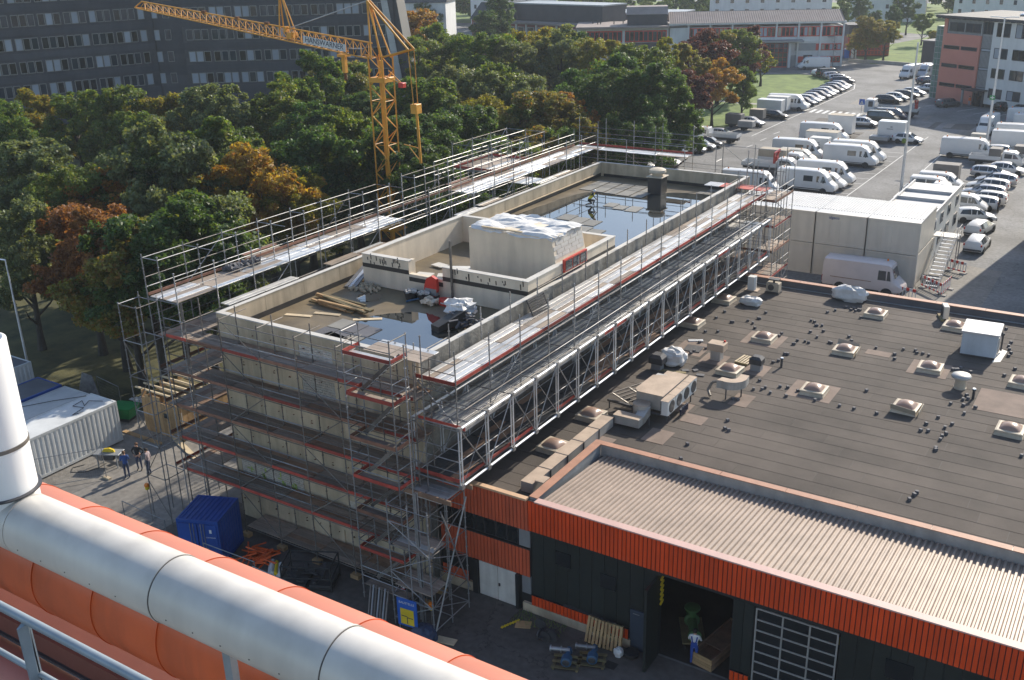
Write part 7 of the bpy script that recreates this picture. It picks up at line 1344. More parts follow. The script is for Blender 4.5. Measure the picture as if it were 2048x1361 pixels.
for r,h_ in ((1.7,1.6),(5.0,1.6),(8.2,1.7),(11.7,2.2)):
    for k in range(7):
        for i in range(2 if k else 2): put_win(rb,11.4+k*3.7+i*1.35,r,1.3,h_,M['dgrey'],M['glass'],'rw',-.13,[None,M['glass_dark'],M['blind']][bgr.randrange(3)])
e = MB().box(8.3,10.5,-.3,.3,0,2.7).build('entrance', M['dgrey'], rb, local=True); MB().box(8.6,10.2,-.33,-.3,.1,2.3).build('pane', M['glass_dark'], e, local=True); MB().box(7.6,11.2,-2.4,.2,2.75,2.95).build('canopy', M['dgrey'], rb, local=True); MB().box(7.7,8.0,-2.3,-2.0,0,2.75).build('column', M['zinc'], rb, local=True)
gs = MB().box(-2.4,-.05,1.0,6,0,12.6).build('glass_stair', mat('green_glass',(.12,.2,.18),.12,0,.2,.6,spec=.8), rb, local=True)
for k in range(13): MB().box(-2.45,-.02,.95,1.0,k*1.0,k*1.0+.08).build('transom', M['flash'], gs, local=True)
for x in (-2.45,-1.6,-.8): MB().box(x,x+.06,.9,.95,0,12.6).build('mullion', M['flash'], gs, local=True)
for x in (14,17): MB().lathe([(.5,14.65),(.6,14.9),(.3,15.1),(.05,15.15)],(x-3,6,0),10).build('roof_vent', M['alu'], rb, smooth=40, local=True)
b = MB(); b.hexa([(14,4,14.65),(22,4,14.65),(22,10,14.65),(14,10,14.65),(14.6,5,15.9),(22,5,15.9),(22,9,15.9),(14.6,9,15.9)]); b.build('roof_light', M['wall_white'], rb, local=True)
# ---- low dark building at the bend and small things beside the long office
ld = thing('low_dark_building', 'low dark flat roofed building with white skylights past the bend', 'building', (-50,252,0), math.radians(-25)); MB().box(0,26,0,16,0,5.0).build('wall', M['roof_slate'], ld, local=True); MB().box(-.4,26.4,-.4,16.4,5.0,5.3).build('roof', M['roof_dark'], ld, local=True); MB().box(10,26,6,16,5.3,7.6).build('upper_wall', M['roof_slate'], ld, local=True)
for (x,y) in ((2,3),(5,6),(4,10),(8,4),(7,12),(3,13)): MB().lathe([(.9,5.3),(.85,5.5),(.5,5.75),(.05,5.85)],(x,y,0),12).build('skylight', M['wall_white'], ld, smooth=40, local=True)
put_win(ld,4,1,1.6,2.2,M['wall_white'],M['blind'],'ld',-.04)
og = thing('orange_grid_block', 'small orange grid fronted annex beyond the long office', 'building', (-68.5,262,0), aB); MB().box(-1,9,0,8,0,4.6).build('wall', M['brick_red'], og, local=True); MB().box(-1.3,9.3,-.3,8.3,7.2,7.5).build('roof', M['roof_slate'], og, local=True); MB().box(-1,9,.1,8,4.6,7.2).build('upper_wall', M['roof_slate'], og, local=True)
for i in range(12): MB().box(-.95+i*.8,-.85+i*.8,-.08,0,.3,4.4).build('grid_bar', M['orange'], og, local=True)
for j in range(5): MB().box(-1,9,-.1,-.02,.4+j*.95,.5+j*.95).build('grid_bar', M['orange'], og, local=True)
for i,(x,c_) in enumerate(((-70.0,'blue'),(-68.6,'blue'),(-67.0,'cont_white'))):
    t = thing('portable_toilet', ['blue portable toilet cubicle at the left of three','blue portable toilet cubicle in the middle','white portable toilet cubicle beside the blue ones'][i], 'toilet', (x,258+i*.4,0), aB); MB().bbox(-.55,.55,-.55,.55,.05,2.1,.05).build('cubicle', M[c_], t, local=True); b = MB(); b.loft([[(-.58,-.58,2.1),(.58,-.58,2.1),(.58,.58,2.1),(-.58,.58,2.1)],[(-.3,-.5,2.35),(.3,-.5,2.35),(.3,.5,2.35),(-.3,.5,2.35)]]); b.build('roof', M['wall_white'], t, local=True); MB().box(-.4,.4,-.58,-.55,.15,1.95).build('door', M[c_], t, local=True)
o = MB(); 
for a,c in (((-66,251),(-58,249.5)),((-58,249.5),(-48.5,246.5))): o.beam((*a,.35),(*c,.35),.5,.7)
o = o.build('low_wall', M['kerb']); tag(o, 'low stone planter wall along the far road bend', 'wall')
# ---- far houses
def house(label, x, y, rz, L_, W__, he, hr_, mw, mr, floors=2, nwin=4, hip=False, name='house'):
    t = thing(name, label, 'building', (x,y,0), rz); MB().box(0,L_,0,W__,0,he).build('wall', mw, t, local=True)
    if hr_ > 0:
        b = MB(); b.add([(-.4,-.5,he),(L_+.4,-.5,he),(L_+.4,W__+.5,he),(-.4,W__+.5,he),(-.4 if not hip else W__/2,W__/2,he+hr_),(L_+.4 if not hip else L_-W__/2,W__/2,he+hr_)],[(0,1,5,4),(2,3,4,5),(1,2,5),(3,0,4),(3,2,1,0)]); b.build('roof', mr, t, local=True)
        if not hip: b = MB(); b.add([(-.05,0,he),(-.05,W__,he),(-.05,W__/2,he+hr_-.3)],[(0,1,2)]); b.add([(L_+.05,0,he),(L_+.05,W__,he),(L_+.05,W__/2,he+hr_-.3)],[(0,1,2)]); b.build('gable', mw, t, local=True)
    else: MB().box(-.3,L_+.3,-.3,W__+.3,he,he+.4).build('roof', mr, t, local=True)
    for f in range(floors):
        for k in range(nwin): put_win(t,(k+.5)*L_/nwin-.6,1.2+f*3.0,1.2,1.5,M['wall_white'],M['glass'],'hs',-.03,M['glass_dark'] if (k+f)%2 else None)
    return t
house('white gabled house with steep dark roof behind the slate office',-190,236,math.radians(22),15,12,13,6,M['wall_white'],M['roof_slate'],1,1)
house('dark hipped roof house left of the white gable',-210,232,math.radians(10),20,14,9,7,M['wall_white'],M['roof_slate'],1,3,True)
house('white apartment block with small square windows in the distance',-208,300,math.radians(-5),26,14,20,0,M['wall_white'],M['roof_grey'],6,6)
house('grey office with a single row of windows behind the long office',-118,292,math.radians(18),34,12,13.5,0,M['wall_white'],M['roof_slate'],4,8)
house('long low hall with flat pale roof behind the plant room',-150,262,math.radians(5),34,14,9,0,M['roof_slate'],M['flash'],1,5)
house('distant white glass office beyond the salmon block',-62,352,math.radians(-20),30,16,16,0,M['wall_white'],M['zinc'],5,7); house('distant pale office with ribbon windows at the far right',-24,340,math.radians(-24),30,16,17,0,M['wall_white'],M['zinc'],5,7); house('distant white hall with pitched roof among far trees',-98,368,math.radians(10),24,16,9,6,M['wall_white'],M['flash'],2,5)
# ------------------------------------------------------------------ trees
LM = {'g': leaf_mat('leaf_green',(0.055,0.101,0.023),(0.130,0.189,0.039),(0.286,0.286,0.058),.12), 'd': leaf_mat('leaf_dark_green',(0.036,0.078,0.026),(0.085,0.143,0.042),(0.182,0.215,0.058),.08), 's': leaf_mat('leaf_grey_green',(0.086,0.120,0.058),(0.169,0.202,0.104),(0.286,0.286,0.104),.1),
      'y': leaf_mat('leaf_yellow_green',(0.115,0.135,0.021),(0.231,0.221,0.034),(0.366,0.269,0.038),.2), 'o': leaf_mat('leaf_golden_orange',(0.225,0.131,0.024),(0.356,0.225,0.042),(0.393,0.150,0.028),.2), 'b': leaf_mat('leaf_brown_green',(0.111,0.130,0.034),(0.221,0.195,0.052),(0.351,0.208,0.052),.18), 'r': leaf_mat('leaf_rust_brown',(0.169,0.085,0.033),(0.247,0.130,0.046),(0.351,0.169,0.052),.2), 'p': leaf_mat('leaf_dark_purple',(0.065,0.023,0.029),(0.111,0.042,0.044),(0.182,0.078,0.052),.15)}
def crown_mesh(seed, n_leaf=9000, shape='round', leaf=.30):
    """leaf positions in an uneven crown: several overlapping boughs, each a shell of leaf clumps, with gaps between them"""
    r = np.random.RandomState(seed); L_ = [(np.array([0,0,-.05]),.55)]; nb = r.randint(7,11)
    for k in range(nb):
        a = k*2.4+r.uniform(-.5,.5); z = -.55+1.35*(k+.5)/nb+r.uniform(-.12,.12); q = math.sqrt(max(.05,1-max(0,z)**2*(.75 if shape == 'round' else 1.0)))*{'round':.62,'tall':.52,'cone':.6*(1-.5*max(-.3,z))/.62*.62}[shape]; L_.append((np.array([q*math.cos(a),q*math.sin(a),z]), r.uniform(.27,.46)*(1 if z < .5 else .8)))
    L_.append((np.array([r.uniform(-.15,.15),r.uniform(-.15,.15),.68]), r.uniform(.24,.34)))
    C_ = []; W_ = []
    for c,R_ in L_:
        for k in range(int(26*R_/.4)):
            v = r.normal(size=3); v /= np.linalg.norm(v); v[2] = v[2]*.8+.12; C_.append(c+v*R_*r.uniform(.62,1.05)*np.array([1,1,.8])); W_.append(r.uniform(.4,1.5))
    W_ = np.array(W_)/sum(W_); P = []
    for c,w_ in zip(C_,W_):
        per = max(12,int(n_leaf*w_)); s = r.uniform(.06,.15); q = r.normal(size=(per,3)); q /= np.linalg.norm(q,axis=1)[:,None]; q *= (r.rand(per,1)**.45)*s*np.array([1.15,1.15,.75]); P.append(c+q)
    P = np.concatenate(P); n = len(P)
    nrm = r.normal(size=(n,3))+P*.8+np.array([0,0,.6]); nrm /= np.linalg.norm(nrm,axis=1)[:,None]; ta = np.cross(nrm,r.normal(size=(n,3))); ta /= np.linalg.norm(ta,axis=1)[:,None]; tb_ = np.cross(nrm,ta)
    return P, ta, tb_, nrm, r.uniform(.55,1.45,(n,1))
def tree_protos(seed, R_, H_, hb, leaf, shape, n_leaf):
    """crown of leaf faces plus trunk with limbs, real size"""
    P, ta, tb_, nrm, sz = crown_mesh(seed, n_leaf, shape, leaf); hh = (H_-hb)/2; Cn = np.array([0,0,hb+hh]); W = P*np.array([R_,R_,hh])+Cn
    a = ta*leaf*sz*.62; b_ = tb_*leaf*sz*.42; fold = nrm*leaf*.12*sz
    V = np.stack([W-a, W-b_*1.0+fold, W+a, W+b_*1.0+fold],1).reshape(-1,3); n = len(W)
    me = bpy.data.meshes.new('crown'); me.vertices.add(4*n); me.vertices.foreach_set('co', V.astype(np.float32).ravel()); me.loops.add(4*n); me.loops.foreach_set('vertex_index', np.arange(4*n,dtype=np.int32)); me.polygons.add(n); me.polygons.foreach_set('loop_start', np.arange(0,4*n,4,dtype=np.int32)); me.polygons.foreach_set('loop_total', np.full(n,4,dtype=np.int32)); me.materials.append(LM['g']); me.update(); me.validate()
    r = random.Random(seed); t = MB(); rb_ = .022*H_+.05; pts = [(0,0,0),(r.uniform(-.1,.1),r.uniform(-.1,.1),hb*.6),(r.uniform(-.3,.3),r.uniform(-.3,.3),hb+hh*.5),(r.uniform(-.4,.4),r.uniform(-.4,.4),hb+hh*1.5)]; rad = [rb_*1.25,rb_*.85,rb_*.6,rb_*.15]
    for i in range(3): t.tube(pts[i],pts[i+1],rad[i],8,rad[i+1])
    for k in range(9):
        z = hb*.75+hh*(.1+.12*k); an = k*2.4+r.random(); l = R_*r.uniform(.55,.85)*(1-.04*k); p = Vector((pts[2][0]*min(1,z/(hb+hh)),pts[2][1]*min(1,z/(hb+hh)),z)); q = p+Vector((math.cos(an)*l*.5,math.sin(an)*l*.5,l*.4)); e = q+Vector((math.cos(an+.3)*l*.5,math.sin(an+.3)*l*.5,l*.45)); t.tube(p,q,rb_*.4,5,rb_*.25); t.tube(q,e,rb_*.25,4,.02)
    return me, t.mesh('trunk', M['bark'], 40)
TP = [tree_protos(1,5.0,14.5,2.8,.22,'round',36000), tree_protos(2,4.4,14.5,2.6,.20,'tall',34000), tree_protos(3,5.4,13.5,2.6,.23,'round',36000), tree_protos(4,4.2,13.0,2.2,.19,'cone',30000), tree_protos(5,4.9,14.0,2.4,.21,'tall',34000), tree_protos(6,5.6,15.5,3.2,.24,'round',36000), tree_protos(7,4.8,14.0,2.6,.18,'round',34000), tree_protos(8,4.6,15.0,2.6,.22,'tall',34000)]
SP = [tree_protos(11,1.7,6.0,1.6,.24,'tall',2500), tree_protos(12,1.9,5.4,1.4,.24,'cone',2500)]
TYPE = {'g':'green','d':'dark green','s':'grey green','y':'yellow green','o':'orange','b':'brown tinged','r':'rust red','p':'dark purple'}
tr = random.Random(77)
tree_list = [(-112.4, 68.5, 13, 1.0, 'g', 'third nearest to the slate office left wing'),
(-116.6, 74.8, 13, 1.0, 'y', 'third nearest to the slate office left wing'),
(-110.3, 75.2, 13.5, 1.0, 'g', 'fourth nearest to the slate office left wing'),
(-104.6, 76.3, 14, 1.0, 'g', 'second nearest to the slate office left wing'),
(-99.3, 75.2, 12, 1.0, 'g', 'nearest to the slate office left wing'),
(-100.8, 79.8, 13, 1.0, 'y', 'nearest to the slate office left wing'),
(-100.2, 81.7, 12.5, 1.0, 'y', 'second nearest to the slate office left wing'),
(-94.2, 80.9, 14.5, 1.0, 's', 'second nearest to the wood middle clearing'),
(-88.7, 80.0, 14, 1.0, 's', 'nearest to the wood middle clearing'),
(-78.6, 71.7, 12, 1.0, 'd', 'nearest to the slate office left wing'),
(-86.4, 84.9, 14.5, 1.0, 'g', 'third nearest to the wood middle clearing'),
(-90.8, 92.4, 14, 1.0, 'g', 'fifth nearest to the wood middle clearing'),
(-92.4, 99.3, 16, 1.0, 'g', 'third nearest to the far belt hollow'),
(-93.9, 103.9, 15, 1.0, 'b', 'nearest to the far belt hollow'),
(-92.0, 104.5, 14.5, 1.0, 'g', 'second nearest to the far belt hollow'),
(-80.7, 83.8, 13, 1.0, 'd', 'second nearest to the wood middle clearing'),
(-78.2, 91.3, 13, 1.0, 'd', 'nearest to the wood middle clearing'),
(-125.1, 160.2, 17, 1.0, 'o', 'nearest to the lawn upper corner'),
(-103.0, 133.4, 15, 1.0, 'g', 'nearest to the pale slate office fin'),
(-111.7, 151.4, 15, 1.0, 'g', 'nearest to the lawn upper corner'),
(-95.7, 135.5, 15, 1.0, 'g', 'second nearest to the pale slate office fin'),
(-89.6, 132.2, 16, 1.0, 'g', 'third nearest to the pale slate office fin'),
(-86.6, 133.7, 15, 1.0, 's', 'nearest to the pale slate office fin'),
(-88.5, 142.5, 15.5, 1.0, 'y', 'nearest to the pale slate office fin'),
(-87.6, 147.2, 15, 1.0, 'y', 'nearest to the lawn upper corner'),
(-81.2, 140.9, 16, 1.0, 's', 'nearest to the box trailer at the wood edge'),
(-83.7, 150.2, 15, 1.0, 'd', 'nearest to the lawn upper corner'),
(-76.1, 142.9, 15, 1.0, 'y', 'third nearest to the box trailer at the wood edge'),
(-70.1, 138.6, 14.5, 1.0, 'y', 'second nearest to the box trailer at the wood edge'),
(-63.3, 132.7, 15, 1.0, 'g', 'nearest to the box trailer at the wood edge'),
(-66.4, 147.1, 14, 1.0, 'y', 'nearest to the box trailer at the wood edge'),
(-65.1, 152.2, 13, 1.0, 'b', 'nearest to the box trailer at the wood edge'),
(-67.9, 163.2, 14, 1.0, 'p', 'second nearest to the minibus by the lawn'),
(-69.5, 177.4, 13, 1.0, 'b', 'nearest to the minibus by the lawn'),
(-67.9, 180.1, 13.5, 1.0, 'g', 'nearest to the minibus by the lawn'),
(-66.8, 183.6, 13, 1.0, 'p', 'nearest to the minibus by the lawn'),
(-84.3, 51.6, 13.5, 1.0, 's', 'nearest to the slate office left wing'),
(-80.1, 51.4, 12.5, 1.0, 's', 'nearest to the leaning lamp and container row'),
(-76.2, 51.3, 12.5, 1.0, 'g', 'nearest to the leaning lamp and container row'),
(-74.7, 52.5, 12, 1.0, 'o', 'nearest to the leaning lamp and container row'),
(-73.1, 54.2, 13, 1.0, 'd', 'nearest to the leaning lamp and container row'),
(-71.0, 56.2, 15, 1.0, 's', 'second nearest to the leaning lamp and container row'),
(-71.3, 58.7, 14, 1.0, 's', 'third nearest to the leaning lamp and container row'),
(-72.0, 62.8, 14.5, 1.0, 'g', 'fourth nearest to the yellow crane mast'),
(-65.2, 61.6, 13, 1.0, 'o', 'nearest to the yellow crane mast'),
(-63.5, 62.8, 11, 1.0, 'y', 'nearest to the yellow crane mast'),
(-65.2, 66.6, 13.5, 1.0, 'd', 'fourth nearest to the yellow crane mast'),
(-66.5, 71.7, 14, 1.0, 'g', 'nearest to the yellow crane mast'),
(-66.5, 75.0, 14, 1.0, 'g', 'second nearest to the yellow crane mast'),
(-61.7, 72.5, 13.5, 1.0, 'd', 'second nearest to the yellow crane mast'),
(-73.7, 94.6, 14.5, 1.0, 'g', 'nearest to the wood middle clearing'),
(-69.6, 93.4, 14, 1.0, 'g', 'second nearest to the wood middle clearing'),
(-75.4, 105.4, 15, 1.0, 's', 'nearest to the far belt hollow'),
(-70.7, 103.4, 14.5, 1.0, 's', 'second nearest to the far belt hollow'),
(-70.3, 107.2, 15, 1.0, 'g', 'nearest to the far belt hollow'),
(-67.6, 106.5, 14, 1.0, 's', 'third nearest to the far belt hollow'),
(-61.6, 80.7, 13.5, 1.0, 'd', 'fifth nearest to the yellow crane mast'),
(-62.3, 87.6, 13, 1.0, 'd', 'third nearest to the wood middle clearing'),
(-66.1, 98.4, 12.5, 1.0, 'y', 'nearest to the wood middle clearing'),
(-62.3, 99.1, 12, 1.0, 'g', 'fourth nearest to the wood middle clearing'),
(-60.9, 100.5, 13, 1.0, 'b', 'nearest to the wood middle clearing'),
(-58.9, 102.2, 12.5, 1.0, 'b', 'third nearest to the wood middle clearing'),
(-59.1, 104.8, 12, 1.0, 'o', 'nearest to the far belt hollow'),
(-61.3, 116.3, 15, 1.0, 'd', 'nearest to the far belt hollow'),
(-55.2, 109.8, 15, 1.0, 'd', 'third nearest to the far belt hollow'),
(-51.4, 108.5, 15, 1.0, 'd', 'fourth nearest to the far belt hollow'),
(-50.0, 111.1, 14.5, 1.0, 'd', 'second nearest to the box trailer at the wood edge'),
(-59.1, 109.7, 14, 1.0, 'd', 'second nearest to the far belt hollow'),
(-49.6, 113.1, 12, 1.0, 'd', 'nearest to the box trailer at the wood edge'),
(-70.2, 41.5, 12, 1.0, 's', 'nearest to the slim white lamp post'),
(-65.1, 43.2, 12, 1.0, 'r', 'nearest to the slim white lamp post'),
(-60.8, 42.1, 12, 1.0, 'r', 'nearest to the blue edged container'),
(-57.4, 40.8, 11.5, 1.0, 'b', 'nearest to the blue edged container'),
(-56.6, 42.0, 12.5, 1.0, 'd', 'nearest to the blue edged container'),
(-55.5, 43.4, 13, 1.0, 'd', 'second nearest to the blue edged container'),
(-53.8, 44.3, 13, 1.0, 'd', 'nearest to the plywood shed'),
(-56.0, 47.9, 12.5, 1.0, 's', 'nearest to the blue edged container'),
(-54.9, 71.3, 11.5, 1.0, 'd', 'nearest to the yellow crane mast'),
(-55.5, 76.6, 11, 1.0, 'd', 'third nearest to the yellow crane mast'),
(-56.3, 81.9, 11, 1.0, 'd', 'sixth nearest to the yellow crane mast'),
(-55.6, 85.3, 10.5, 1.0, 'g', 'third nearest to the yellow crane mast'),
(-56.3, 91.3, 10, 1.0, 'b', 'second nearest to the wood middle clearing'),
(-55.5, 95.1, 10, 1.0, 'g', 'sixth nearest to the wood middle clearing'),
(-53.4, 98.0, 10.5, 1.0, 'b', 'fourth nearest to the wood middle clearing'),
(-51.2, 100.8, 10.5, 1.0, 'd', 'fourth nearest to the wood middle clearing'),
(-48.9, 103.7, 10.5, 1.0, 'd', 'fifth nearest to the wood middle clearing'),
(-61.2, 154.5, 10.5, 0.95, 'o', 'nearest to the box trailer at the wood edge'),
(-59.3, 140.0, 11, 0.95, 'p', 'nearest to the box trailer at the wood edge'),
(-53.4, 120.3, 10, 1, 'g', 'second nearest to the box trailer at the wood edge'),
(-59.1, 162.2, 9, 0.8, 'g', 'third nearest to the box trailer at the wood edge'),
(-70.5, 203.1, 7.6, 1.0, 'y', 'nearest to the minibus by the lawn'),
(-68.7, 190.0, 5.5, 1.0, 'd', 'nearest to the minibus by the lawn'),
(-62.0, 250.4, 10.5, 1.0, 'b', 'nearest to the low dark building'),
(-59.1, 255.2, 9.5, 1.0, 'y', 'nearest to the low dark building'),
(-65.5, 253.7, 5.7, 1.0, 'b', 'second nearest to the low dark building'),
(-69.1, 322.7, 11.0, 1.0, 'd', 'second nearest to the distant glass office'),
(-70.7, 312.1, 9.4, 1.0, 'd', 'fourth nearest to the distant glass office'),
(-84.7, 329.3, 10.1, 1.0, 'd', 'third nearest to the distant glass office'),
(-91.7, 337.8, 8.6, 1.0, 'g', 'nearest to the far pitched hall'),
(-98.9, 335.7, 8.9, 1.0, 'g', 'second nearest to the far pitched hall'),
(-109.0, 327.3, 9.6, 1.0, 'd', 'second nearest to the grey office behind'),
(-58.8, 294.2, 8.4, 1.0, 'g', 'nearest to the low dark building'),
(-107.7, 343.5, 8.4, 1.0, 'd', 'nearest to the far pitched hall'),
(-54.0, 284.9, 4.8, 1.0, 'b', 'third nearest to the low dark building'),
(-159.3, 289.0, 10.8, 1.0, 'g', 'fifth nearest to the grey office behind'),
(-156.6, 307.4, 10.6, 1.0, 'g', 'sixth nearest to the grey office behind'),
(-150.2, 316.1, 9.7, 1.0, 'g', 'fourth nearest to the grey office behind'),
(-142.5, 330.6, 9.7, 1.0, 'd', 'fourth nearest to the grey office behind'),
(-129.7, 325.1, 9.6, 1.0, 'g', 'second nearest to the grey office behind'),
(-144.2, 218.7, 16.9, 1.0, 'd', 'nearest to the brick wing'),
(-141.7, 212.0, 13.3, 1.0, 'd', 'second nearest to the brick wing'),
(-181.2, 239.1, 13.8, 1.0, 'd', 'nearest to the white gabled house'),
(-169.7, 294.6, 10.7, 1.0, 'd', 'fifth nearest to the grey office behind'),
(-158.5, 300.8, 9.7, 1.0, 'd', 'third nearest to the grey office behind'),
(-142.3, 314.3, 9.8, 1.0, 'd', 'nearest to the grey office behind'),
(-122.3, 327.9, 8.4, 1.0, 'g', 'third nearest to the grey office behind'),
(-91.7, 327.4, 7.7, 1.0, 'g', 'nearest to the distant glass office'),
(-80.9, 335.4, 6.2, 1.0, 'd', 'nearest to the distant glass office'),
(-132.1, 318.7, 8.4, 1.0, 'g', 'nearest to the grey office behind'),
(-71.0, 393.7, 6.7, 1.0, 'g', 'third nearest to the far pitched hall')]
used_l = {}
for i,(x,y,h,s,ty,where) in enumerate(tree_list):
    k = tr.randrange(8) if h > 8 else tr.randrange(2); pr = (TP if h > 8 else SP)[k]; base_h = [14.5,14.5,13.5,13.0,14.0,15.5,14.0,15.0][k] if h > 8 else [6.0,5.4][k]
    t = thing('broadleaf_tree', '%s tree standing %s' % (TYPE[ty], where), 'tree', (x,y,0), tr.uniform(0,6.28), 'broadleaf trees of the woodland belt'); sc = h/base_h; t.scale = (sc*s*tr.uniform(.92,1.2),sc*s*tr.uniform(.92,1.2),sc)
    ob('crown', pr[0], t, mat=LM[ty]); ob('trunk', pr[1], t)

def far_wood():
    r = np.random.RandomState(5); base = crown_mesh(40, 2600, 'round'); VV = []
    for (x,y,R_,H_) in far_pts:
        P, ta, tb_, nrm, sz = base; a0 = r.rand()*6.28; rot = np.array([[math.cos(a0),-math.sin(a0),0],[math.sin(a0),math.cos(a0),0],[0,0,1]]); hh = H_*.47
        W = (P@rot.T)*np.array([R_,R_,hh])+np.array([x,y,H_*.53]); a = (ta@rot.T)*.95*sz*.62; b_ = (tb_@rot.T)*.95*sz*.45; VV.append(np.stack([W-a,W-b_,W+a,W+b_],1).reshape(-1,3))
    V = np.concatenate(VV); n = len(V)//4; me = bpy.data.meshes.new('far_woodland'); me.vertices.add(4*n); me.vertices.foreach_set('co', V.astype(np.float32).ravel()); me.loops.add(4*n); me.loops.foreach_set('vertex_index', np.arange(4*n,dtype=np.int32)); me.polygons.add(n); me.polygons.foreach_set('loop_start', np.arange(0,4*n,4,dtype=np.int32)); me.polygons.foreach_set('loop_total', np.full(n,4,dtype=np.int32)); me.materials.append(LM['g']); me.update(); me.validate()
    o = ob('far_woodland', me); tag(o, 'distant green woodland closing the view behind the offices', 'woodland', kind='stuff')
fr_ = random.Random(8); far_pts = []
for k in range(110):
    u = fr_.random(); D = fr_.uniform(380,455); az = math.radians(92+52*u); far_pts.append((D*math.cos(az), D*math.sin(az), fr_.uniform(5,8), fr_.uniform(14,21)))
far_wood()
sheet('far_green', [(-420,300),(-230,330),(-150,345),(-70,330),(-30,300),(40,300),(40,470),(-420,470)], .006, M['grass']); sheet('far_green', [(-60,248),(-40,262),(-30,300),(-62,318),(-72,270)], .007, M['grass'])
# ------------------------------------------------------------------ people
def person(label, loc, rz, top, legs, hair, pose='stand', h=1.76, hat=None, vest=None, straps=None):
    t = thing('person', label, 'person', loc, rz); k = h/1.76
    J = {'pel':(0,0,.96,.135),'spi':(0,0,1.14,.125),'che':(0,.01,1.36,.145),'nec':(0,.015,1.5,.058),'hb':(0,.035,1.565,.075),'hm':(0,.045,1.645,.088),'ht':(0,.035,1.715,.066),'nose':(0,.15,1.63,.014)}
    E = [('pel','spi','t'),('spi','che','t'),('che','nec','t'),('nec','hb','h'),('hb','hm','h'),('hm','ht','h'),('hm','nose','h')]
    for s,n in ((-1,'l'),(1,'r')):
        J['sh'+n] = (s*.18,0,1.43,.072)
        if pose == 'crossed': el,wr = (s*.24,.06,1.16),(-s*.04,.25,1.2)
        elif pose == 'hips': el,wr = (s*.36,-.06,1.2),(s*.2,.08,1.02)
        elif pose == 'work': el,wr = (s*.26,.12,1.16),(s*.16,.36,1.12)
        elif pose == 'kneel': el,wr = (s*.24,.22,.75),(s*.16,.42,.52)
        else: el,wr = (s*.24,-.03,1.15),(s*.26,.05,.9)
        J['el'+n] = (*el,.047); J['wr'+n] = (*wr,.033); d = (Vector(wr)-Vector(el)).normalized(); hp = Vector(wr)+d*.07; J['ha'+n] = (*hp,.034); J['hi'+n] = (s*.09,0,.92,.098)
        E += [('che','sh'+n,'t'),('sh'+n,'el'+n,'a'),('el'+n,'wr'+n,'a'),('wr'+n,'ha'+n,'s'),('pel','hi'+n,'l')]
        sd_ = d.cross(Vector((0,0,1))); sd_ = sd_.normalized() if sd_.length > .1 else Vector((0,1,0)); up_ = sd_.cross(d)
        for f in range(4):
            o_ = sd_*(-.024+.016*f); a_ = hp+o_+d*.035; e_ = hp+o_+d*(.07 if f in (1,2) else .058)-up_*.02; J['f%s%d'%(n,f)] = (*a_,.009); J['g%s%d'%(n,f)] = (*e_,.008); E += [('ha'+n,'f%s%d'%(n,f),'s'),('f%s%d'%(n,f),'g%s%d'%(n,f),'s')]
        a_ = Vector(wr)+d*.03+sd_*.038; J['th'+n] = (*a_,.01); J['ti'+n] = (*(a_+d*.04+sd_*.012),.009); E += [('wr'+n,'th'+n,'s'),('th'+n,'ti'+n,'s')]
        if pose == 'kneel': J['kn'+n] = (s*.14,.34 if s > 0 else .2,.42 if s > 0 else .1,.062); J['an'+n] = (s*.13,.2 if s > 0 else -.2,.08,.044); J['to'+n] = (s*.13,.36 if s > 0 else -.28,.05,.038)
        else: J['kn'+n] = (s*.1,.03+.03*s,.5,.062); J['an'+n] = (s*.11,-.01,.09,.043); J['to'+n] = (s*.12,.15,.04,.04)
        E += [('hi'+n,'kn'+n,'l'),('kn'+n,'an'+n,'l'),('an'+n,'to'+n,'f')]
    if pose == 'kneel':
        dz = -.5
        for q in list(J):
            if q[:2] in ('pe','hi'): J[q] = (J[q][0],J[q][1]-.05,J[q][2]+dz,J[q][3])
        for q,(dy,z) in {'spi':(.08,.62),'che':(.22,.8),'nec':(.3,.92),'hb':(.34,.96),'hm':(.38,1.03),'ht':(.37,1.1),'nose':(.48,1.0),'shl':(.2,.86),'shr':(.2,.86)}.items(): J[q] = (J[q][0],dy,z,J[q][3])
    names = list(J); me = bpy.data.meshes.new('body'); me.from_pydata([J[n][:3] for n in names],[(names.index(a),names.index(b)) for a,b,_ in E],[]); o = bpy.data.objects.new('body',me); COL.objects.link(o)
    md = o.modifiers.new('skin','SKIN'); md.use_smooth_shade = True
    for i,n in enumerate(names): v = me.skin_vertices[0].data[i]; v.radius = (J[n][3],J[n][3]*(.8 if n in ('che','spi','pel') else 1)); v.use_root = (n == 'pel')
    ss_ = o.modifiers.new('sub','SUBSURF'); ss_.levels = 1; ss_.render_levels = 1
    dg = bpy.context.evaluated_depsgraph_get(); m2 = bpy.data.meshes.new_from_object(o.evaluated_get(dg)); bpy.data.objects.remove(o); m2.name = 'body'
    m2.materials.clear(); [m2.materials.append(x) for x in (top,legs,M['skin'],M['black'])]
    idx = {'t':0,'a':0,'l':1,'h':2,'s':2,'f':3}; seg = [(Vector(J[a][:3]),Vector(J[b][:3]),idx[c]) for a,b,c in E]
    for p in m2.polygons:
        c = p.center; best = (9,0)
        for a,b,ix in seg:
            d = b-a; u = max(0,min(1,(c-a).dot(d)/max(1e-9,d.dot(d)))); q = (c-(a+d*u)).length
            if q < best[0]: best = (q,ix)
        p.material_index = best[1]; p.use_smooth = True
    bo = ob('body', m2, t); bo.scale = (k,k,k)
    hc = Vector(J['hm'][:3])+Vector((0,-.018,.022)); n = 10; b = MB(); rings = []
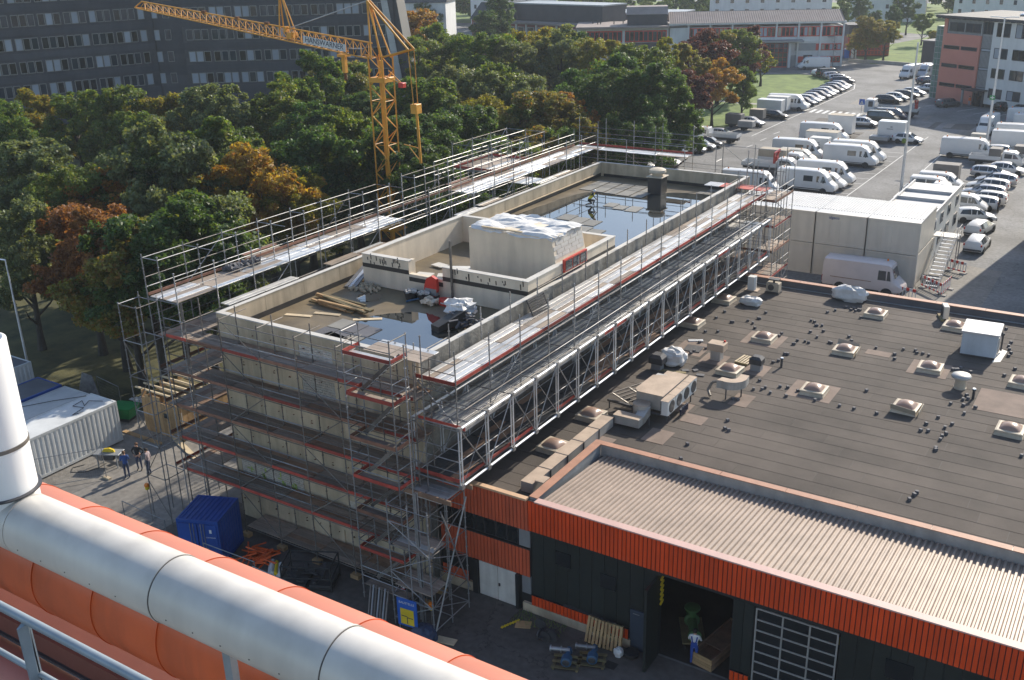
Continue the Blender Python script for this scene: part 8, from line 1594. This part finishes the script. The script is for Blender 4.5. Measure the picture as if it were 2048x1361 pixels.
    for i in range(n+1):
        th = math.pi*.62*i/n; rings.append([(hc.x+.1*math.sin(th)*math.cos(a), hc.y+.115*math.sin(th)*math.sin(a)-(.02 if i > 6 else 0), hc.z+.105*math.cos(th)) for a in [j*math.pi/6 for j in range(12)]])
    b.loft(rings[::-1], cap=False); ho = b.build('helmet' if hat else 'hair', hat or hair, t, smooth=60, local=True); ho.scale = (k,k,k)
    if vest or straps:
        che = Vector(J['che'][:3]); spi = Vector(J['spi'][:3])
        if vest:
            rr = [[(p.x+.185*math.cos(a)*w_,p.y+.15*math.sin(a)*w_,p.z) for a in [j*math.pi/6 for j in range(12)]] for p,w_ in ((spi.lerp(Vector(J['pel'][:3]),.5),1.0),(spi,1.0),(che,1.05),(che+Vector((0,.02,.1)),.85))]; MB().loft(rr,cap=False).build('vest', vest, t, smooth=60, local=True)
        if straps:
            b = MB(); [b.beam((s*.06,-.13,1.15),(s*.12,-.1,1.47),.05,.02,(0,1,0)) for s in (-1,1)]; b.box(-.13,.13,-.145,-.12,.98,1.2); b.build('straps', straps, t, local=True)
    return t
person('person in blue jacket with arms folded, seen from behind by the saw', (-47.25,31.45,0), 1.0, M['jacket_blue'], M['denim'], M['hair_b'], 'crossed', 1.78)
person('person in black jacket and jeans facing the other two', (-47.45,32.5,0), 3.6, M['jacket_black'], M['denim'], M['hair_b'], 'hips', 1.82)
person('person in checked shirt and dark trousers standing with arms down', (-46.4,32.35,0), 1.9, M['shirt_check'], M['denim'], M['hair_d'], 'stand', 1.78)
person('worker in blue dungarees and white shirt at the gateway', (-12.75,33.0,.02), .25, M['shirt_white'], M['overall'], M['hair_d'], 'work', 1.78, straps=M['overall'])
person('kneeling worker in yellow vest and white helmet on flooded roof', (-34.2,63.5,RZ+.03), -.9, M['jacket_black'], M['jacket_black'], M['hair_d'], 'kneel', 1.78, hat=M['white'], vest=M['vest_y'])
person('person in orange vest walking to the entrance of the salmon building', (-29.3,191.8,0), .8, M['vest_o'], M['shirt_check'], M['hair_d'], 'stand', 1.78)
person('person in dark clothes standing behind the estate cars', (-13.6,117.6,0), 2.0, M['jacket_black'], M['jacket_black'], M['hair_d'], 'stand', 1.8)
# ------------------------------------------------------------------ air
hz = MB().box(-460,140,-45,480,-1,36).build('haze', None); hz['kind'] = 'stuff'
hm = bpy.data.materials.new('haze'); hm.use_nodes = True; hn = hm.node_tree; hn.nodes.remove(hn.nodes['Principled BSDF']); pv = hn.nodes.new('ShaderNodeVolumePrincipled'); pv.inputs['Density'].default_value = .00021; pv.inputs['Color'].default_value = (.82,.9,1,1); pv.inputs['Anisotropy'].default_value = .25
hn.links.new(pv.outputs[0], hn.nodes['Material Output'].inputs['Volume']); hz.data.materials.clear(); hz.data.materials.append(hm)
